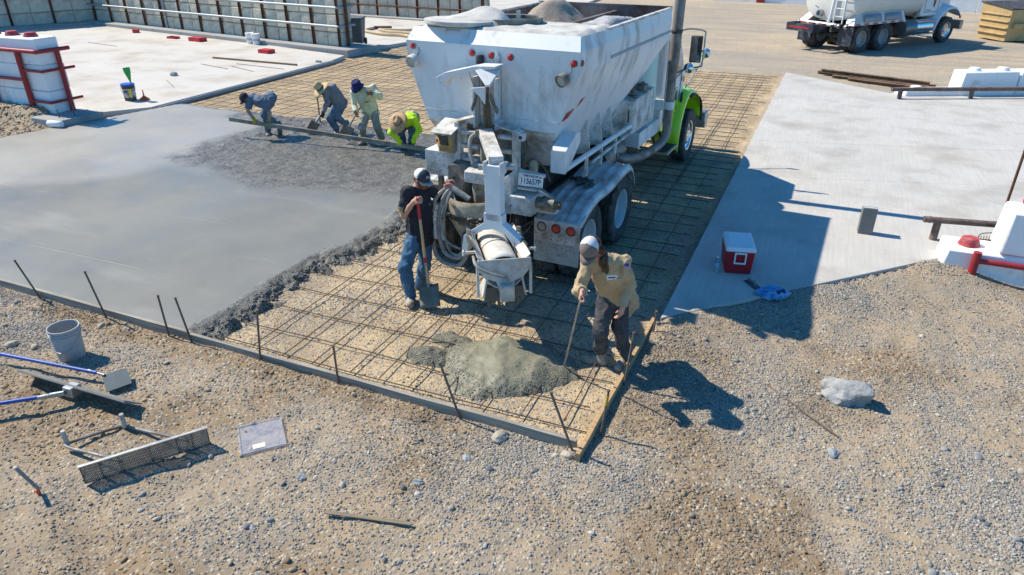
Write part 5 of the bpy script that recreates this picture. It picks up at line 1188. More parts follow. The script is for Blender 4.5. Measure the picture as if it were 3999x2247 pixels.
# --- rear fenders, light panels, mud flaps
FEND = mat('fender_galvanised', (0.55, 0.58, 0.60), 0.45, 0.15, 0.06, 3, dirt=(0.27, 0.26, 0.24), dirt_amt=0.38, dirt_scale=3.5)
prof = arc([(-0.06, 0.95), (0.06, 0.985), (0.28, 1.07), (0.58, 1.125), (0.85, 1.115), (1.15, 1.12), (1.45, 1.16), (1.75, 1.175), (1.92, 1.155), (2.05, 1.04), (2.14, 0.86)], 4) if False else arc([(-0.06, 0.95, 0), (0.06, 0.985, 0), (0.28, 1.07, 0), (0.58, 1.125, 0), (0.85, 1.115, 0), (1.15, 1.12, 0), (1.45, 1.16, 0), (1.75, 1.175, 0), (1.92, 1.155, 0), (2.05, 1.04, 0), (2.14, 0.86, 0)], 4)
for s in (-1, 1):
    xs = np.linspace(0.64, 1.25, 31)
    def rib(x): return 0.022 * (1 if ((x - 0.64) / 0.61 * 4.0) % 1.0 > 0.55 else 0)
    rows = [[(s * x, p[0], p[1] + rib(x)) for x in xs] + [(s * 1.262, p[0], p[1] - 0.03), (s * 1.262, p[0], p[1] - 0.07)] for p in prof]
    b = MB(); b.grid(rows); fe = b.build('rear_fender', FEND, T, solid=0.006, angle=50)
    b = MB(); b.box(min(s * 0.66, s * 1.27), max(s * 0.66, s * 1.27), -0.10, -0.07, 0.68, 0.955); b.hexa([(s * 0.66, -0.10, 0.95), (s * 1.27, -0.10, 0.95), (s * 1.27, 0.12, 1.0), (s * 0.66, 0.12, 1.0), (s * 0.66, -0.10, 0.965), (s * 1.27, -0.10, 0.965), (s * 1.27, 0.12, 1.015), (s * 0.66, 0.12, 1.015)]); q = b.build('light_panel', WHD, T, bevel=0.004)
    for i, x in enumerate((0.77, 0.965, 1.16)):
        b = MB(); b.lathe([(0.058, 0), (0.062, 0.012), (0.054, 0.016), (0.05, 0.006)], (s * x, -0.10, 0.875), (0, -1, 0), n=24); b.build('lamp_ring', DARK, q)
        b = MB(); b.lathe([(0.053, 0.0), (0.048, 0.012), (0.001, 0.016)], (s * x, -0.10, 0.875), (0, -1, 0), n=24); b.build('lamp_lens', LAMPG if i == 0 else REDLENS, q)
    b = MB()
    for i in range(5):
        for j_ in range(2): b.box(s * (0.70 + 0.1 * i) - 0.012, s * (0.70 + 0.1 * i) + 0.012, -0.104, -0.1, 0.715 + 0.05 * j_, 0.722 + 0.05 * j_)
    b.build('rivets', GRIME, q)
    b = MB(); b.box(min(s * 0.66, s * 1.27), max(s * 0.66, s * 1.27), -0.098, -0.082, 0.40, 0.685); b.build('mud_flap', mat('grey_flap', (0.42, 0.43, 0.42), 0.75, 0, 0.1, 8, dirt=(0.26, 0.25, 0.23), dirt_amt=0.35, dirt_scale=10), T, bevel=0.002)
b = MB(); b.cyl((1.268, -0.04, 0.90), (1.276, -0.04, 0.90), 0.016); b.build('side_reflector', REDLENS, T)

# --- right flank: chute bracket box, pipes, oil reservoir, stack
b = MB(); hx = [(-0.10, 1.58), (0.06, 1.66), (0.34, 1.86), (0.36, 1.97), (0.24, 2.02), (-0.10, 1.86)]
b.prism([(0.86, y_, z_) for y_, z_ in hx], (0.20, 0, 0)); b.build('bracket_box', WHT, T, bevel=0.008)
b = MB(); b.cyl((0.98, 0.1, 1.58), (0.98, 2.6, 1.55), 0.035); b.build('side_pipe', WHT, T)
b = MB(); b.cyl((1.0, 0.9, 1.44), (1.0, 2.7, 1.46), 0.022); b.build('side_pipe', WHD, T)
for y_ in (0.8, 1.35, 1.95): 
    b = MB(); b.box(0.97, 1.0, y_ - 0.025, y_ + 0.025, 1.30, 1.60); b.build('pipe_bracket', WHD, T)
b = MB(); b.cyl((0.62, 2.15, 1.06), (0.62, 3.05, 1.06), 0.20, n=24); b.cyl((0.62, 2.55, 1.06), (0.62, 2.62, 1.06), 0.215, n=24); b.build('muffler', STACK, T)
b = MB(); b.tube(arc([(0.72, 2.65, 1.06), (0.90, 2.75, 0.99), (0.98, 3.3, 0.90), (1.02, 4.05, 0.86), (1.10, 4.33, 1.0), (1.10, 4.36, 1.3), (1.10, 4.38, 2.0)], 7) + [V3((1.10, 4.42, 2.55))], 0.075, 16); st = b.build('exhaust_pipe', STACK, T)
b = MB(); b.cyl((1.10, 4.38, 2.2), (1.10, 4.48, 4.6), 0.088, n=20); b.build('stack', STACK, st)
b = MB(); b.lathe([(0.09, 2.68), (0.095, 2.69), (0.095, 2.73), (0.09, 2.74)], (1.10, 4.40, 0), n=20); b.build('clamp', DARK, st)
b = MB(); b.box(0.85, 1.0, 4.30, 4.42, 1.44, 1.60); b.lathe([(0.082, 1.46), (0.085, 1.47), (0.085, 1.58), (0.082, 1.59)], (1.10, 4.37, 0), n=18); b.build('stack_bracket', WHT, st)
rv = thing('oil_reservoir', None, None); rv.parent = T
b = MB(); b.hexa([(0.62, 2.45, 1.42), (1.0, 2.68, 1.40), (1.0, 3.74, 1.40), (0.62, 3.74, 1.42), (0.88, 2.32, 1.96), (1.0, 2.62, 1.90), (1.0, 3.72, 1.93), (0.70, 3.72, 1.98)]); b.build('tank_body', WHD, rv, bevel=0.01)
b = MB(); b.cyl((0.92, 2.82, 1.93), (0.92, 2.82, 1.96), 0.07, n=16); b.cyl((0.92, 2.82, 1.96), (0.92, 2.82, 2.03), 0.028); b.cyl((0.92, 2.82, 2.03), (0.92, 2.82, 2.07), 0.04, n=12); b.build('filler_cap', GRIME, rv)
b = MB(); b.box(0.83, 0.97, 3.25, 3.45, 1.95, 2.03); b.cyl((0.90, 3.3, 2.03), (0.90, 3.3, 2.06), 0.03); b.cyl((0.90, 3.40, 2.03), (0.90, 3.40, 2.06), 0.03); b.build('filter_head', GRIME, rv, bevel=0.008)
b = MB(); b.box(0.965, 0.985, 2.50, 2.53, 1.62, 1.80); b.build('sight_gauge', BROWNHOSE, rv)
b = MB(); b.box(0.5, 0.97, 3.2, 4.35, 1.06, 1.30); b.build('battery_box', WHT, T, bevel=0.01)
b = MB(); b.lathe([(0.001, 1.30), (0.33, 1.30), (0.35, 1.34), (0.35, 2.55), (0.30, 2.62), (0.001, 2.64)], (0.58, 4.02, 0), n=28); b.build('water_tank', TANKG, T)
b = MB(); b.lathe([(0.001, 1.30), (0.33, 1.30), (0.35, 1.34), (0.35, 2.55), (0.30, 2.62), (0.001, 2.64)], (-0.58, 4.02, 0), n=28); b.build('water_tank', TANKG, T)

# --- cab, hood, fenders, mirrors
cab = thing('cab', None, None); cab.parent = T
cp_ = [(4.42, 1.05), (4.42, 2.52), (4.52, 2.64), (5.35, 2.60), (5.85, 1.98), (5.98, 1.85), (5.98, 1.05)]
b = MB(); b.prism([(-0.94, y_, z_) for y_, z_ in cp_], (1.88, 0, 0)); b.build('cab_shell', WHT, cab, bevel=0.04, seg=3)
for s in (-1, 1):
    b = MB(); b.add([(s * 0.948, 4.70, 1.90), (s * 0.948, 5.62, 1.86), (s * 0.946, 5.36, 2.44), (s * 0.946, 4.70, 2.48)], [(0, 1, 2, 3)]); b.build('side_window', GLASS, cab, solid=0.008)
    b = MB()
    for p, q_ in (((4.64, 1.15), (4.64, 2.52)), ((5.70, 1.15), (5.70, 1.84)), ((4.64, 1.15), (5.70, 1.15))):
        b.beam((s * 0.944, p[0], p[1]), (s * 0.944, q_[0], q_[1]), 0.012, 0.008, up=(1, 0, 0))
    b.build('door_seam', DARK, cab)
    b = MB(); b.add([(s * 0.948, 5.15, 1.22), (s * 0.948, 5.5, 1.22), (s * 0.948, 5.5, 1.62), (s * 0.948, 5.15, 1.62)], [(0, 1, 2, 3)]); b.build('low_window', GLASS, cab, solid=0.008)
    b = MB(); b.box(s * 0.95 - 0.01, s * 0.95 + 0.02, 4.72, 4.86, 1.70, 1.74); b.build('door_handle', DARK, cab)
b = MB(); b.add([(-0.8, 5.42, 2.55), (0.8, 5.42, 2.55), (0.84, 5.88, 1.98), (-0.84, 5.88, 1.98)], [(0, 1, 2, 3)]); b.build('windscreen', GLASS, cab, solid=0.01)
b = MB(); b.hexa([(-0.62, 5.9, 1.0), (0.62, 5.9, 1.0), (0.55, 7.35, 0.9), (-0.55, 7.35, 0.9), (-0.66, 5.9, 1.80), (0.66, 5.9, 1.80), (0.52, 7.3, 1.55), (-0.52, 7.3, 1.55)]); b.build('hood', LIME, cab, bevel=0.06, seg=3)
b = MB(); b.cyl((0.97, 5.78, 1.72), (0.985, 5.78, 1.72), 0.05); b.build('turn_lamp', AMBER, cab)
for s in (-1, 1):
    rows = []
    arch = arc([(5.36, 0.52, 0), (5.38, 0.85, 0), (5.50, 1.18, 0), (5.72, 1.42, 0), (6.05, 1.50, 0), (6.40, 1.44, 0), (6.75, 1.30, 0), (6.98, 1.08, 0), (7.05, 0.80, 0)], 4)
    for p in arch:
        y_, z_ = p[0], p[1]; inx = 0.58; 
        rows.append([(s * inx, y_ - 0.02, z_ + 0.05), (s * 0.80, y_, z_ + 0.02), (s * 1.00, y_ + 0.01, z_ - 0.01), (s * 1.075, y_ + 0.03, z_ - 0.05), (s * 1.085, y_ + 0.05, z_ - 0.11)])
    b = MB(); b.grid(rows); q = b.build('front_fender', LIME, T, solid=0.012, angle=60)
    b = MB(); rows2 = [[(s * 1.08, p[0] + 0.04, p[1] - 0.09), (s * 1.13, p[0] + 0.05, p[1] - 0.13)] for p in arch[14:]]; b.grid(rows2); b.build('rubber_flare', RUBBER, q, solid=0.012)
    b = MB(); b.hexa([(s * 0.62, 4.50, 1.02), (s * 0.95, 4.50, 1.02), (s * 0.95, 5.36, 0.86), (s * 0.62, 5.36, 0.86), (s * 0.62, 4.50, 1.12), (s * 0.95, 4.50, 1.12), (s * 0.97, 5.40, 1.42), (s * 0.62, 5.40, 1.42)]); b.build('side_skirt', LIME, T, bevel=0.02)
    b = MB(); b.box(min(s * 0.80, s * 1.12), max(s * 0.80, s * 1.12), 4.55, 5.25, 0.60, 0.64); q = b.build('step', STEEL, T, bevel=0.004)
    for i in range(9):
        b = MB(); b.box(min(s * 0.84, s * 1.08), max(s * 0.84, s * 1.08), 4.60 + i * 0.07, 4.63 + i * 0.07, 0.641, 0.648); b.build('grip_bar', DARK, q)
    b = MB(); b.beam((s * 0.85, 4.7, 0.62), (s * 0.75, 4.7, 1.05), 0.04, 0.04); b.beam((s * 0.85, 5.15, 0.62), (s * 0.75, 5.15, 0.95), 0.04, 0.04); b.build('step_hanger', DARK, T)
    mr_ = thing('door_mirror', None, None); mr_.parent = T
    b = MB(); b.box(min(s * 1.20, s * 1.40), max(s * 1.20, s * 1.40), 5.02, 5.07, 2.14, 2.58); b.build('mirror_case', DARK, mr_, bevel=0.02)
    b = MB(); b.box(min(s * 1.215, s * 1.385), max(s * 1.215, s * 1.385), 5.012, 5.018, 2.16, 2.56); b.build('mirror_pane', MIRROR, mr_)
    b = MB(); b.tube(arc([(s * 0.95, 4.95, 2.62), (s * 1.15, 5.06, 2.68), (s * 1.40, 5.06, 2.66), (s * 1.43, 5.05, 2.56), (s * 1.43, 5.05, 2.16), (s * 1.40, 5.05, 2.08), (s * 1.15, 5.02, 2.02), (s * 0.95, 5.0, 1.90)], 5), 0.014, 8); b.build('mirror_arm', STEEL, mr_)
    b = MB(); b.tube([(s * 1.42, 5.05, 2.35), (s * 0.95, 5.1, 1.80)], 0.011, 8); b.build('mirror_brace', STEEL, mr_)
    b = MB(); b.lathe([(0.001, 0.03), (0.05, 0.025), (0.085, 0.0), (0.08, -0.03), (0.001, -0.05)], (s * 1.22, 4.99, 2.05), (0, -1, 0.1), n=24); b.build('round_mirror', MIRROR, mr_)
    hm = thing('hood_mirror', None, None); hm.parent = T
    b = MB(); b.tube([(s * 0.98, 5.95, 1.52), (s * 1.20, 6.30, 2.05)], 0.012, 8); b.tube([(s * 1.12, 6.17, 1.85), (s * 0.95, 5.98, 1.80)], 0.009, 6); b.build('stalk', STEEL, hm)
    b = MB(); b.lathe([(0.001, 0.04), (0.06, 0.03), (0.09, 0.0), (0.07, -0.02), (0.001, -0.03)], (s * 1.21, 6.32, 2.12), (0, -1, 0), n=20); b.build('dish', ALU, hm)
    b = MB(); b.box(s * 1.0 - 0.02, s * 1.0 + 0.02, 5.62, 5.68, 1.30, 1.50); b.build('hood_latch', DARK, T)
b = MB(); b.box(-1.15, 1.15, 7.40, 7.62, 0.45, 0.80); b.build('front_bumper', STEEL, T, bevel=0.03)
# rag and tools lying on the right fender
rg_ = thing('work_gloves', 'dark dirty work gloves and rag lying on the truck fender', 'gloves', (-2.64, 8.62, 1.15), R(-20))
b = MB()
for i, (x, y_, l, w_) in enumerate(((0, 0, 0.34, 0.10), (0.06, -0.06, 0.24, 0.09), (-0.02, 0.07, 0.2, 0.08))):
    for t in range(7): b.ball((x + l * (t / 6 - 0.5), y_ + 0.03 * math.sin(t * 2 + i), 0.03 + 0.01 * math.sin(t * 3)), l / 9, w_ / 2, 0.022, n=8, m=6)
b.build('cloth', DARK, rg_)
hm_ = thing('small_hammer', 'small hammer lying on the truck fender beside the gloves', 'hammer', (-2.46, 8.72, 1.165), R(55))
b = MB(); b.cyl((-0.13, 0, 0), (0.10, 0, 0.0), 0.010, n=8); b.build('handle', OLDWOOD, hm_)
b = MB(); b.cyl((0.11, -0.045, 0), (0.11, 0.045, 0), 0.015, n=10); b.build('head', STEEL, hm_)

# --- weld seams, cables and caked cement
b = MB(); b.box(-0.925, 0.925, -0.011, 0.0, 2.15, 2.156); b.build('weld_seam', WHD, hop)
rc = random.Random(9)
for k_ in range(4):
    x0 = 0.36 + 0.06 * k_; b = MB(); b.tube(arc([(x0, -0.12, 1.08), (x0 + rc.uniform(-0.06, 0.04), -0.16, 0.82), (x0 + rc.uniform(-0.06, 0.03), -0.14, 0.60 + 0.06 * k_), (x0 + 0.05, -0.06, 0.74), (0.62, 0.02, 0.90)], 6), 0.007, 6); b.build('dangling_cable', DARK if k_ % 2 else HOSE, T)
for k_ in range(5):
    x0 = -0.22 + 0.13 * k_; b = MB(); b.tube(arc([(x0, -0.20, 1.62 + 0.05 * (k_ % 3)), (x0 + rc.uniform(-0.1, 0.1), -0.31, 1.50), (x0 + rc.uniform(-0.12, 0.12), -0.28, 1.36), (x0 + rc.uniform(-0.1, 0.2), -0.15, 1.28)], 6), 0.010, 6); b.build('hydraulic_line', BROWNHOSE if k_ % 2 else HOSE, T)
b = MB(); b.tube(arc([(-0.02, -0.30, 2.0), (-0.06, -0.38, 1.95), (-0.05, -0.42, 1.80), (0.0, -0.44, 1.66)], 6), 0.024, 8); b.build('wrapped_hose', HOSE, T)
def caked(name, spots, m, parent, seed):
    q = random.Random(seed); b = MB()
    for (cx, cy, cz, sx_, sy_, sz_, n_, r_) in spots:
        for i in range(n_): b.ball((cx + q.uniform(-sx_, sx_), cy + q.uniform(-sy_, sy_), cz + q.uniform(-sz_, sz_)), r_ * q.uniform(0.5, 1.4), r_ * q.uniform(0.5, 1.4), r_ * q.uniform(0.3, 0.7), n=6, m=4)
    o = b.build(name, m, parent, angle=80); o['kind'] = 'stuff'; return o
caked('cement_splatter', [(0.05, -0.82, 1.08, 0.3, 0.02, 0.06, 40, 0.018), (0.60, -1.10, 1.0, 0.3, 0.01, 0.1, 26, 0.011), (0.96, -0.101, 0.72, 0.28, 0.004, 0.2, 50, 0.008), (-0.5, -0.262, 1.5, 0.28, 0.003, 0.12, 40, 0.008), (0.2, -0.005, 2.3, 0.6, 0.003, 0.22, 60, 0.007)], GRIME, T, 3)
# ================================================================ SMALL THINGS ON THE GROUND
BLUE = mat('blue_handle_paint', (0.02, 0.085, 0.36), 0.45, 0, 0.12, 8, speck=(0.45, 0.45, 0.45), speck_scale=50, speck_amt=0.15)
BUCKETG = mat('cement_bucket', (0.42, 0.42, 0.41), 0.7, 0, 0.1, 4, dirt=(0.32, 0.31, 0.30), dirt_amt=0.35, dirt_scale=5)
WHITEPL = mat('white_plastic', (0.78, 0.79, 0.80), 0.45, 0, 0.03)
def zg(x, y): return float(ground_z(np.array([float(x)]), np.array([float(y)]))[0])

def bucket(name, label, x, y, z, h, r0, r1, m, band=None, bandz=(0.3, 0.75), lid=None, handle='down', group=None):
    o = thing(name, label, 'bucket', (x, y, z), random.uniform(0, 6), group)
    b = MB(); t = 0.006
    b.lathe([(0.001, 0), (r0, 0), (r0 + (r1 - r0) * 0.78, h * 0.78), (r1 + 0.006, h * 0.79), (r1 + 0.006, h * 0.81), (r1 - 0.002, h * 0.82), (r1, h * 0.88), (r1 + 0.006, h * 0.885), (r1 + 0.007, h * 0.90), (r1, h * 0.905), (r1 + 0.003, h * 0.985), (r1 + 0.005, h), (r1 - t, h), (r0 - t + (r1 - r0) * 0.1, h * 0.1), (r0 - t, 0.012), (0.001, 0.012)], n=36)
    b.build('shell', m, o, angle=50)
    if band:
        b = MB(); rr = lambda f: r0 + (r1 - r0) * f + 0.0012
        b.lathe([(rr(bandz[0]), h * bandz[0]), (rr(bandz[1]), h * bandz[1])], n=36); b.build('printed_band', band, o)
    if lid:
        b = MB(); b.lathe([(r1 + 0.009, h * 0.95), (r1 + 0.011, h * 1.01), (r1 + 0.004, h * 1.03), (r1 - 0.015, h * 1.015), (0.001, h * 1.015)], n=36); b.build('lid', lid, o)
    hz = h * 0.80
    pts = []
    for i in range(15):
        a_ = math.pi * i / 14; rr_ = r1 + 0.018
        pts.append((rr_ * math.cos(a_), -rr_ * math.sin(a_) * (0.93 if handle == 'down' else 0.25), hz - (0.165 if handle == 'down' else -0.17) * math.sin(a_) * (h / 0.37)))
    b = MB(); b.tube(pts, 0.0035, 5); b.build('handle', STEEL, o)
    return o
bk = bucket('bucket', 'grey cement-stained empty bucket standing on the gravel', -6.97, 4.07, zg(-6.97, 4.07) - 0.005, 0.375, 0.132, 0.152, BUCKETG); bk.rotation_euler = (0, 0, R(25))

# float with square blade on blue pole
ft = thing('hand_tamp_float', 'steel plate tool with long blue handle lying on the gravel', 'float', (-6.05, 3.85, zg(-6.05, 3.85) + 0.09), R(6))
BLADE = mat('sky_tinted_blade', (0.045, 0.075, 0.095), 0.7, 0.0, 0.25, 7)  # blue of the reflected sky put into the steel's base colour
b = MB(); b.hexa([(-0.19, 0.03, -0.01), (0.05, -0.16, -0.045), (0.19, 0.03, -0.03), (-0.02, 0.19, 0.01), (-0.19, 0.03, -0.006), (0.05, -0.16, -0.041), (0.19, 0.03, -0.026), (-0.02, 0.19, 0.014)]); b.build('blade', BLADE, ft)
b = MB(); b.cyl((-0.15, 0.03, 0.0), (-0.34, 0.02, 0.03), 0.014); b.build('ferrule', STEEL, ft)
b = MB(); b.cyl((-0.24, 0.025, 0.015), (-2.4, -0.12, 0.12), 0.020, n=12); b.build('pole', BLUE, ft)

# bull float: long alloy board tipped up on its edge, with blue pole
bf = thing('bull_float', 'bull float with grey board on edge and blue pole at the left edge', 'float', (-6.2, 3.55, zg(-6.2, 3.5) + 0.02), R(1.5))
FLOATB = mat('cement_float_board', (0.25, 0.235, 0.205), 0.8, 0, 0.15, 5)
b = MB(); b.hexa([(-0.74, -0.06, 0.16), (0.72, -0.06, 0.16), (0.72, 0.12, 0.02), (-0.74, 0.12, 0.02), (-0.74, -0.045, 0.182), (0.72, -0.045, 0.182), (0.72, 0.125, 0.03), (-0.74, 0.125, 0.03)]); b.build('board', FLOATB, bf, bevel=0.004)
b = MB(); b.box(-0.05, 0.07, -0.10, 0.02, 0.06, 0.17); b.cyl((-0.02, -0.1, 0.11), (-0.12, -0.19, 0.11), 0.026); b.build('bracket', STEEL, bf, bevel=0.01)
b = MB(); b.cyl((-0.12, -0.19, 0.11), (-0.20, -0.25, 0.105), 0.021); b.build('ferrule', STEEL, bf)
b = MB(); b.cyl((-0.15, -0.21, 0.108), (-1.15, -0.95, 0.08), 0.020, n=12); b.build('pole', BLUE, bf)

# roller tamper with expanded-metal screen
tm = thing('screen_tamper', 'steel tamper with a perforated mesh panel and bent pipe handle', 'tamper', (-4.77, 3.12, zg(-4.8, 3.1) + 0.005), math.atan2(0.80, 0.58))
MESHM = mat('tamper_mesh_steel', (0.14, 0.14, 0.13), 0.6, 0.3, 0.2, 10, dirt=(0.24, 0.225, 0.20), dirt_amt=0.35, dirt_scale=8)
b = MB(); hw = 0.50; ht = 0.19; nx_, nz_ = 40, 9; dx_ = 2 * hw / nx_; dz_ = ht / nz_
def dstrand(a_, c_): b.beam((a_[0], a_[2], a_[1]), (c_[0], c_[2], c_[1]), 0.0075, 0.004, up=(0, 1, 0))
for j_ in range(nz_):
    for i in range(nx_):
        x0 = -hw + i * dx_; z0 = 0.01 + j_ * dz_; xm = x0 + dx_ / 2; zm = z0 + dz_ / 2
        P_ = lambda x, z: (x, z, 0.03 - 0.18 * (z - 0.01))
        dstrand(P_(x0, zm), P_(xm, z0 + dz_)); dstrand(P_(xm, z0 + dz_), P_(x0 + dx_, zm)); dstrand(P_(x0 + dx_, zm), P_(xm, z0)); dstrand(P_(xm, z0), P_(x0, zm))
mo = b.build('mesh_screen', MESHM, tm, smooth=False); mo['kind'] = 'stuff'
b = MB(); b.beam((-hw - 0.01, -0.002, 0.205), (hw + 0.01, -0.002, 0.205), 0.03, 0.012); b.build('top_edge', STEEL, tm)
b = MB(); b.beam((-hw - 0.01, 0.03, 0.006), (hw + 0.01, 0.03, 0.006), 0.02, 0.008); b.build('bottom_edge', MESHM, tm)
for x in (-0.5, -0.36, -0.22, 0.02, 0.24, 0.36, 0.5):
    b = MB(); b.beam((x, 0.038, 0.01), (x, 0.004, 0.20), 0.03, 0.006, up=(1, 0, 0)); b.build('rib', MESHM, tm)
PIPEM = mat('dull_pipe', (0.26, 0.25, 0.235), 0.6, 0.4, 0.2, 8, dirt=(0.12, 0.09, 0.08), dirt_amt=0.4, dirt_scale=5)
b = MB(); b.tube(arc([(-0.20, 0.02, 0.12), (-0.42, 0.32, 0.08), (-0.60, 0.58, 0.04), (-0.58, 0.65, 0.04), (-0.20, 0.67, 0.04), (-0.12, 0.63, 0.04), (0.08, 0.35, 0.08), (0.33, 0.02, 0.12)], 6), 0.016, 8); b.build('pipe_frame', PIPEM, tm)
for x in (-0.61, -0.14):
    b = MB(); b.cyl((x, 0.64, 0.04), (x, 0.635, 0.19), 0.022, 0.020, n=12); b.build('grip', mat('pale_grip', (0.50, 0.49, 0.45), 0.8, dirt=(0.3, 0.28, 0.25), dirt_amt=0.4), tm)

# clear plastic lid with a paper label
ld = thing('plastic_tote_lid', 'clear bluish plastic tote lid lying on the gravel', 'lid', (-4.14, 3.81, zg(-4.14, 3.81) + 0.012), R(46))
LIDM = mat('frosted_lid', (0.42, 0.44, 0.52), 0.25, 0, 0.15, 12, dirt=(0.56, 0.56, 0.58), dirt_amt=0.5, dirt_scale=6, alpha=0.36, bump=0.003)
b = MB(); b.box(-0.185, 0.185, -0.20, 0.20, 0.0, 0.004); b.build('sheet', LIDM, ld)
for (x0, x1, y0, y1) in ((-0.20, -0.185, -0.215, 0.215), (0.185, 0.20, -0.215, 0.215), (-0.185, 0.185, -0.215, -0.20), (-0.185, 0.185, 0.20, 0.215)):
    b = MB(); b.box(x0, x1, y0, y1, -0.004, 0.014); b.build('rim', LIDM, ld, bevel=0.003)
b = MB(); b.box(-0.09, 0.02, -0.17, -0.105, 0.0045, 0.006); b.build('paper_label', mat('paper_label', (0.72, 0.66, 0.54), 0.8, var=0.1, speck=(0.3, 0.25, 0.2), speck_scale=90, speck_amt=0.4), ld)

ws = thing('wooden_stake', 'short wooden stake with an orange painted tip at lower left', 'stake', (-5.30, 2.49, zg(-5.3, 2.49)))
b = MB(); d_ = unit((-0.10, -0.06, 0.32)); b.beam((0, 0, 0.05), d_ * 0.31, 0.026, 0.022, up=(1, 0, 0)); b.build('shaft', OLDWOOD, ws, bevel=0.003)
b = MB(); b.hexa([(-0.006, -0.006, -0.05), (0.006, -0.006, -0.05), (0.006, 0.006, -0.05), (-0.006, 0.006, -0.05)] + [tuple(V3((x, y, 0.0)) + d_ * 0.055) for x, y in ((-0.017, -0.015), (0.017, -0.015), (0.017, 0.015), (-0.017, 0.015))]); b.build('painted_tip', mat('orange_paint', (0.75, 0.12, 0.03), 0.6), ws)
b = MB(); b.ball(d_ * 0.312, 0.021, 0.019, 0.010, n=10, m=6); b.build('mushroomed_head', mat('split_wood', (0.5, 0.48, 0.43), 0.9), ws)
sk = thing('wood_lath', 'thin weathered wood strip lying across the foreground gravel', 'lath', (-2.64, 3.30, zg(-2.6, 3.3) + 0.012), math.atan2(0.16, 0.70))
b = MB(); b.box(-0.36, 0.36, -0.016, 0.016, 0.0, 0.012); b.build('strip', mat('grey_brown_lath', (0.24, 0.19, 0.13), 0.9, var=0.25, stretch=(1, 12, 12)), sk, bevel=0.002)
br = thing('steel_bar', 'thin dark steel bar lying on the gravel left of the white boulder', 'bar', (0.42, 6.13, zg(0.42, 6.13) + 0.012), math.atan2(-0.64, 0.70))
b = MB(); b.cyl((-0.47, 0, 0.0), (0.47, 0, 0.01), 0.009, n=8); b.build('rod', STAKE, br)

def rock(name, label, cat, x, y, z, rx, ry, rz, m, seed, rz_=0.0, group=None, sub=3, rough=0.5):
    bm = bmesh.new(); bmesh.ops.create_icosphere(bm, subdivisions=sub, radius=1.0)
    for v in bm.verts:
        p = np.array(v.co); k = 1 + rough * (float(noise(p[0] + seed * 3.1, p[1] + seed, p[2], 1.4)) - 0.5) + rough * 0.4 * (float(noise(p[0], p[1] + seed, p[2], 3.5)) - 0.5) + rough * 0.15 * (float(noise(p[0], p[1] + seed, p[2], 8)) - 0.5)
        p = p * k; p[2] = max(p[2], -0.55); v.co = Vector((p[0] * rx, p[1] * ry, p[2] * rz))
    me = bpy.data.meshes.new(name); bm.to_mesh(me); bm.free(); me.polygons.foreach_set('use_smooth', np.ones(len(me.polygons), bool)); me.set_sharp_from_angle(angle=R(30))
    o = link(name, me, m); o.location = (x, y, z + 0.45 * rz); o.rotation_euler = (0, 0, rz_)
    return tag(o, label, cat, group)
CHALK = mat('pale_boulder', (0.36, 0.365, 0.36), 0.9, 0, 0.18, 5, dirt=(0.22, 0.22, 0.215), dirt_amt=0.4, dirt_scale=6, bump=0.02, bscale=18)
GREYR = mat('blue_grey_rock', (0.30, 0.33, 0.34), 0.85, 0, 0.15, 12, bump=0.008, bscale=30)
TANR = mat('tan_rock', (0.42, 0.37, 0.29), 0.85, 0, 0.12, 12, bump=0.006, bscale=30)
rock('boulder', 'large pale jagged boulder on the gravel at the right', 'boulder', 0.82, 6.50, zg(0.82, 6.5) - 0.03, 0.235, 0.17, 0.165, CHALK, 3, R(-18), sub=4, rough=0.75)
for lab, x, y, r, m, sd in (
    ('smooth oval tan stone outside the front form board', -2.09, 4.63, 0.078, TANR, 1), ('flat tan stone at the outer corner of the forms', -1.44, 4.64, 0.062, TANR, 2),
    ('tan stone wedged inside the corner where the forms meet', -1.38, 4.72, 0.052, TANR, 12),
    ('small blue-grey rock below the oval tan stone', -2.26, 4.28, 0.042, GREYR, 4), ('blue-grey rock in the middle of the foreground gravel', -2.50, 3.84, 0.048, GREYR, 5),
    ('blue-grey rock on the gravel below the steel bar', 0.72, 5.57, 0.060, GREYR, 6), ('dark angular rock right of the clear lid', -3.45, 3.50, 0.045, GREYR, 7),
    ('pale squarish rock at the left edge beside its twin', -7.83, 3.98, 0.065, TANR, 8), ('smaller pale rock beside the grey bucket', -7.55, 4.05, 0.05, TANR, 9),
    ('round stone beside the blue tool handle', -6.42, 3.66, 0.055, GREYR, 10), ('pale flat stone at the form above the bucket', -7.25, 4.66, 0.05, TANR, 11),
    ('pale pebble resting near the bottom lath', -2.22, 3.05, 0.04, TANR, 13), ('bluish stone left of the lath in the foreground', -3.45, 2.9, 0.035, GREYR, 14)):
    rock('stone', lab, 'stone', x, y, zg(x, y) - 0.01, r, r * 0.72, r * 0.6, m, sd, sd * 1.3, 'single stones on the gravel', rough=0.7)

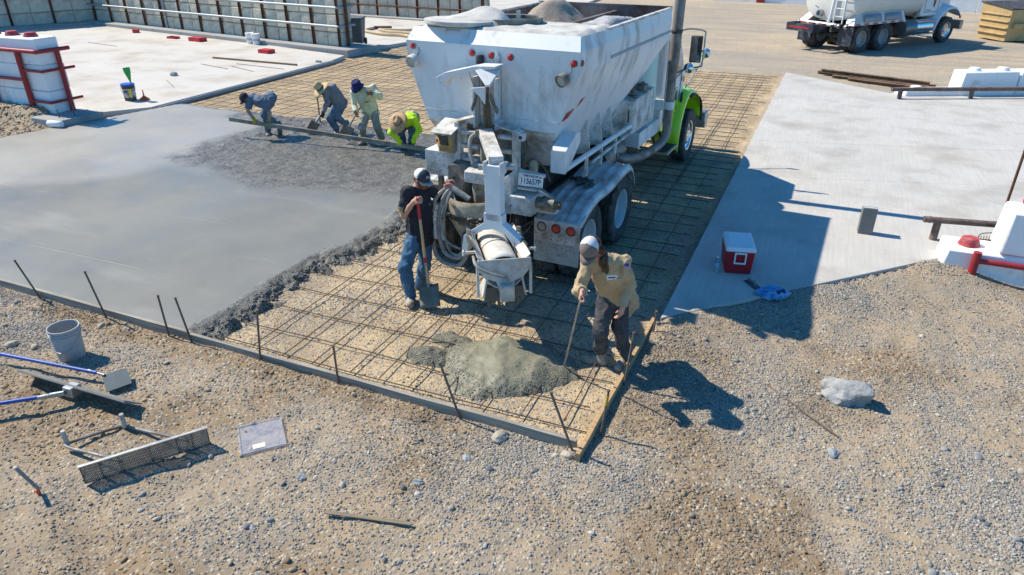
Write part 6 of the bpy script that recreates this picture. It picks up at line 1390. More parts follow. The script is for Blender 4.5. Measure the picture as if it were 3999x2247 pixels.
# ---------------------------------------------------------------- on the right slab
ZS = 0.131
COOLR = mat('red_cooler_plastic', (0.42, 0.012, 0.022), 0.45, 0, 0.06, 3); COOLW = mat('cooler_white', (0.72, 0.75, 0.77), 0.5, 0, 0.03)
cl = thing('cooler', 'red cooler with white lid standing on the shaded slab', 'cooler', (-0.56, 9.02, ZS), R(13))
b = MB(); b.hexa([(-0.165, -0.25, 0.0), (0.165, -0.25, 0.0), (0.165, 0.25, 0.0), (-0.165, 0.25, 0.0), (-0.185, -0.275, 0.32), (0.185, -0.275, 0.32), (0.185, 0.275, 0.32), (-0.185, 0.275, 0.32)]); b.build('tub', COOLR, cl, bevel=0.02, seg=3)
b = MB(); b.hexa([(-0.195, -0.285, 0.318), (0.195, -0.285, 0.318), (0.195, 0.285, 0.318), (-0.195, 0.285, 0.318), (-0.180, -0.27, 0.385), (0.180, -0.27, 0.385), (0.180, 0.27, 0.385), (-0.180, 0.27, 0.385)]); b.build('lid', COOLW, cl, bevel=0.018, seg=3)
b = MB(); b.box(-0.14, 0.14, -0.22, 0.22, 0.3855, 0.392); b.build('lid_panel', COOLW, cl, bevel=0.005)
for s in (-1, 1):
    b = MB(); y0 = s * 0.282; b.box(-0.075, -0.058, min(y0, y0 + s * 0.02), max(y0, y0 + s * 0.02), 0.16, 0.315); b.box(0.058, 0.075, min(y0, y0 + s * 0.02), max(y0, y0 + s * 0.02), 0.16, 0.315); b.box(-0.058, 0.058, min(y0, y0 + s * 0.02), max(y0, y0 + s * 0.02), 0.16, 0.178); b.box(-0.058, 0.058, min(y0, y0 + s * 0.02), max(y0, y0 + s * 0.02), 0.297, 0.315); b.build('carry_handle', COOLW, cl)
def wbottle(name, label, x, y, z, capm, rz=0, group=None):
    o = thing(name, label, 'bottle', (x, y, z)); b = MB()
    b.lathe([(0.001, 0), (0.03, 0), (0.033, 0.012), (0.033, 0.05), (0.031, 0.06), (0.033, 0.07), (0.033, 0.14), (0.024, 0.175), (0.013, 0.19), (0.013, 0.2), (0.001, 0.2)], n=18); b.build('flask', CLEAR, o)
    b = MB(); b.cyl((0, 0, 0.2), (0, 0, 0.215), 0.015); b.build('cap', capm, o)
    b = MB(); b.lathe([(0.0338, 0.085), (0.0338, 0.135)], n=18); b.build('label_wrap', mat('blue_label', (0.25, 0.5, 0.75), 0.5), o); return o
wbottle('water_bottle', 'clear water bottle standing beside the red cooler', -0.775, 8.74, ZS, WHITEPL)

# crumpled blue carrier bag: a folded shell
bm = bmesh.new(); bmesh.ops.create_icosphere(bm, subdivisions=5, radius=1.0)
for v in bm.verts:
    p = np.array(v.co); n1 = float(fbm(p[0] + 4, p[1], p[2], 1.6, 3)) - 0.44; n2 = abs(float(noise(p[0], p[1] + 9, p[2], 4.0)) - 0.5)
    k = 1 + 0.8 * n1 - 0.55 * n2; p = p * k; p[2] = max(p[2], -0.42); v.co = Vector((p[0] * 0.20, p[1] * 0.13, p[2] * 0.085))
me = bpy.data.meshes.new('plastic_bag'); bm.to_mesh(me); bm.free(); me.polygons.foreach_set('use_smooth', np.ones(len(me.polygons), bool)); me.set_sharp_from_angle(angle=R(28))
bg = thing('plastic_bag', 'crumpled light blue plastic bag at the slab edge', 'bag', (-0.02, 8.33, 0.155), R(12))
link('film', me, mat('blue_bag_film', (0.07, 0.30, 0.62), 0.22, 0, 0.25, 9, dirt=(0.35, 0.6, 0.8), dirt_amt=0.35, dirt_scale=7, alpha=0.85), bg)
b = MB(); b.beam((0.02, -0.10, 0.06), (0.12, -0.06, 0.075), 0.05, 0.004, up=(-0.3, -0.8, 0.6)); b.build('printed_patch', PLATEB, bg)
tw = thing('trowel', 'steel hand trowel lying between cooler and blue bag', 'trowel', (-0.27, 8.50, ZS), math.atan2(-0.28, 0.22))
b = MB(); b.box(-0.16, 0.16, -0.05, 0.05, 0.004, 0.008); b.build('blade', BLADE, tw)
b = MB(); b.cyl((-0.12, 0, 0.05), (0.02, 0, 0.055), 0.016); b.build('grip', OLDWOOD, tw); b = MB(); b.beam((0.0, 0, 0.05), (0.05, 0, 0.008), 0.012, 0.012, up=(0, 1, 0)); b.build('shank', STEEL, tw)
cbk = thing('cinder_block', 'tall grey concrete block standing alone on the sunny slab', 'block', (1.07, 10.99, ZS), R(3))
GREYB = mat('grey_cinder', (0.19, 0.19, 0.185), 0.9, 0, 0.08, 9, bump=0.004)
b = MB(); b.box(-0.10, 0.10, -0.075, 0.075, 0.0, 0.40); b.build('body', GREYB, cbk, bevel=0.004)
b = MB(); b.box(-0.10, 0.10, -0.07, -0.02, 0.4005, 0.41); b.build('top_lip', mat('light_cinder', (0.5, 0.49, 0.47), 0.9), cbk); b = MB(); b.box(-0.10, 0.10, 0.0, 0.07, 0.4005, 0.408); b.build('top_lip', MATS['light_cinder'], cbk)

# ---------------------------------------------------------------- on the old slab, left
BLK = mat('charcoal_bucket', (0.055, 0.055, 0.06), 0.5, 0, 0.15, 6, dirt=(0.2, 0.19, 0.18), dirt_amt=0.25)
LBL = mat('printed_bucket_label', (0.62, 0.64, 0.66), 0.5, 0, 0.2, 14, dirt=(0.06, 0.06, 0.07), dirt_amt=0.55, dirt_scale=8)
q = bucket('pail', 'dark pail with blue lid and a green funnel stuck in it', -16.80, 13.42, ZS, 0.42, 0.145, 0.165, BLK, LBL, (0.2, 0.75), mat('blue_lid', (0.02, 0.11, 0.55), 0.4))
b = MB(); b.box(0.03, 0.10, -0.172, -0.165, 0.10, 0.31); b.build('yellow_panel', mat('yellow_print', (0.65, 0.55, 0.05), 0.5), q); q.rotation_euler = (0, 0, R(38))
fn = thing('green_funnel', 'tall green funnel standing in the dark pail', 'funnel', (-16.75, 13.50, ZS + 0.43))
GRN = mat('green_plastic', (0.03, 0.38, 0.07), 0.4); b = MB(); b.lathe([(0.012, -0.02), (0.02, 0.05), (0.085, 0.30), (0.09, 0.40), (0.082, 0.40), (0.075, 0.30), (0.015, 0.08)], axis=(-0.12, 0, 1), n=20); b.build('cone', GRN, fn)
of = thing('orange_funnel', 'small orange-red funnel upside down beside the dark pail', 'funnel', (-16.48, 13.58, ZS)); b = MB(); b.lathe([(0.12, 0), (0.125, 0.035), (0.10, 0.05), (0.03, 0.10), (0.018, 0.12), (0.012, 0.26), (0.008, 0.26)], n=20); b.build('cone', mat('orange_plastic', (0.60, 0.10, 0.03), 0.5), of)
for lab, x, y, rz in (('left one of two white buckets in front of the block wall', -21.25, 23.05, 0), ('right one of two white buckets in front of the block wall', -20.83, 22.92, 1)):
    bucket('bucket', lab, x, y, ZS, 0.40, 0.135, 0.16, WHITEPL, mat('bucket_print', (0.45, 0.45, 0.46), 0.5, var=0.3, scale=18), (0.35, 0.55), WHITEPL, 'up', 'white buckets by the wall')
REDBOX = mat('red_box_print', (0.55, 0.02, 0.03), 0.5, 0, 0.1, 5, speck=(0.7, 0.65, 0.65), speck_scale=14, speck_amt=0.2)
def redbox(label, x, y, w, d, h, rz, lid=True):
    o = thing('red_box', label, 'box', (x, y, ZS), rz, 'red boxes on the old slab'); b = MB(); t = 0.015
    b.box(-w / 2, w / 2, -d / 2, -d / 2 + t, 0, h); b.box(-w / 2, w / 2, d / 2 - t, d / 2, 0, h); b.box(-w / 2, -w / 2 + t, -d / 2 + t, d / 2 - t, 0, h); b.box(w / 2 - t, w / 2, -d / 2 + t, d / 2 - t, 0, h); b.box(-w / 2 + t, w / 2 - t, -d / 2 + t, d / 2 - t, 0, t); b.build('tray', REDBOX, o)
    if lid: b = MB(); b.box(-w / 2 + 0.03, w / 2 - 0.03, -d / 2 + 0.03, d / 2 - 0.03, h * 0.7, h * 0.98); b.build('contents', REDBOX, o)
redbox('smallest red box far left in front of the block wall', -28.3, 23.7, 0.22, 0.2, 0.14, 0.3); redbox('thin red tray left of the larger red box', -25.3, 22.95, 0.5, 0.26, 0.08, -0.05, False)
redbox('larger closed red box near the two white buckets', -23.75, 22.75, 0.66, 0.38, 0.15, -0.1); redbox('red crate lying alone in the middle of the old slab', -19.0, 21.35, 0.5, 0.36, 0.13, -0.1)
rs = thing('timber_batten', 'long thin timber batten lying on the old slab', 'batten', (-18.05, 19.58, ZS), R(-1)); b = MB(); b.box(-1.85, 1.85, -0.045, 0.045, 0, 0.05); b.build('plank', mat('brown_batten', (0.22, 0.15, 0.09), 0.85), rs)
for i, (x, y, a_, l) in enumerate(((-18.6, 18.3, -0.25, 1.6), (-17.2, 18.9, -0.1, 2.2), (-17.4, 18.3, -0.35, 1.4), (-26.5, 20.5, -0.15, 2.0), (-17.6, 15.5, -0.6, 1.3))):
    lab = ('thin steel rod left of the timber batten', 'thin steel rod in front of the batten end', 'short thin steel rod nearest the slab kerb', 'thin steel rod far left on the old slab', 'thin steel rod near the dark pail')[i]
    o = thing('steel_rod', lab, 'rod', (x, y, ZS + 0.008), a_, 'thin rods on the old slab'); b = MB(); b.cyl((-l / 2, 0, 0), (l / 2, 0, 0), 0.008, n=6); b.build('bar', REBAR, o)
rock('stone', 'single grey stone lying on the old slab', 'stone', -18.55, 16.55, ZS, 0.13, 0.1, 0.09, GREYR, 21)
rock('stone', 'grey stone near the end of the timber batten', 'stone', -15.95, 20.4, ZS, 0.13, 0.08, 0.05, GREYR, 22)
wc = thing('white_cylinder', 'white plastic cylinder lying below the white wall', 'cylinder', (-16.10, 10.72, 0.17), R(10)); b = MB(); b.lathe([(0.001, -0.19), (0.06, -0.19), (0.075, -0.17), (0.075, 0.17), (0.06, 0.19), (0.05, 0.17), (0.001, 0.17)], axis=(1, 0, 0), n=20); b.build('tube', WHITEPL, wc)

# wheelie bin
wb_ = thing('wheelie_bin', 'grey wheelie bin behind the end of the block wall', 'bin', (-17.05, 24.4, ZS), R(20)); BING = mat('bin_plastic', (0.13, 0.135, 0.125), 0.6, 0, 0.1, 4)
b = MB(); b.hexa([(-0.24, -0.26, 0.06), (0.24, -0.26, 0.06), (0.24, 0.24, 0.06), (-0.24, 0.24, 0.06), (-0.31, -0.36, 1.0), (0.31, -0.36, 1.0), (0.31, 0.34, 1.0), (-0.31, 0.34, 1.0)]); b.build('body', BING, wb_, bevel=0.03)
b = MB(); b.box(-0.34, 0.34, -0.40, 0.38, 1.0, 1.05); b.build('lid', BING, wb_, bevel=0.02); b = MB(); b.tube([(-0.3, 0.38, 1.0), (-0.3, 0.45, 1.0), (0.3, 0.45, 1.0), (0.3, 0.38, 1.0)], 0.02, 8); b.build('bar', BING, wb_)
for x in (-0.28, 0.28): b = MB(); b.cyl((x - 0.03, 0.22, 0.13), (x + 0.03, 0.22, 0.13), 0.13, n=18); b.build('wheel', RUBBER, wb_)
# hose on the far slab
hs = thing('coiled_hose', 'pale flat hose heaped on the slab left of the truck', 'hose', (-17.9, 28.0, 0.15)); HOSEP = mat('pale_hose', (0.58, 0.46, 0.30), 0.8)
b = MB(); b.tube(arc([(-1.3, 0.9, 0.05), (-1.2, 0.0, 0.05), (-0.6, -0.5, 0.06), (0.4, -0.9, 0.06), (1.3, -0.9, 0.06), (2.2, -1.3, 0.06), (2.4, -0.6, 0.06), (1.2, -0.3, 0.08), (0.2, -0.2, 0.08), (-0.5, 0.1, 0.1), (0.6, 0.3, 0.1), (1.0, 0.6, 0.1)], 6), 0.06, 8); b.build('tube', HOSEP, hs)
b = MB(); b.cyl((-1.3, 0.9, 0.06), (-0.5, 1.1, 0.08), 0.07); b.build('coupling', RUST, hs)
# beams stacked beyond the right slab
BEAM = mat('rusty_beam', (0.26, 0.17, 0.10), 0.85, 0.1, 0.3, 2, dirt=(0.13, 0.075, 0.045), dirt_amt=0.5, dirt_scale=3)
for i, (x0, y0, x1, y1, z, lab) in enumerate(((0.10, 25.35, 3.1, 24.2, 0.10, 'topmost rusty beam of the pile beyond the right slab'), (0.45, 24.95, 3.2, 24.0, 0.0, 'front rusty beam of the pile beyond the right slab'), (0.0, 25.6, 3.3, 24.4, 0.0, 'back rusty beam of the pile beyond the right slab'), (0.9, 24.55, 2.9, 23.85, 0.0, 'short rusty beam nearest the right slab'))):
    o = thing('steel_beam', lab, 'beam', ((x0 + x1) / 2, (y0 + y1) / 2, z), math.atan2(y1 - y0, x1 - x0), 'rusty beams beyond the right slab'); l = math.hypot(x1 - x0, y1 - y0) / 2; w_ = 0.075
    b = MB(); b.box(-l, l, -w_, w_, 0, 0.012); b.box(-l, l, -w_, w_, 0.09, 0.102); b.box(-l, l, -0.006, 0.006, 0.012, 0.09); b.build('web', BEAM, o)
# dumpster
dp = thing('tan_dumpster', 'tan ribbed metal dumpster at the upper right', 'dumpster', (6.95, 36.35, 0), R(31)); DMP = mat('dumpster_tan', (0.50, 0.35, 0.16), 0.6, 0, 0.08, 2, dirt=(0.3, 0.2, 0.1), dirt_amt=0.2)
b = MB(); b.hexa([(0, 0, 0.05), (2.6, 0, 0.05), (2.6, 1.55, 0.05), (0, 1.55, 0.05), (-0.06, -0.05, 1.28), (2.6, -0.05, 1.28), (2.6, 1.7, 1.45), (-0.06, 1.7, 1.45)]); b.build('hull', DMP, dp)
for i in range(4): z = 0.28 + i * 0.25; b = MB(); b.box(-0.10, -0.01, 0.0, 1.6, z, z + 0.05); b.build('rib', DMP, dp, bevel=0.01)
b = MB(); b.box(0.15, 2.6, -0.16, -0.02, 0.55, 0.75); b.build('fork_pocket', DMP, dp); b = MB(); b.hexa([(-0.1, -0.08, 1.285), (2.6, -0.08, 1.285), (2.6, 1.75, 1.455), (-0.1, 1.75, 1.455), (-0.1, -0.08, 1.33), (2.6, -0.08, 1.33), (2.6, 1.75, 1.50), (-0.1, 1.75, 1.50)]); b.build('lid', DARK, dp)
# ================================================================ WATER TRUCK
W = thing('water_truck', 'white water tanker truck parked on the far gravel', 'truck', (0.36, 31.55, 0.0), R(-37))
CREAM = mat('tank_cream', (0.68, 0.66, 0.60), 0.4, 0, 0.03, 2, dirt=(0.50, 0.45, 0.36), dirt_amt=0.15, dirt_scale=1.5)
WTW = mat('truck_white', (0.72, 0.73, 0.74), 0.3, 0, 0.03, 2)
for yy in (0.0, 1.32):
    for s in (-1, 1): wheel(W, s * 1.06, yy, 0.52, 0.52, 0.27, s, mat('dusty_rim', (0.33, 0.31, 0.29), 0.7), dish=0.10, n=48); wheel(W, s * 0.74, yy, 0.52, 0.52, 0.27, s, MATS['dusty_rim'], n=36)
for s in (-1, 1): wheel(W, s * 1.02, 5.5, 0.52, 0.52, 0.28, s, ALU, dish=-0.03, n=48)
for s in (-1, 1):
    b = MB(); b.box(s * 0.43 - 0.04, s * 0.43 + 0.04, -0.9, 6.4, 0.75, 1.0); b.build('frame_rail', DARK, W)
for yy in (0.0, 1.32, 5.5): b = MB(); b.cyl((-0.95, yy, 0.52), (0.95, yy, 0.52), 0.08); b.build('axle', DARK, W)
# tank: flattened ellipse
def ell(y, k): return [(1.2 * k * math.copysign(abs(math.cos(a)) ** 0.75, math.cos(a)), y, 1.98 + 0.86 * k * math.copysign(abs(math.sin(a)) ** 0.8, math.sin(a))) for a in np.linspace(0, 2 * math.pi, 37)]
b = MB(); b.grid([ell(-0.62, 0.02), ell(-0.60, 0.9), ell(-0.55, 1.0), ell(3.55, 1.0), ell(3.62, 0.92), ell(3.64, 0.02)]); b.build('tank', CREAM, W)
b = MB(); b.lathe([(0.13, 0), (0.13, 0.14), (0.09, 0.14), (0.085, 0.06), (0.001, 0.06)], (-0.35, -0.62, 1.35), (0, -1, 0), n=20); q = b.build('outlet_flange', STEEL, W)
b = MB(); b.beam((-0.38, -0.75, 1.52), (-0.52, -0.80, 1.62), 0.03, 0.02); b.build('valve_lever', BLUE, q)
b = MB(); b.tube([(0.12, -0.72, 0.98), (0.18, -0.72, 1.25), (0.28, -0.70, 2.9)], 0.06, 10); b.build('riser_pipe', WTW, W)
la = thing('ladder', None, None); la.parent = W
for x in (0.40, 0.78): b = MB(); b.tube([(x, -0.80, 1.05), (x, -0.78, 2.9)], 0.022, 8); b.build('rail', WTW, la)
for i in range(6): b = MB(); b.cyl((0.40, -0.79, 1.30 + i * 0.28), (0.78, -0.79, 1.30 + i * 0.28), 0.016, n=8); b.build('rung', WTW, la)
for i in range(2):
    b = MB(); b.cyl((0.98, -0.60, 1.95 + i * 0.2), (0.98, -0.68, 1.95 + i * 0.2), 0.075, n=18); q = b.build('tail_lamp', WTW, W); b = MB(); b.cyl((0.98, -0.68, 1.95 + i * 0.2), (0.98, -0.69, 1.95 + i * 0.2), 0.06, n=18); b.build('lens', LAMPG if i == 0 else mat('faded_red_lens', (0.5, 0.2, 0.18), 0.4), q)
b = MB(); b.cyl((-1.15, -0.72, 0.98), (0.5, -0.72, 0.98), 0.07, n=14); b.build('spray_bar', WTW, W)
for x in (-1.2, 0.62, 0.95): b = MB(); b.lathe([(0.06, -0.1), (0.09, -0.05), (0.09, 0.05), (0.05, 0.12)], (x, -0.74, 0.96), (0.6, -0.5, 0), n=12); b.build('spray_valve', STEEL, W)
for x in (-0.95, -0.55, -0.1): b = MB(); b.box(x - 0.14, x + 0.14, -0.80, -0.792, 0.95, 1.0); b.build('reflector', TAPE_R, W)
BUMP = mat('black_bumper', (0.03, 0.035, 0.05), 0.4, 0, 0.2, 5, dirt=(0.16, 0.16, 0.16), dirt_amt=0.3)
b = MB(); b.box(-1.15, 0.10, -1.5, -1.46, 0.72, 1.0); b.box(-1.15, -1.10, -1.46, -0.8, 0.72, 1.0); b.box(0.05, 0.10, -1.46, -0.8, 0.72, 1.0); q = b.build('rear_bumper', BUMP, W)
b = MB(); b.box(-1.05, -0.1, -1.506, -1.501, 0.83, 0.88); b.build('bumper_tape', TAPE_R, q)
for s in (-1, 1): b = MB(); b.box(min(s * 0.62, s * 1.22), max(s * 0.62, s * 1.22), -0.66, -0.645, 0.28, 0.98); b.build('mud_flap', BUMP, W)
for s in (-1, 1):
    b = MB(); b.prism([(s * 1.24, -0.7, 1.02), (s * 1.24, 2.45, 1.02), (s * 1.12, 2.3, 1.42), (s * 0.98, -0.35, 1.42)], (-s * 0.35, 0, 0)); q = b.build('side_skirt', CREAM, W)
    for y0 in (-0.12, 1.12): b = MB(); b.add([(s * 1.25, y0, 1.12), (s * 1.25, y0 + 1.05, 1.12), (s * 1.165, y0 + 1.0, 1.39), (s * 1.165, y0 + 0.05, 1.39)], [(0, 1, 2, 3)]); b.build('tread_plate', mat('tread_grey', (0.33, 0.34, 0.36), 0.5, 0.4), q, solid=0.01)
    for i in range(6): b = MB(); b.box(min(s * 1.242, s * 1.25), max(s * 1.242, s * 1.25), -0.6 + i * 0.52, -0.34 + i * 0.52, 1.03, 1.08); b.build('side_tape', TAPE_R, q)
    b = MB(); b.lathe([(0.001, 2.55), (0.27, 2.58), (0.31, 2.68), (0.31, 3.25), (0.001, 3.3)], (s * 0.98, 0, 0.72), (0, 1, 0), n=24); b.build('air_tank', mat('dull_grey_tank', (0.20, 0.20, 0.21), 0.35, 0.5), W)
    b = MB(); b.cyl((s * 0.98, 3.3, 0.74), (s * 0.98, 4.35, 0.74), 0.27, n=24); b.build('fuel_tank', ALU, W)
    b = MB(); b.box(min(s * 1.05, s * 1.25), max(s * 1.05, s * 1.25), 3.2, 4.5, 0.92, 0.97); b.box(min(s * 1.05, s * 1.25), max(s * 1.05, s * 1.25), 3.2, 4.5, 0.44, 0.49); b.build('running_board', STEEL, W)
wc_ = thing('cab', None, None); wc_.parent = W
pr_ = [(3.75, 1.1), (3.75, 3.0), (4.75, 2.9), (5.05, 2.05), (5.05, 1.1)]
b = MB(); b.prism([(-0.95, y, z) for y, z in pr_], (1.9, 0, 0)); b.build('cab_shell', WTW, wc_, bevel=0.04)
b = MB(); b.hexa([(-0.6, 5.0, 0.95), (0.6, 5.0, 0.95), (0.5, 6.45, 0.9), (-0.5, 6.45, 0.9), (-0.72, 5.0, 2.1), (0.72, 5.0, 2.1), (0.52, 6.4, 1.85), (-0.52, 6.4, 1.85)]); b.build('hood', WTW, wc_, bevel=0.06)
for s in (-1, 1):
    b = MB()
    for p, q_ in (((3.95, 1.25), (3.95, 2.9)), ((4.85, 1.25), (4.85, 2.5)), ((3.95, 1.25), (4.85, 1.25))): b.beam((s * 0.955, p[0], p[1]), (s * 0.955, q_[0], q_[1]), 0.016, 0.008, up=(1, 0, 0))
    b.build('door_seam', DARK, wc_)
    b = MB(); b.lathe([(0.08, 0), (0.001, 0.004)], (s * 0.955, 4.55, 1.62), (s, 0, 0), n=20)
    for i, p in enumerate(b.v): b.v[i] = V3((p[0], p[1], 1.62 + (p[2] - 1.62) * 2.6))
    b.build('oval_window', GLASS, wc_)
    b = MB(); b.add([(s * 0.957, 4.0, 2.15), (s * 0.957, 4.8, 2.12), (s * 0.957, 4.7, 2.75), (s * 0.957, 4.0, 2.82)], [(0, 1, 2, 3)]); b.build('side_window', GLASS, wc_, solid=0.006)
    b = MB(); b.box(min(s * 0.955, s * 0.965), max(s * 0.955, s * 0.965), 4.15, 4.36, 1.78, 1.90); b.build('door_logo', mat('red_grey_logo', (0.45, 0.12, 0.14), 0.5, var=0.3, scale=20, dirt=(0.7, 0.7, 0.72), dirt_amt=0.7, dirt_scale=14), wc_)
    b = MB(); b.box(min(s * 0.955, s * 0.962), max(s * 0.955, s * 0.962), 4.05, 4.38, 1.30, 1.34); b.build('door_lettering', mat('grey_letter', (0.3, 0.3, 0.32), 0.6, var=0.4, scale=40), wc_)
    rows = []
    for p in arc([(4.55, 0.55, 0), (4.75, 1.05, 0), (5.15, 1.36, 0), (5.6, 1.44, 0), (6.0, 1.30, 0), (6.3, 1.02, 0)], 4): rows.append([(s * 0.5, p[0], p[1] + 0.12), (s * 0.85, p[0], p[1] + 0.04), (s * 1.15, p[0], p[1] - 0.02), (s * 1.19, p[0] + 0.02, p[1] - 0.10)])
    b = MB(); b.grid(rows); b.build('front_fender', WTW, W, solid=0.015, angle=60)
    b = MB(); b.cyl((s * 1.17, 6.2, 1.0), (s * 1.2, 6.2, 1.0), 0.06, n=12); b.build('turn_lamp', AMBER, W)
    b = MB(); b.tube([(s * 0.80, 3.62, 0.95), (s * 0.86, 3.62, 1.2), (s * 0.86, 3.62, 3.6)], 0.06, 12); b.build('exhaust_stack', STACK, W)
b = MB(); b.box(-1.2, 1.2, 6.35, 6.55, 0.5, 0.85); b.build('front_bumper', STEEL, W, bevel=0.03)
# ================================================================ PEOPLE
# joint positions in metres (world); R and L are the person's own right and left
POSE_black = {'head': (-4.09, 6.883, 1.544), 'neck': (-4.153, 6.878, 1.45), 'shR': (-4.192, 6.71, 1.412), 'shL': (-4.102, 7.03, 1.353), 'elR': (-4.217, 6.631, 1.15), 'wrR': (-4.062, 6.613, 1.345), 'elL': (-3.943, 7.19, 1.196), 'wrL': (-3.888, 7.099, 1.422), 'hipR': (-4.18, 6.769, 0.861), 'hipL': (-4.122, 6.967, 0.811), 'knR': (-4.209, 6.563, 0.508), 'knL': (-4.118, 6.876, 0.411), 'anR': (-4.198, 6.62, 0.112), 'anL': (-4.284, 7.007, 0.072), 'toeR': (-4.166, 6.566, 0.04), 'toeL': (-4.092, 7.022, 0.04), 'shov_top': (-4.01, 6.624, 1.349), 'shov_low': (-3.958, 6.668, 0.155), 'shov_tip': (-3.804, 6.431, 0.02)}
POSE_tan = {'head': (-1.66, 5.766, 1.518), 'neck': (-1.577, 5.91, 1.384), 'shR': (-1.707, 5.899, 1.293), 'shL': (-1.4, 6.072, 1.292), 'elR': (-1.755, 5.77, 1.064), 'wrR': (-1.655, 5.573, 1.164), 'elL': (-1.338, 6.139, 1.041), 'wrL': (-1.362, 6.002, 0.843), 'hipR': (-1.61, 6.222, 0.854), 'hipL': (-1.436, 6.318, 0.867), 'knR': (-1.569, 6.004, 0.524), 'knL': (-1.415, 6.182, 0.494), 'anR': (-1.603, 6.182, 0.181), 'anL': (-1.359, 6.286, 0.124), 'toeR': (-1.747, 6.151, 0.04), 'toeL': (-1.379, 6.09, 0.04), 'handR': (-1.66, 5.549, 1.102), 'handL': (-1.367, 5.956, 0.797), 'rod_top': (-1.654, 5.541, 1.119), 'rod_low': (-1.913, 5.894, 0.05)}
POSE_grey = {'head': (-11.271, 11.778, 0.951), 'neck': (-11.217, 11.91, 0.984), 'shR': (-11.185, 11.836, 0.933), 'shL': (-10.967, 11.929, 0.856), 'elR': (-11.233, 11.758, 0.688), 'wrR': (-11.081, 11.75, 0.506), 'elL': (-10.832, 11.979, 0.638), 'wrL': (-10.782, 11.856, 0.441), 'hipR': (-11.075, 12.274, 0.918), 'hipL': (-10.933, 12.226, 0.878), 'knR': (-11.069, 12.107, 0.566), 'knL': (-11.074, 12.065, 0.552), 'anR': (-11.127, 12.165, 0.195), 'anL': (-10.905, 12.281, 0.289), 'toeR': (-10.995, 11.985, 0.09), 'toeL': (-10.926, 12.275, 0.09)}
POSE_straw = {'head': (-9.913, 12.663, 1.083), 'neck': (-9.886, 12.783, 1.081), 'shR': (-9.868, 12.715, 1.009), 'shL': (-9.873, 13.039, 1.07), 'elR': (-9.798, 12.65, 0.793), 'wrR': (-9.872, 12.583, 0.602), 'elL': (-9.877, 13.115, 0.846), 'wrL': (-9.881, 12.927, 0.741), 'hipR': (-9.741, 12.965, 0.71), 'hipL': (-9.723, 13.124, 0.697), 'knR': (-9.849, 12.733, 0.467), 'knL': (-9.761, 12.88, 0.445), 'anR': (-9.832, 12.915, 0.176), 'anL': (-9.69, 13.138, 0.229), 'toeR': (-9.745, 12.777, 0.09), 'toeL': (-9.81, 13.253, 0.09), 'shov_top': (-9.786, 13.119, 1.036), 'shov_low': (-10.159, 12.656, 0.347), 'shov_tip': (-10.375, 12.676, 0.05)}
POSE_white = {'head': (-8.643, 12.205, 1.329), 'neck': (-8.625, 12.322, 1.245), 'shR': (-8.771, 12.238, 1.176), 'shL': (-8.449, 12.484, 1.253), 'elR': (-8.759, 12.201, 0.937), 'wrR': (-8.64, 12.055, 0.824), 'elL': (-8.261, 12.438, 1.108), 'wrL': (-8.331, 12.251, 1.2), 'hipR': (-8.673, 12.432, 0.775), 'hipL': (-8.527, 12.559, 0.787), 'knR': (-8.639, 12.244, 0.469), 'knL': (-8.392, 12.423, 0.482), 'anR': (-8.774, 12.389, 0.178), 'anL': (-8.427, 12.601, 0.18), 'toeR': (-8.756, 12.332, 0.09), 'toeL': (-8.423, 12.613, 0.09), 'shov_top': (-8.334, 12.272, 1.305), 'shov_low': (-8.923, 12.173, 0.48), 'shov_tip': (-9.487, 12.753, 0.05)}
POSE_neon = {'head': (-7.591, 11.994, 0.74), 'neck': (-7.555, 12.14, 0.776), 'shR': (-7.678, 12.087, 0.711), 'shL': (-7.399, 12.25, 0.75), 'elR': (-7.781, 11.974, 0.523), 'wrR': (-7.619, 12.004, 0.378), 'elL': (-7.249, 12.25, 0.56), 'wrL': (-7.326, 12.128, 0.394), 'hipR': (-7.654, 12.489, 0.723), 'hipL': (-7.534, 12.54, 0.69), 'knR': (-7.682, 12.212, 0.494), 'knL': (-7.451, 12.272, 0.464), 'anR': (-7.744, 12.375, 0.188), 'anL': (-7.59, 12.44, 0.188), 'toeR': (-7.743, 12.392, 0.09), 'toeL': (-7.573, 12.399, 0.09)}

def prim_c(a, c, r0, r1, k=0.03, cut=None): return ('c', V3(a), V3(c), r0, r1, k, cut)
def prim_e(c, axes, rad, k=0.03, cut=None, sub=False): return ('e', V3(c), np.array([unit(x) for x in axes]), V3(rad), k, cut, sub)

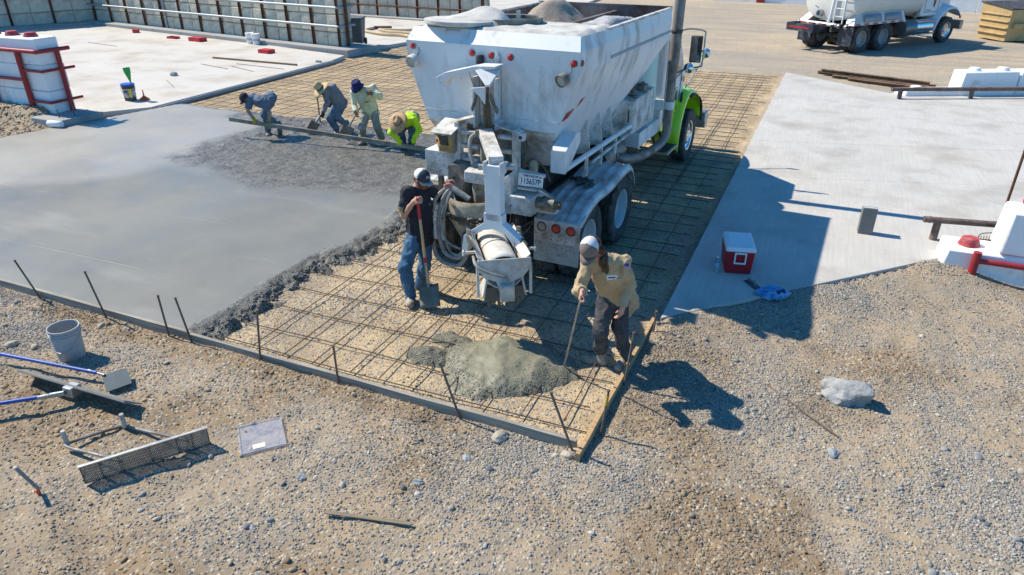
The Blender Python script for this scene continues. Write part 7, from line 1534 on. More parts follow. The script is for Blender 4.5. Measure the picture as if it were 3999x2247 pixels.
def sdf_mesh(prims, h, wrinkle=0.0, wfreq=14.0, wstretch=(1, 1, 1), seed=0.0, fuzz=0.0):
    lo = np.full(3, 1e9); hi = -lo
    for p in prims:
        if p[0] == 'c': m = max(p[3], p[4]) + 0.03; lo = np.minimum(lo, np.minimum(p[1], p[2]) - m); hi = np.maximum(hi, np.maximum(p[1], p[2]) + m)
        elif not p[6]: m = p[3].max() + 0.03; lo = np.minimum(lo, p[1] - m); hi = np.maximum(hi, p[1] + m)
    n = np.ceil((hi - lo) / h).astype(int) + 1
    G = np.full(n, 0.25, np.float32); ax = [lo[i] + h * np.arange(n[i]) for i in range(3)]
    for p in prims:
        m = p[5 if p[0] == 'c' else 4] + 3 * h + 0.02
        if p[0] == 'c': r = max(p[3], p[4]); b0 = np.minimum(p[1], p[2]) - r - m; b1 = np.maximum(p[1], p[2]) + r + m
        else: r = p[3].max(); b0 = p[1] - r - m; b1 = p[1] + r + m
        s = tuple(slice(max(0, int((b0[i] - lo[i]) / h)), min(n[i], int((b1[i] - lo[i]) / h) + 2)) for i in range(3))
        X, Y, Z = np.meshgrid(ax[0][s[0]], ax[1][s[1]], ax[2][s[2]], indexing='ij')
        if p[0] == 'c':
            a, c = p[1], p[2]; d = c - a; L2 = max(d @ d, 1e-9)
            t = np.clip(((X - a[0]) * d[0] + (Y - a[1]) * d[1] + (Z - a[2]) * d[2]) / L2, 0, 1)
            q = np.sqrt((X - a[0] - t * d[0]) ** 2 + (Y - a[1] - t * d[1]) ** 2 + (Z - a[2] - t * d[2]) ** 2) - (p[3] + (p[4] - p[3]) * t); k = p[5]; cut = p[6]; sub = False
        else:
            v = np.stack([X - p[1][0], Y - p[1][1], Z - p[1][2]], -1) @ p[2].T; kk = np.sqrt(((v / p[3]) ** 2).sum(-1)); k2 = np.sqrt(((v / p[3] ** 2) ** 2).sum(-1)) + 1e-9
            q = np.where(kk < 1e-4, -p[3].min(), kk * (kk - 1) / k2); k = p[4]; cut = p[5]; sub = p[6]
        if cut is not None:
            for (cp0, cn0) in (cut if isinstance(cut, list) else [cut]):
                cn0 = unit(cn0); q = np.maximum(q, (X - cp0[0]) * cn0[0] + (Y - cp0[1]) * cn0[1] + (Z - cp0[2]) * cn0[2])
        g_ = G[s]
        if sub:
            hh = np.clip(0.5 - 0.5 * (g_ + q) / k, 0, 1); G[s] = g_ * (1 - hh) - q * hh + k * hh * (1 - hh)
        else:
            hh = np.clip(0.5 + 0.5 * (g_ - q) / k, 0, 1); G[s] = g_ * (1 - hh) + q * hh - k * hh * (1 - hh)
    if wrinkle or fuzz:
        act = np.abs(G) < 0.05; I = np.nonzero(act); X, Y, Z = (ax[i][I[i]] for i in range(3))
        w = wrinkle * (2 * np.abs(noise(X * wstretch[0] + seed, Y * wstretch[1], Z * wstretch[2], wfreq) - 0.5) - 0.45 + 0.6 * (noise(X + seed, Y, Z, wfreq * 2.3) - 0.5))
        if fuzz: w = w + fuzz * (2 * np.abs(noise(X + seed, Y, Z, 55) - 0.5) - 0.4)
        G[I] += w.astype(np.float32)
    return surface_nets(G, lo, h)

def surface_nets(G, lo, h):
    S = G < 0; c = [(0, 0, 0), (1, 0, 0), (0, 1, 0), (1, 1, 0), (0, 0, 1), (1, 0, 1), (0, 1, 1), (1, 1, 1)]
    nx, ny, nz = G.shape; sub = lambda A, o: A[o[0]:nx - 1 + o[0], o[1]:ny - 1 + o[1], o[2]:nz - 1 + o[2]]
    cnt = sum(sub(S, o).astype(np.int8) for o in c); act = (cnt > 0) & (cnt < 8); I = np.nonzero(act); m = len(I[0])
    val = [G[I[0] + o[0], I[1] + o[1], I[2] + o[2]] for o in c]; acc = np.zeros((m, 3)); k = np.zeros(m)
    for i, j in ((0, 1), (2, 3), (4, 5), (6, 7), (0, 2), (1, 3), (4, 6), (5, 7), (0, 4), (1, 5), (2, 6), (3, 7)):
        x = (val[i] < 0) != (val[j] < 0); t = np.where(x, val[i] / np.where(x, val[i] - val[j], 1), 0); oi = np.array(c[i]); oj = np.array(c[j])
        acc += np.where(x[:, None], oi + t[:, None] * (oj - oi), 0); k += x
    v = lo + h * (np.stack(I, -1) + acc / k[:, None]); idx = np.full(act.shape, -1); idx[I] = np.arange(m); F = []
    for a in range(3):
        b_, d = (a + 1) % 3, (a + 2) % 3; s0 = [slice(0, None)] * 3; s1 = [slice(0, None)] * 3; s0[a] = slice(0, -1); s1[a] = slice(1, None)
        A = S[tuple(s0)]; B = S[tuple(s1)]; E_ = np.nonzero(A != B); q = np.stack(E_, -1)
        ok = (q[:, b_] > 0) & (q[:, d] > 0) & (q[:, b_] < G.shape[b_] - 1) & (q[:, d] < G.shape[d] - 1); q = q[ok]; fl = A[tuple(E_)][ok]
        def at(db, dd): w = q.copy(); w[:, b_] -= db; w[:, d] -= dd; return idx[w[:, 0], w[:, 1], w[:, 2]]
        f = np.stack([at(0, 0), at(1, 0), at(1, 1), at(0, 1)], -1); f[~fl] = f[~fl][:, ::-1]; F.append(f)
    return v, np.concatenate(F)

def flesh(name, prims, h, m, parent, base, **kw):
    v, f = sdf_mesh(prims, h, **kw); o = link(name, mesh_np(name, v - V3(base), f), m, parent); o['_surf'] = 1; del o['_surf']
    return o

SKIN_A = mat('skin_fair', (0.50, 0.27, 0.18), 0.55, 0, 0.08, 20); SKIN_B = mat('skin_brown', (0.24, 0.125, 0.08), 0.55, 0, 0.08, 20); SKIN_C = mat('skin_pink', (0.56, 0.30, 0.22), 0.55, 0, 0.08, 20)

def hand_prims(wr, d, n, side, curl=0.6, s=1.0, extra=0.0, grip=None):
    # d: wrist to knuckles, n: direction the palm faces, side: towards the thumb
    wr = V3(wr); d = unit(d); n = unit(V3(n) - d * (V3(n) @ d)); t = unit(V3(side) - d * (V3(side) @ d) - n * (V3(side) @ n)); P_ = []
    for u in (-0.024, 0.0, 0.024): P_.append(prim_c(wr + t * u * 0.6 * s, wr + d * 0.075 * s + t * u * s, 0.019 * s + extra, 0.015 * s + extra, 0.012))
    for i, (u, l) in enumerate(((0.033, 0.068), (0.011, 0.078), (-0.011, 0.072), (-0.032, 0.056))):
        p = wr + d * 0.082 * s + t * u * s; a = curl * (0.9 + 0.12 * i) * 1.1; q = p; ang = 0
        for j, fr in enumerate((0.45, 0.32, 0.23)):
            ang += a * (0.7 if j == 0 else 1.0); e = q + (d * math.cos(ang) + n * math.sin(ang)) * l * fr * s * 1.05; P_.append(prim_c(q, e, (0.0098 - 0.0008 * j) * s + extra, (0.0092 - 0.0010 * j) * s + extra, 0.004)); q = e
    p = wr + d * 0.02 * s + t * 0.022 * s; k1 = p + (t * 0.7 + d * 0.55 + n * 0.35) * 0.040 * s; k2 = k1 + (d * 0.75 + n * (0.3 + 0.5 * curl) - t * 0.1 * curl) * 0.032 * s
    P_ += [prim_c(p, k1, 0.014 * s + extra, 0.011 * s + extra, 0.008), prim_c(k1, k2, 0.011 * s + extra, 0.008 * s + extra, 0.004)]
    return P_

def person(label, J, face, lookdown, skin, shirt, pants, boots, h, handR, handL, sleeve='short', flare=1.0, gloves=None, shirt_len=0.06, s=1.0, sole=0.0, bulk=1.0, headroll=0.0, pant_cuff=0.03, hs=1.0):
    J = {k: V3(v) for k, v in J.items()}
    base = V3(((J['anR'][0] + J['anL'][0]) / 2, (J['anR'][1] + J['anL'][1]) / 2, sole))
    hm = (J['hipR'] + J['hipL']) / 2; sm = (J['shR'] + J['shL']) / 2; u = unit(J['neck'] - hm); l = unit(J['shL'] - J['shR']); l = unit(l - u * (l @ u)); f = np.cross(l, u)
    hl = unit(J['hipL'] - J['hipR'])
    ff = unit(V3(face)); hu = unit(V3((0, 0, 1)) - ff * ff[2]); hl_ = np.cross(hu, ff); hf = unit(ff * math.cos(lookdown) - hu * math.sin(lookdown)); hu = unit(np.cross(hf, hl_))
    H = J['head']; T_ = {}
    # ---- skin: one continuous body
    K = []
    K.append(prim_e(H + hu * 0.015 - hf * 0.008, (hl_, hf, hu), (0.073 * hs, 0.090 * hs, 0.098 * hs), 0.02)); K.append(prim_e(H - hu * 0.055 * hs + hf * 0.028 * hs, (hl_, hf, hu), (0.052 * hs, 0.060 * hs, 0.062 * hs), 0.03))
    K.append(prim_c(H + hf * 0.086 * hs + hu * 0.012, H + hf * 0.104 * hs - hu * 0.022, 0.009, 0.014, 0.012))
    for sg in (-1, 1):
        K.append(prim_e(H + hl_ * sg * 0.075 * hs - hu * 0.008, (hl_, hf, hu), (0.010, 0.020, 0.030), 0.008)); K.append(prim_e(H + hf * 0.088 * hs + hl_ * sg * 0.030 + hu * 0.006, (hl_, hf, hu), (0.016, 0.010, 0.010), 0.012, sub=True))
    K.append(prim_c(J['neck'] - u * 0.02, H - hu * 0.06 - hf * 0.02, 0.056, 0.052, 0.03))
    K.append(prim_c(sm - u * 0.12, hm + u * 0.08, 0.11, 0.10, 0.05)); K.append(prim_c(J['shR'] * 0.75 + sm * 0.25, J['shL'] * 0.75 + sm * 0.25, 0.05, 0.05, 0.05))
    for q in 'RL':
        K.append(prim_c(J['sh' + q], J['el' + q], 0.047, 0.040, 0.02)); K.append(prim_c(J['el' + q], J['el' + q] * 0.35 + J['wr' + q] * 0.65, 0.041, 0.034, 0.015)); K.append(prim_c(J['el' + q] * 0.35 + J['wr' + q] * 0.65, J['wr' + q], 0.034, 0.026, 0.012))
        K.append(prim_c(hm * 0.3 + J['hip' + q] * 0.7, J['kn' + q], 0.07, 0.05, 0.03)); K.append(prim_c(J['kn' + q], J['an' + q], 0.048, 0.034, 0.02))
    for q, hd in (('R', handR), ('L', handL)):
        d_, n_, t_, c_ = hd; K += hand_prims(J['wr' + q], d_, n_, t_, c_, s=1.0)
    v, fc = sdf_mesh(K, h); body = link('person', mesh_np('person', v - base, fc), skin); body.location = base; tag(body, label, 'person'); T_['body'] = body
    # ---- face details
    for sg in (-1, 1):
        b = MB(); b.ball(H + hf * 0.079 * hs + hl_ * sg * 0.030 + hu * 0.006 - base, 0.0125, n=10, m=8); b.build('eye', mat('eye_dark', (0.05, 0.035, 0.03), 0.2), body)
    b = MB(); b.tube([H + hf * (0.081 - 0.006 * abs(i)) * hs + hl_ * i * 0.012 - hu * 0.058 * hs - base for i in (-2, -1, 0, 1, 2)], 0.005, 6); b.build('mouth', mat('lip', (0.32, 0.12, 0.10), 0.5), body)
    # ---- shirt
    Q = []; bk_ = bulk
    hemcut = (hm + u * 0.0 - u * shirt_len, -u)
    Q.append(prim_e(sm - u * 0.13 + f * 0.005, (l, f, u), (0.172 * bk_, 0.122 * bk_, 0.20), 0.05)); Q.append(prim_c(sm - u * 0.22, hm - u * (shirt_len + 0.06), 0.130 * bk_, 0.138 * bk_ * flare, 0.08, hemcut))
    Q.append(prim_c(sm - u * 0.22 + l * 0.05, hm - u * (shirt_len + 0.06) + hl * 0.055, 0.115 * bk_, 0.118 * bk_ * flare, 0.05, hemcut)); Q.append(prim_c(sm - u * 0.22 - l * 0.05, hm - u * (shirt_len + 0.06) - hl * 0.055, 0.115 * bk_, 0.118 * bk_, 0.05, hemcut))
    Q.append(prim_c(J['shR'], J['neck'] - u * 0.045, 0.058, 0.052, 0.04)); Q.append(prim_c(J['shL'], J['neck'] - u * 0.045, 0.058, 0.052, 0.04))
    for q in 'RL':
        a, e, w = J['sh' + q], J['el' + q], J['wr' + q]
        if sleeve == 'short':
            d_ = unit(e - a); Q.append(prim_c(a, e, 0.072 * bk_, 0.066 * bk_, 0.04, (a + d_ * 0.80 * np.linalg.norm(e - a), d_)))
        else:
            d_ = unit(w - e); Q.append(prim_c(a, e, 0.064 * bk_, 0.054 * bk_, 0.04)); Q.append(prim_c(e, w + d_ * 0.02, 0.055 * bk_, 0.040 * bk_, 0.03, (w - d_ * 0.012, d_)))
    T_['shirt'] = flesh('shirt', Q, h, shirt, body, base, wrinkle=0.026, wfreq=13, wstretch=(1, 1, 0.55), seed=J['head'][0])
    # ---- trousers
    Q = [prim_e(hm, (hl, np.cross(hl, (0, 0, 1)), (0, 0, 1)), (0.165 * bk_, 0.125 * bk_, 0.12), 0.05, (hm + u * 0.07, u))]
    for q in 'RL':
        k_, a = J['kn' + q], J['an' + q]; d_ = unit(a - k_)
        Q.append(prim_c(hm * 0.25 + J['hip' + q] * 0.75, k_, 0.098 * bk_, 0.073, 0.04)); Q.append(prim_c(k_, a + d_ * 0.06, 0.072, 0.066, 0.03, (a + d_ * pant_cuff, d_)))
    T_['trousers'] = flesh('trousers', Q, h, pants, body, base, wrinkle=0.027, wfreq=12, wstretch=(1, 1, 0.8), seed=3.0)
    # ---- boots
    for q in 'RL':
        a = J['an' + q]; dr = J['toe' + q] - a; dr[2] = 0; dr = unit(dr) if np.linalg.norm(dr) > 0.03 else f; z = J['toe' + q][2]; g0 = V3((a[0], a[1], z)); sd = np.cross(dr, (0, 0, 1))
        fl = (V3((0, 0, z - 0.042)), (0, 0, -1))
        Q = [prim_c(a + V3((0, 0, 0.06)), g0 - dr * 0.02 + V3((0, 0, 0.02)), 0.054, 0.052, 0.02, fl), prim_c(g0 - dr * 0.05, g0 + dr * 0.155, 0.046, 0.044, 0.03, fl), prim_c(g0 + dr * 0.06 + sd * 0.012, g0 + dr * 0.145 + sd * 0.008, 0.046, 0.042, 0.02, fl)]
        o = flesh('boot', Q, h, boots, body, base, wrinkle=0.006, wfreq=25)
    if gloves is not None:
        for q, hd in (('R', handR), ('L', handL)):
            d_, n_, t_, c_ = hd; w = J['wr' + q]; Q = hand_prims(w, d_, n_, t_, c_, s=1.02, extra=0.0045) + [prim_c(w - unit(d_) * 0.06, w + unit(d_) * 0.01, 0.040, 0.032, 0.01, (w - unit(d_) * 0.065, -unit(d_)))]
            flesh('glove', Q, h, gloves, body, base)
    T_.update(base=base, H=H, hf=hf, hu=hu, hl=hl_, u=u, f=f, l=l, hm=hm, sm=sm, J=J, h=h)
    return T_

def surf(T_, part):
    o = T_[part]; me = o.data; from mathutils.bvhtree import BVHTree
    return BVHTree.FromPolygons([v.co for v in me.vertices], [p.vertices[:] for p in me.polygons])
def patch(T_, part, near, w, hgt, m, name, roll=0.0, extra=()):
    # a sewn patch laid on the cloth next to the given point; extra: (x0, x1, y0, y1, material, name) inside it
    tr = surf(T_, part); p, n, _, _ = tr.find_nearest(Vector(V3(near) - T_['base'])); n = V3(n)
    if n @ (V3(near) - T_['base'] - V3(p)) < 0: n = -n
    upv = unit(V3((0, 0, 1)) - n * n[2]); sd = np.cross(upv, n); c_, s_ = math.cos(roll), math.sin(roll); sd, upv = sd * c_ + upv * s_, upv * c_ - sd * s_
    def quad(x0, x1, y0, y1, lift, mm, nm, par):
        b = MB(); b.grid([[V3(p) + sd * (x0 + (x1 - x0) * i / 4) + upv * (y0 + (y1 - y0) * j / 3) + n * lift for i in range(5)] for j in range(4)])
        for i, q in enumerate(b.v):
            r, nn, _, dd = tr.ray_cast(Vector(q + n * 0.05), Vector(-n))
            if r is not None and abs(dd - 0.05) < 0.03: b.v[i] = V3(r) + n * lift
        return b.build(nm, mm, par)
    o = quad(-w / 2, w / 2, -hgt / 2, hgt / 2, 0.003, m, name, T_['body'])
    for (x0, x1, y0, y1, mm, nm) in extra: quad(x0 * w, x1 * w, y0 * hgt, y1 * hgt, 0.0045, mm, nm, o)
    return o

def cap(T_, crown_m, back_m, visor_m, tilt=0.0, size=1.0):
    H, hf, hu, hl_, B, bd = T_['H'], T_['hf'], T_['hu'], T_['hl'], T_['base'], T_['body']
    c = H + hu * 0.040; up_ = unit(hu - hf * tilt); fw_ = unit(np.cross(hl_, up_)) * (1 if np.cross(hl_, up_) @ hf > 0 else -1); rad = (0.088 * size, 0.106 * size, 0.090 * size); low = (c - up_ * 0.022, -up_)
    flesh('cap_front', [prim_e(c, (hl_, fw_, up_), rad, 0.01, [low, (c + fw_ * 0.005, -fw_)])], 0.006, crown_m, bd, B); flesh('cap_back', [prim_e(c, (hl_, fw_, up_), rad, 0.01, [low, (c + fw_ * 0.005, fw_)])], 0.006, back_m, bd, B)
    b = MB(); rows = []
    for i in range(9):
        a = -1.15 + 2.3 * i / 8; x = 0.086 * size * math.sin(a); y0 = 0.100 * size * math.cos(a * 0.95); y1 = y0 + 0.072 * math.cos(a * 0.92) + 0.004
        rows.append([c + hl_ * x + fw_ * y0 - up_ * (0.020 + 0.25 * x * x / 0.09), c + hl_ * x * 0.97 + fw_ * y1 - up_ * (0.030 + 2.2 * x * x)])
    b.grid([[q - B for q in r] for r in rows]); b.build('cap_visor', visor_m, bd, solid=0.005)
    b = MB(); b.ball(c + up_ * 0.091 * size - B, 0.007, n=8, m=6); b.build('cap_button', crown_m, bd)
    return c, fw_, up_

def brim_hat(T_, m, band_m, r_brim=0.19, crown_h=0.125, r_crown=0.092, tilt=0.0, droop=0.03, pinch=0.25, lift=0.035):
    H, hf, hu, hl_, B, bd = T_['H'], T_['hf'], T_['hu'], T_['hl'], T_['base'], T_['body']
    up_ = unit(hu - hf * tilt); fw_ = unit(hf - up_ * (hf @ up_)); c = H + hu * lift; n = 40
    def ring(r, z, sq=1.0, wav=0.0): return [c + hl_ * r * math.cos(t) * sq + fw_ * r * math.sin(t) * 1.12 + up_ * (z + wav * math.cos(2 * t)) - B for t in np.linspace(0, 2 * math.pi, n + 1)]
    b = MB(); b.grid([ring(r_crown, 0.0), ring(r_crown * 1.02, -0.004), ring(r_brim * 0.75, -0.012 - droop * 0.4, 1, 0.012), ring(r_brim, -0.02 - droop, 1, 0.025)]); b.build('hat_brim', m, bd, solid=0.005)
    b = MB(); b.grid([ring(r_crown, -0.002), ring(r_crown * 0.97, crown_h * 0.5), ring(r_crown * 0.86, crown_h * 0.9, 1 - pinch * 0.6), ring(r_crown * 0.70, crown_h, 1 - pinch), ring(r_crown * 0.35, crown_h * 0.90, 1 - pinch * 1.6), ring(0.001, crown_h * 0.86)]); b.build('hat_crown', m, bd)
    if band_m: b = MB(); b.grid([ring(r_crown * 1.012, 0.004), ring(r_crown * 1.004, 0.030)]); b.build('hat_band', band_m, bd, solid=0.002)

def shovel(label, top, low, bdir, wdir, shaft_m, blade_m, length=0.30, width=0.235, grip=None, band=None, square=True, r=0.0165):
    top, low = V3(top), V3(low); o = thing('shovel', label, 'shovel', tuple(low)); d = unit(low - top); bd_ = unit(bdir); wd = unit(V3(wdir) - bd_ * (V3(wdir) @ bd_)); nn = np.cross(bd_, wd)
    ln = np.linalg.norm(low - top); b = MB(); b.cyl(top - low, -d * 0.26, r, r * 1.05, n=12); b.build('shaft', shaft_m, o)
    b = MB(); b.cyl(-d * 0.27, V3((0, 0, 0)), r * 1.12, r * 1.3, n=12); b.cyl((0, 0, 0), bd_ * 0.06, r * 1.25, r * 0.5, n=10); b.build('socket', STEEL, o)
    if grip is not None: b = MB(); b.cyl(top - low - d * 0.002, top - low + d * 0.26, r * 1.08, n=12); b.build('painted_grip', grip, o)
    if band is not None: b = MB(); b.cyl(-d * 0.36, -d * 0.29, r * 1.14, n=12); b.build('painted_band', band, o)
    rows = []
    for i in range(7):
        t = i / 6; w = width * (1.0 if square else (1 - 0.75 * max(0, t - 0.55) ** 1.4 / 0.45 ** 1.4))
        rows.append([bd_ * (0.01 + length * t) + wd * w * (k / 6 - 0.5) + nn * (-0.030 * (1 - (2 * k / 6 - 1) ** 2) * (1 - 0.6 * t)) + bd_ * (0.0 if square else 0) for k in range(7)])
    b = MB(); b.grid(rows); b.build('blade', blade_m, o, solid=0.005)
    return o
# ---------------------------------------------------------------- the crew
CR = V3((math.cos(R(23.04)), math.sin(R(23.04)), 0)); CF = V3((-math.sin(R(23.04)), math.cos(R(23.04)), 0)); UP = V3((0, 0, 1))
NAVY = mat('navy_cotton', (0.018, 0.020, 0.030), 0.85, 0, 0.2, 8, bump=0.002, bscale=300, speck=(0.10, 0.10, 0.11), speck_scale=60, speck_amt=0.12)
JEANS = mat('blue_jeans', (0.040, 0.115, 0.205), 0.85, 0, 0.3, 7, dirt=(0.09, 0.17, 0.25), dirt_amt=0.35, dirt_scale=6, bump=0.002, bscale=300)
DJEANS = mat('worn_jeans', (0.07, 0.15, 0.25), 0.85, 0, 0.3, 7, dirt=(0.17, 0.22, 0.26), dirt_amt=0.45, dirt_scale=8)
BOOTM = mat('dusty_boot', (0.30, 0.24, 0.17), 0.85, 0, 0.2, 9, dirt=(0.40, 0.36, 0.30), dirt_amt=0.4, dirt_scale=9)
WETBOOT = mat('cement_boot', (0.17, 0.165, 0.15), 0.6, 0, 0.25, 9)
TANC = mat('tan_twill', (0.47, 0.35, 0.205), 0.85, 0, 0.12, 6, dirt=(0.37, 0.275, 0.155), dirt_amt=0.25, dirt_scale=4, bump=0.002, bscale=350)
CHAR = mat('charcoal_trousers', (0.050, 0.050, 0.055), 0.85, 0, 0.3, 8, dirt=(0.10, 0.10, 0.105), dirt_amt=0.35, dirt_scale=6, speck=(0.30, 0.29, 0.27), speck_scale=70, speck_amt=0.28)
TAUPE = mat('taupe_cap', (0.19, 0.15, 0.13), 0.85); CAPW = mat('white_mesh_cap', (0.68, 0.68, 0.70), 0.8, bump=0.002, bscale=250); CAPN = mat('navy_cap', (0.035, 0.04, 0.055), 0.8); CAPG = mat('grey_visor', (0.33, 0.34, 0.36), 0.8)
STRAW = mat('straw_weave', (0.58, 0.42, 0.22), 0.85, 0, 0.15, 25, bump=0.003, bscale=160); STRAWD = mat('palm_weave', (0.48, 0.32, 0.18), 0.85, 0, 0.15, 25, bump=0.003, bscale=160); BAND = mat('hat_band_dark', (0.05, 0.04, 0.035), 0.8)
HAIR = mat('brown_hair', (0.085, 0.040, 0.018), 0.6, 0, 0.5, 30, bump=0.006, bscale=90); BEARD = mat('auburn_beard', (0.16, 0.062, 0.03), 0.75, 0, 0.3, 40); DBEARD = mat('dark_beard', (0.03, 0.022, 0.018), 0.8)
GREYT = mat('grey_blue_tee', (0.13, 0.17, 0.23), 0.85, 0, 0.15, 6); GREYL = mat('grey_sweatshirt', (0.20, 0.205, 0.22), 0.9, 0, 0.12, 6); CREAMS = mat('cream_shirt', (0.64, 0.63, 0.46), 0.85, 0, 0.06, 6, dirt=(0.50, 0.48, 0.34), dirt_amt=0.25, dirt_scale=4); NEON = mat('neon_yellow', (0.50, 0.80, 0.015), 0.75, 0, 0.08, 6)
GPANT = mat('grey_trousers', (0.27, 0.28, 0.25), 0.9, 0, 0.15, 7); YGLOVE = mat('yellow_glove', (0.50, 0.40, 0.02), 0.8, 0, 0.2, 12, dirt=(0.12, 0.11, 0.06), dirt_amt=0.35, dirt_scale=12); NGLOVE = mat('neon_glove', (0.50, 0.75, 0.02), 0.8, 0, 0.12, 12); DKGLOVE = mat('dark_glove', (0.05, 0.05, 0.055), 0.8)
ASH = mat('ash_handle', (0.50, 0.36, 0.18), 0.6, 0, 0.12, 5); PALEW = mat('pale_handle', (0.52, 0.44, 0.30), 0.7, 0, 0.12, 5); REDG = mat('red_shaft_paint', (0.45, 0.02, 0.035), 0.5); MUDB = mat('muddy_blade', (0.20, 0.18, 0.14), 0.7, 0.2, 0.2, 8, dirt=(0.30, 0.28, 0.24), dirt_amt=0.3, dirt_scale=7)

# man in the black T-shirt
sh_ax = unit(V3(POSE_black['shov_top']) - V3(POSE_black['shov_low']))
pA = person('man in black T-shirt and jeans leaning on an upright shovel', POSE_black, CR * 0.78 - CF * 0.62, 0.35, SKIN_A, NAVY, JEANS, BOOTM, 0.0075,
            (CR * 0.75 - CF * 0.1 + UP * 0.35, -UP * 0.4 + CR * 0.5 + CF * 0.75, UP * 0.8 - CF * 0.1, 1.05), (CR * 0.65 + UP * 0.7, -UP * 0.3 + CR * 0.8 - CF * 0.3, UP * 0.4 - CR * 0.5, 0.75), pant_cuff=0.05, shirt_len=0.10)
cA_, fA, uA = cap(pA, CAPN, CAPW, CAPG)
H, hf, hu, hl_, B, bd = (pA[k] for k in ('H', 'hf', 'hu', 'hl', 'base', 'body'))
LENS = mat('teal_lens', (0.01, 0.09, 0.10), 0.05, 0, 0.1, spec=0.9, coat=1.0)
for sg in (-1, 1):
    b = MB(); c0 = H + hf * 0.090 + hl_ * sg * 0.034 + hu * 0.008 - B; b.grid([[c0 + hl_ * x + hu * y - hf * (abs(sg * x + 0.034) ** 2 * 5) for x in np.linspace(-0.030, 0.030, 6)] for y in (-0.018, 0.0, 0.019)]); b.build('sunglass_lens', LENS, bd, solid=0.004)
    b = MB(); b.tube([H + hf * 0.075 + hl_ * sg * 0.068 + hu * 0.012 - B, H - hf * 0.01 + hl_ * sg * 0.082 + hu * 0.014 - B], 0.004, 5); b.build('sunglass_temple', DARK, bd)
flesh('beard', [prim_e(H - hu * 0.075 + hf * 0.040, (hl_, hf, hu), (0.058, 0.055, 0.050), 0.02), prim_c(H - hu * 0.02 + hl_ * 0.066 + hf * 0.02, H - hu * 0.075 + hl_ * 0.04 + hf * 0.05, 0.014, 0.02, 0.02), prim_c(H - hu * 0.02 - hl_ * 0.066 + hf * 0.02, H - hu * 0.075 - hl_ * 0.04 + hf * 0.05, 0.014, 0.02, 0.02)], 0.006, BEARD, bd, B, fuzz=0.008)
flesh('hair', [prim_e(H - hf * 0.03 + hu * 0.005, (hl_, hf, hu), (0.079, 0.072, 0.085), 0.02)], 0.006, BEARD, bd, B, fuzz=0.006)
patch(pA, 'shirt', V3(POSE_black['shR']) * 0.45 + V3(POSE_black['elR']) * 0.55 - CF * 0.15 - CR * 0.12, 0.085, 0.055, mat('ochre_patch', (0.32, 0.24, 0.09), 0.8), 'arm_patch', extra=[(-0.48, 0.48, -0.5 + 0.2 * i, -0.42 + 0.2 * i, NAVY, 'patch_stripe') for i in range(5)])
patch(pA, 'shirt', pA['sm'] - pA['u'] * 0.10 + pA['f'] * 0.3 + pA['l'] * 0.08, 0.05, 0.05, mat('faint_emblem', (0.10, 0.10, 0.09), 0.8), 'chest_emblem')
def cap_text(T_, c, fw_, up_, body, m, size=0.035):
    cu_ = bpy.data.curves.new('cap_letters', 'FONT'); cu_.body = body; cu_.size = size; cu_.align_x = 'CENTER'; cu_.align_y = 'CENTER'; cu_.extrude = 0.002; o = bpy.data.objects.new('t', cu_); COL.objects.link(o)
    me_ = bpy.data.meshes.new_from_object(o); bpy.data.objects.remove(o); q = link('cap_letters', me_, m, T_['body']); n = unit(fw_ * 0.92 + up_ * 0.38); s_ = unit(np.cross(up_, n)); v_ = np.cross(n, s_); p = c + n * 0.106 - T_['base']
    q.matrix_local = Matrix(((s_[0], v_[0], n[0], p[0]), (s_[1], v_[1], n[1], p[1]), (s_[2], v_[2], n[2], p[2]), (0, 0, 0, 1)))
cap_text(pA, cA_, fA, uA, 'CAT', CAPW)
rm_ = thing('remote_control', 'small dark remote held up by the man in black', 'remote', tuple(V3(POSE_black['wrL']) + CR * 0.075 + UP * 0.07)); b = MB(); b.beam((-0.03, 0, -0.03), (0.04, 0.0, 0.05), 0.03, 0.018, up=(0, 1, 0)); b.build('housing', DARK, rm_, bevel=0.004)
shovel('square shovel with red grip held upright by the man in black', V3(POSE_black['shov_top']) + UP * 0.05, V3(POSE_black['shov_low']) + UP * 0.13 + CR * 0.0, V3(POSE_black['shov_tip']) - V3(POSE_black['shov_low']) - UP * 0.13, CR, ASH, MUDB, length=0.30, width=0.245, grip=REDG, band=REDG)

# man in the tan work shirt
rod = V3(POSE_tan['rod_low']) - V3(POSE_tan['rod_top'])
pB = person('long-haired man in tan work shirt bending forward with a steel rod', POSE_tan, -CF * 0.85 - CR * 0.45, 0.85, SKIN_C, TANC, CHAR, BOOTM, 0.0075,
            (-UP * 0.75 - CR * 0.25 - CF * 0.45, CR * 0.8 - CF * 0.3, -CF * 0.5 + UP * 0.6, 1.25), (-UP * 0.9 - CR * 0.15 - CF * 0.1, -CR * 0.6 + CF * 0.5, -CF * 0.8 - CR * 0.3, 0.55), sleeve='long', shirt_len=0.27, bulk=0.99, flare=1.32, pant_cuff=0.0)
cB_, fB, uB = cap(pB, TAUPE, CAPW, TAUPE)
H, hf, hu, hl_, B, bd = (pB[k] for k in ('H', 'hf', 'hu', 'hl', 'base', 'body'))
rh = random.Random(5); Q = [prim_e(H - hf * 0.055 + hu * 0.0, (hl_, hf, hu), (0.088, 0.070, 0.085), 0.02)]
for i in range(48):
    a = rh.uniform(-0.9, 1.9); dn = rh.uniform(0.02, 0.26); rr_ = 0.085 + 0.02 * rh.random() + 0.10 * dn; p = H + hl_ * math.sin(a) * rr_ - hf * (math.cos(a) * rr_ * 0.9) + hu * (0.02 - dn * 0.75) - UP * dn * 0.35
    q = p - UP * rh.uniform(0.03, 0.06) + hl_ * rh.uniform(-0.02, 0.02) - hf * rh.uniform(0.0, 0.02); Q.append(prim_c(p, q, 0.027, 0.017, 0.012))
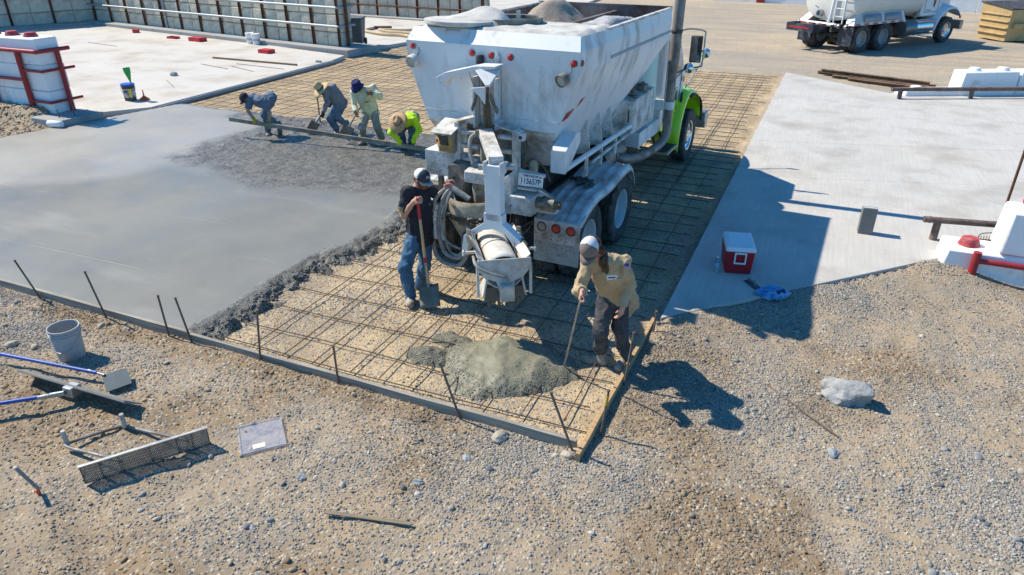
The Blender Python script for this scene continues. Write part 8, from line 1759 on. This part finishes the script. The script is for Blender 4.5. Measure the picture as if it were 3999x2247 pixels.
flesh('hair', Q, 0.0065, HAIR, bd, B, fuzz=0.014, wrinkle=0.012, wfreq=30)
flesh('collar', [prim_c(pB['sm'] + pB['u'] * 0.045 - pB['l'] * 0.07, pB['J']['neck'] + pB['f'] * 0.055 + pB['u'] * 0.00, 0.020, 0.016, 0.01), prim_c(pB['sm'] + pB['u'] * 0.045 + pB['l'] * 0.07, pB['J']['neck'] + pB['f'] * 0.055, 0.020, 0.016, 0.01)], 0.0075, TANC, bd, B)
FW = mat('flag_white', (0.75, 0.74, 0.72), 0.8); FR = mat('flag_red', (0.50, 0.03, 0.06), 0.8); FB = mat('flag_blue', (0.03, 0.06, 0.30), 0.8)
patch(pB, 'shirt', V3(POSE_tan['shL']) * 0.66 + V3(POSE_tan['elL']) * 0.34 - CF * 0.2 + CR * 0.10 + UP * 0.05, 0.092, 0.064, FW, 'flag_patch', roll=-0.32, extra=[(-0.48, 0.48, -0.46 + 0.145 * i, -0.385 + 0.145 * i, FR, 'flag_stripe') for i in range(7)] + [(-0.48, -0.04, 0.02, 0.46, FB, 'flag_canton')])
for k_, w_ in ((0.085, 0.10), (-0.095, 0.085)):
    patch(pB, 'shirt', pB['sm'] - pB['u'] * 0.005 + pB['l'] * k_ + pB['f'] * 0.3, w_, 0.052, FW, 'name_patch', extra=[(-0.36, 0.36, -0.12, 0.12, PLATEB, 'patch_print')])
patch(pB, 'shirt', pB['sm'] - pB['u'] * 0.07 + pB['l'] * 0.09 + pB['f'] * 0.3, 0.10, 0.006, mat('seam_dark', (0.16, 0.10, 0.05), 0.9), 'pocket_seam'); 
bdg = patch(pB, 'shirt', pB['J']['shR'] + CR * 0.02 - CF * 0.3 + UP * 0.1, 0.05, 0.004, MATS['seam_dark'], 'yoke_seam')
rt = V3(POSE_tan['rod_top']); rdn = V3(POSE_tan['rod_low']); ro = thing('steel_rod', 'thin grey steel rod held by the man in the tan shirt', 'rod', tuple(rdn)); b = MB(); b.tube([rt - rdn + UP * 0.015, (rt - rdn) * 0.5, (0, 0, 0), CR * -0.03 - UP * 0.03], 0.010, 8); b.build('bar', STEEL, ro)

# four men at the screed board
hb = lambda x: (-UP * 0.9 - CF * 0.15 + CR * x, CF * 0.8 - UP * 0.2, CR * (0.9 if x >= 0 else 0.9), 1.0)
pC = person('man in grey-blue T-shirt and dark cap bent double over the screed board', POSE_grey, -CR * 0.55 - CF * 0.8, 0.75, SKIN_A, GREYT, DJEANS, WETBOOT, 0.012, (-UP * 0.9 + CR * 0.25 - CF * 0.1, CF * 0.9, CR, 0.9), (-UP * 0.95 + CR * 0.1, CF * 0.9, -CR, 0.9), gloves=YGLOVE, shirt_len=0.04)
cap(pC, mat('dark_maroon_cap', (0.055, 0.040, 0.045), 0.85), MATS['dark_maroon_cap'], MATS['dark_maroon_cap'])
flesh('beard', [prim_e(pC['H'] - pC['hu'] * 0.07 + pC['hf'] * 0.04, (pC['hl'], pC['hf'], pC['hu']), (0.06, 0.055, 0.045), 0.02)], 0.009, DBEARD, pC['body'], pC['base'])
pD = person('man in grey sweatshirt and tall straw hat bent over a shovel', POSE_straw, -CR * 0.75 - CF * 0.6, 0.75, SKIN_B, GREYL, DJEANS, WETBOOT, 0.012, (-UP * 0.8 - CR * 0.3 - CF * 0.2, CF * 0.6 - CR * 0.4, CF, 0.95), (-UP * 0.6 - CR * 0.6, -CF * 0.7, UP, 0.95), sleeve='long', gloves=DKGLOVE)
brim_hat(pD, STRAW, BAND, r_brim=0.20, crown_h=0.155, r_crown=0.085, droop=0.02)
flesh('beard', [prim_e(pD['H'] - pD['hu'] * 0.07 + pD['hf'] * 0.04, (pD['hl'], pD['hf'], pD['hu']), (0.06, 0.055, 0.045), 0.02)], 0.009, DBEARD, pD['body'], pD['base'])
dS = unit(V3(POSE_straw['shov_low']) - V3(POSE_straw['shov_top'])); shovel('shovel worked in the wet concrete by the straw-hatted man', POSE_straw['shov_top'], V3(POSE_straw['shov_low']), unit(dS * 0.9 - UP * 0.35 - CR * 0.2), CR * 0.8 + CF * 0.5, PALEW, MUDB, length=0.30, width=0.23)
pE = person('man in cream shirt and dark blue bucket hat holding a shovel', POSE_white, -CF * 0.85 - CR * 0.35, 0.5, SKIN_B, CREAMS, GPANT, WETBOOT, 0.012, (-UP * 0.85 + CR * 0.2 - CF * 0.2, CF * 0.5 + CR * 0.6, CR, 0.95), (-CR * 0.85 - CF * 0.3 + UP * 0.05, CF * 0.7, UP, 0.95), sleeve='long', shirt_len=0.14, bulk=1.05)
brim_hat(pE, mat('navy_bucket_hat', (0.012, 0.022, 0.11), 0.85, 0, 0.2, 12), None, r_brim=0.135, crown_h=0.10, r_crown=0.096, droop=0.045, pinch=0.05, lift=0.03)
dS = unit(V3(POSE_white['shov_low']) - V3(POSE_white['shov_top'])); shovel('pale-handled shovel held across the man in the cream shirt', POSE_white['shov_top'], V3(POSE_white['shov_low']), unit(dS - UP * 0.3), CR, PALEW, MUDB, length=0.30, width=0.25)
tp = patch(pE, 'shirt', pE['sm'] - pE['u'] * 0.17 + pE['f'] * 0.35 - pE['l'] * 0.05, 0.15, 0.035, CREAMS, 'shirt_print', roll=0.25, extra=[(-0.5 + 0.26 * i, -0.34 + 0.26 * i, -0.4, 0.4, PLATEB, 'printed_letter') for i in range(4)])
patch(pE, 'shirt', pE['sm'] - pE['u'] * 0.11 + pE['f'] * 0.35 + pE['l'] * 0.02, 0.09, 0.04, mat('faded_orange_print', (0.42, 0.16, 0.08), 0.85), 'shirt_print', roll=0.25)
pF = person('man in neon yellow shirt and palm hat crouching at the screed board end', POSE_neon, -CF * 0.9 - CR * 0.3, 0.95, SKIN_B, NEON, DJEANS, WETBOOT, 0.012, (-UP * 0.9 + CR * 0.1 - CF * 0.1, CF * 0.9, CR, 0.7), (-UP * 0.95 - CR * 0.1, CF * 0.9, -CR, 0.7), sleeve='long', gloves=NGLOVE, shirt_len=0.05)
brim_hat(pF, STRAWD, BAND, r_brim=0.20, crown_h=0.115, r_crown=0.09, droop=0.03)
# screed board in their hands
a_ = V3((-11.74, 11.70, 0.477)); c_ = V3((-6.95, 12.09, 0.214)); sb = thing('screed_board', 'long cement-caked screed board held across by the bending men', 'board', tuple((a_ + c_) / 2))
b = MB(); b.beam(a_ - (a_ + c_) / 2, c_ - (a_ + c_) / 2, 0.042, 0.088); b.build('plank', mat('caked_board', (0.20, 0.17, 0.13), 0.7, 0, 0.25, 3, dirt=(0.36, 0.33, 0.27), dirt_amt=0.4, dirt_scale=3, bump=0.004), sb, bevel=0.004)
# odds and ends standing behind the men
st_ = thing('steel_stake', 'upright dark steel stake left of the straw-hatted man', 'stake', (-10.75, 13.55, 0.0)); b = MB(); b.cyl((0, 0, 0), (0, 0, 0.72), 0.016, n=8); b.build('shaft', STAKE, st_)
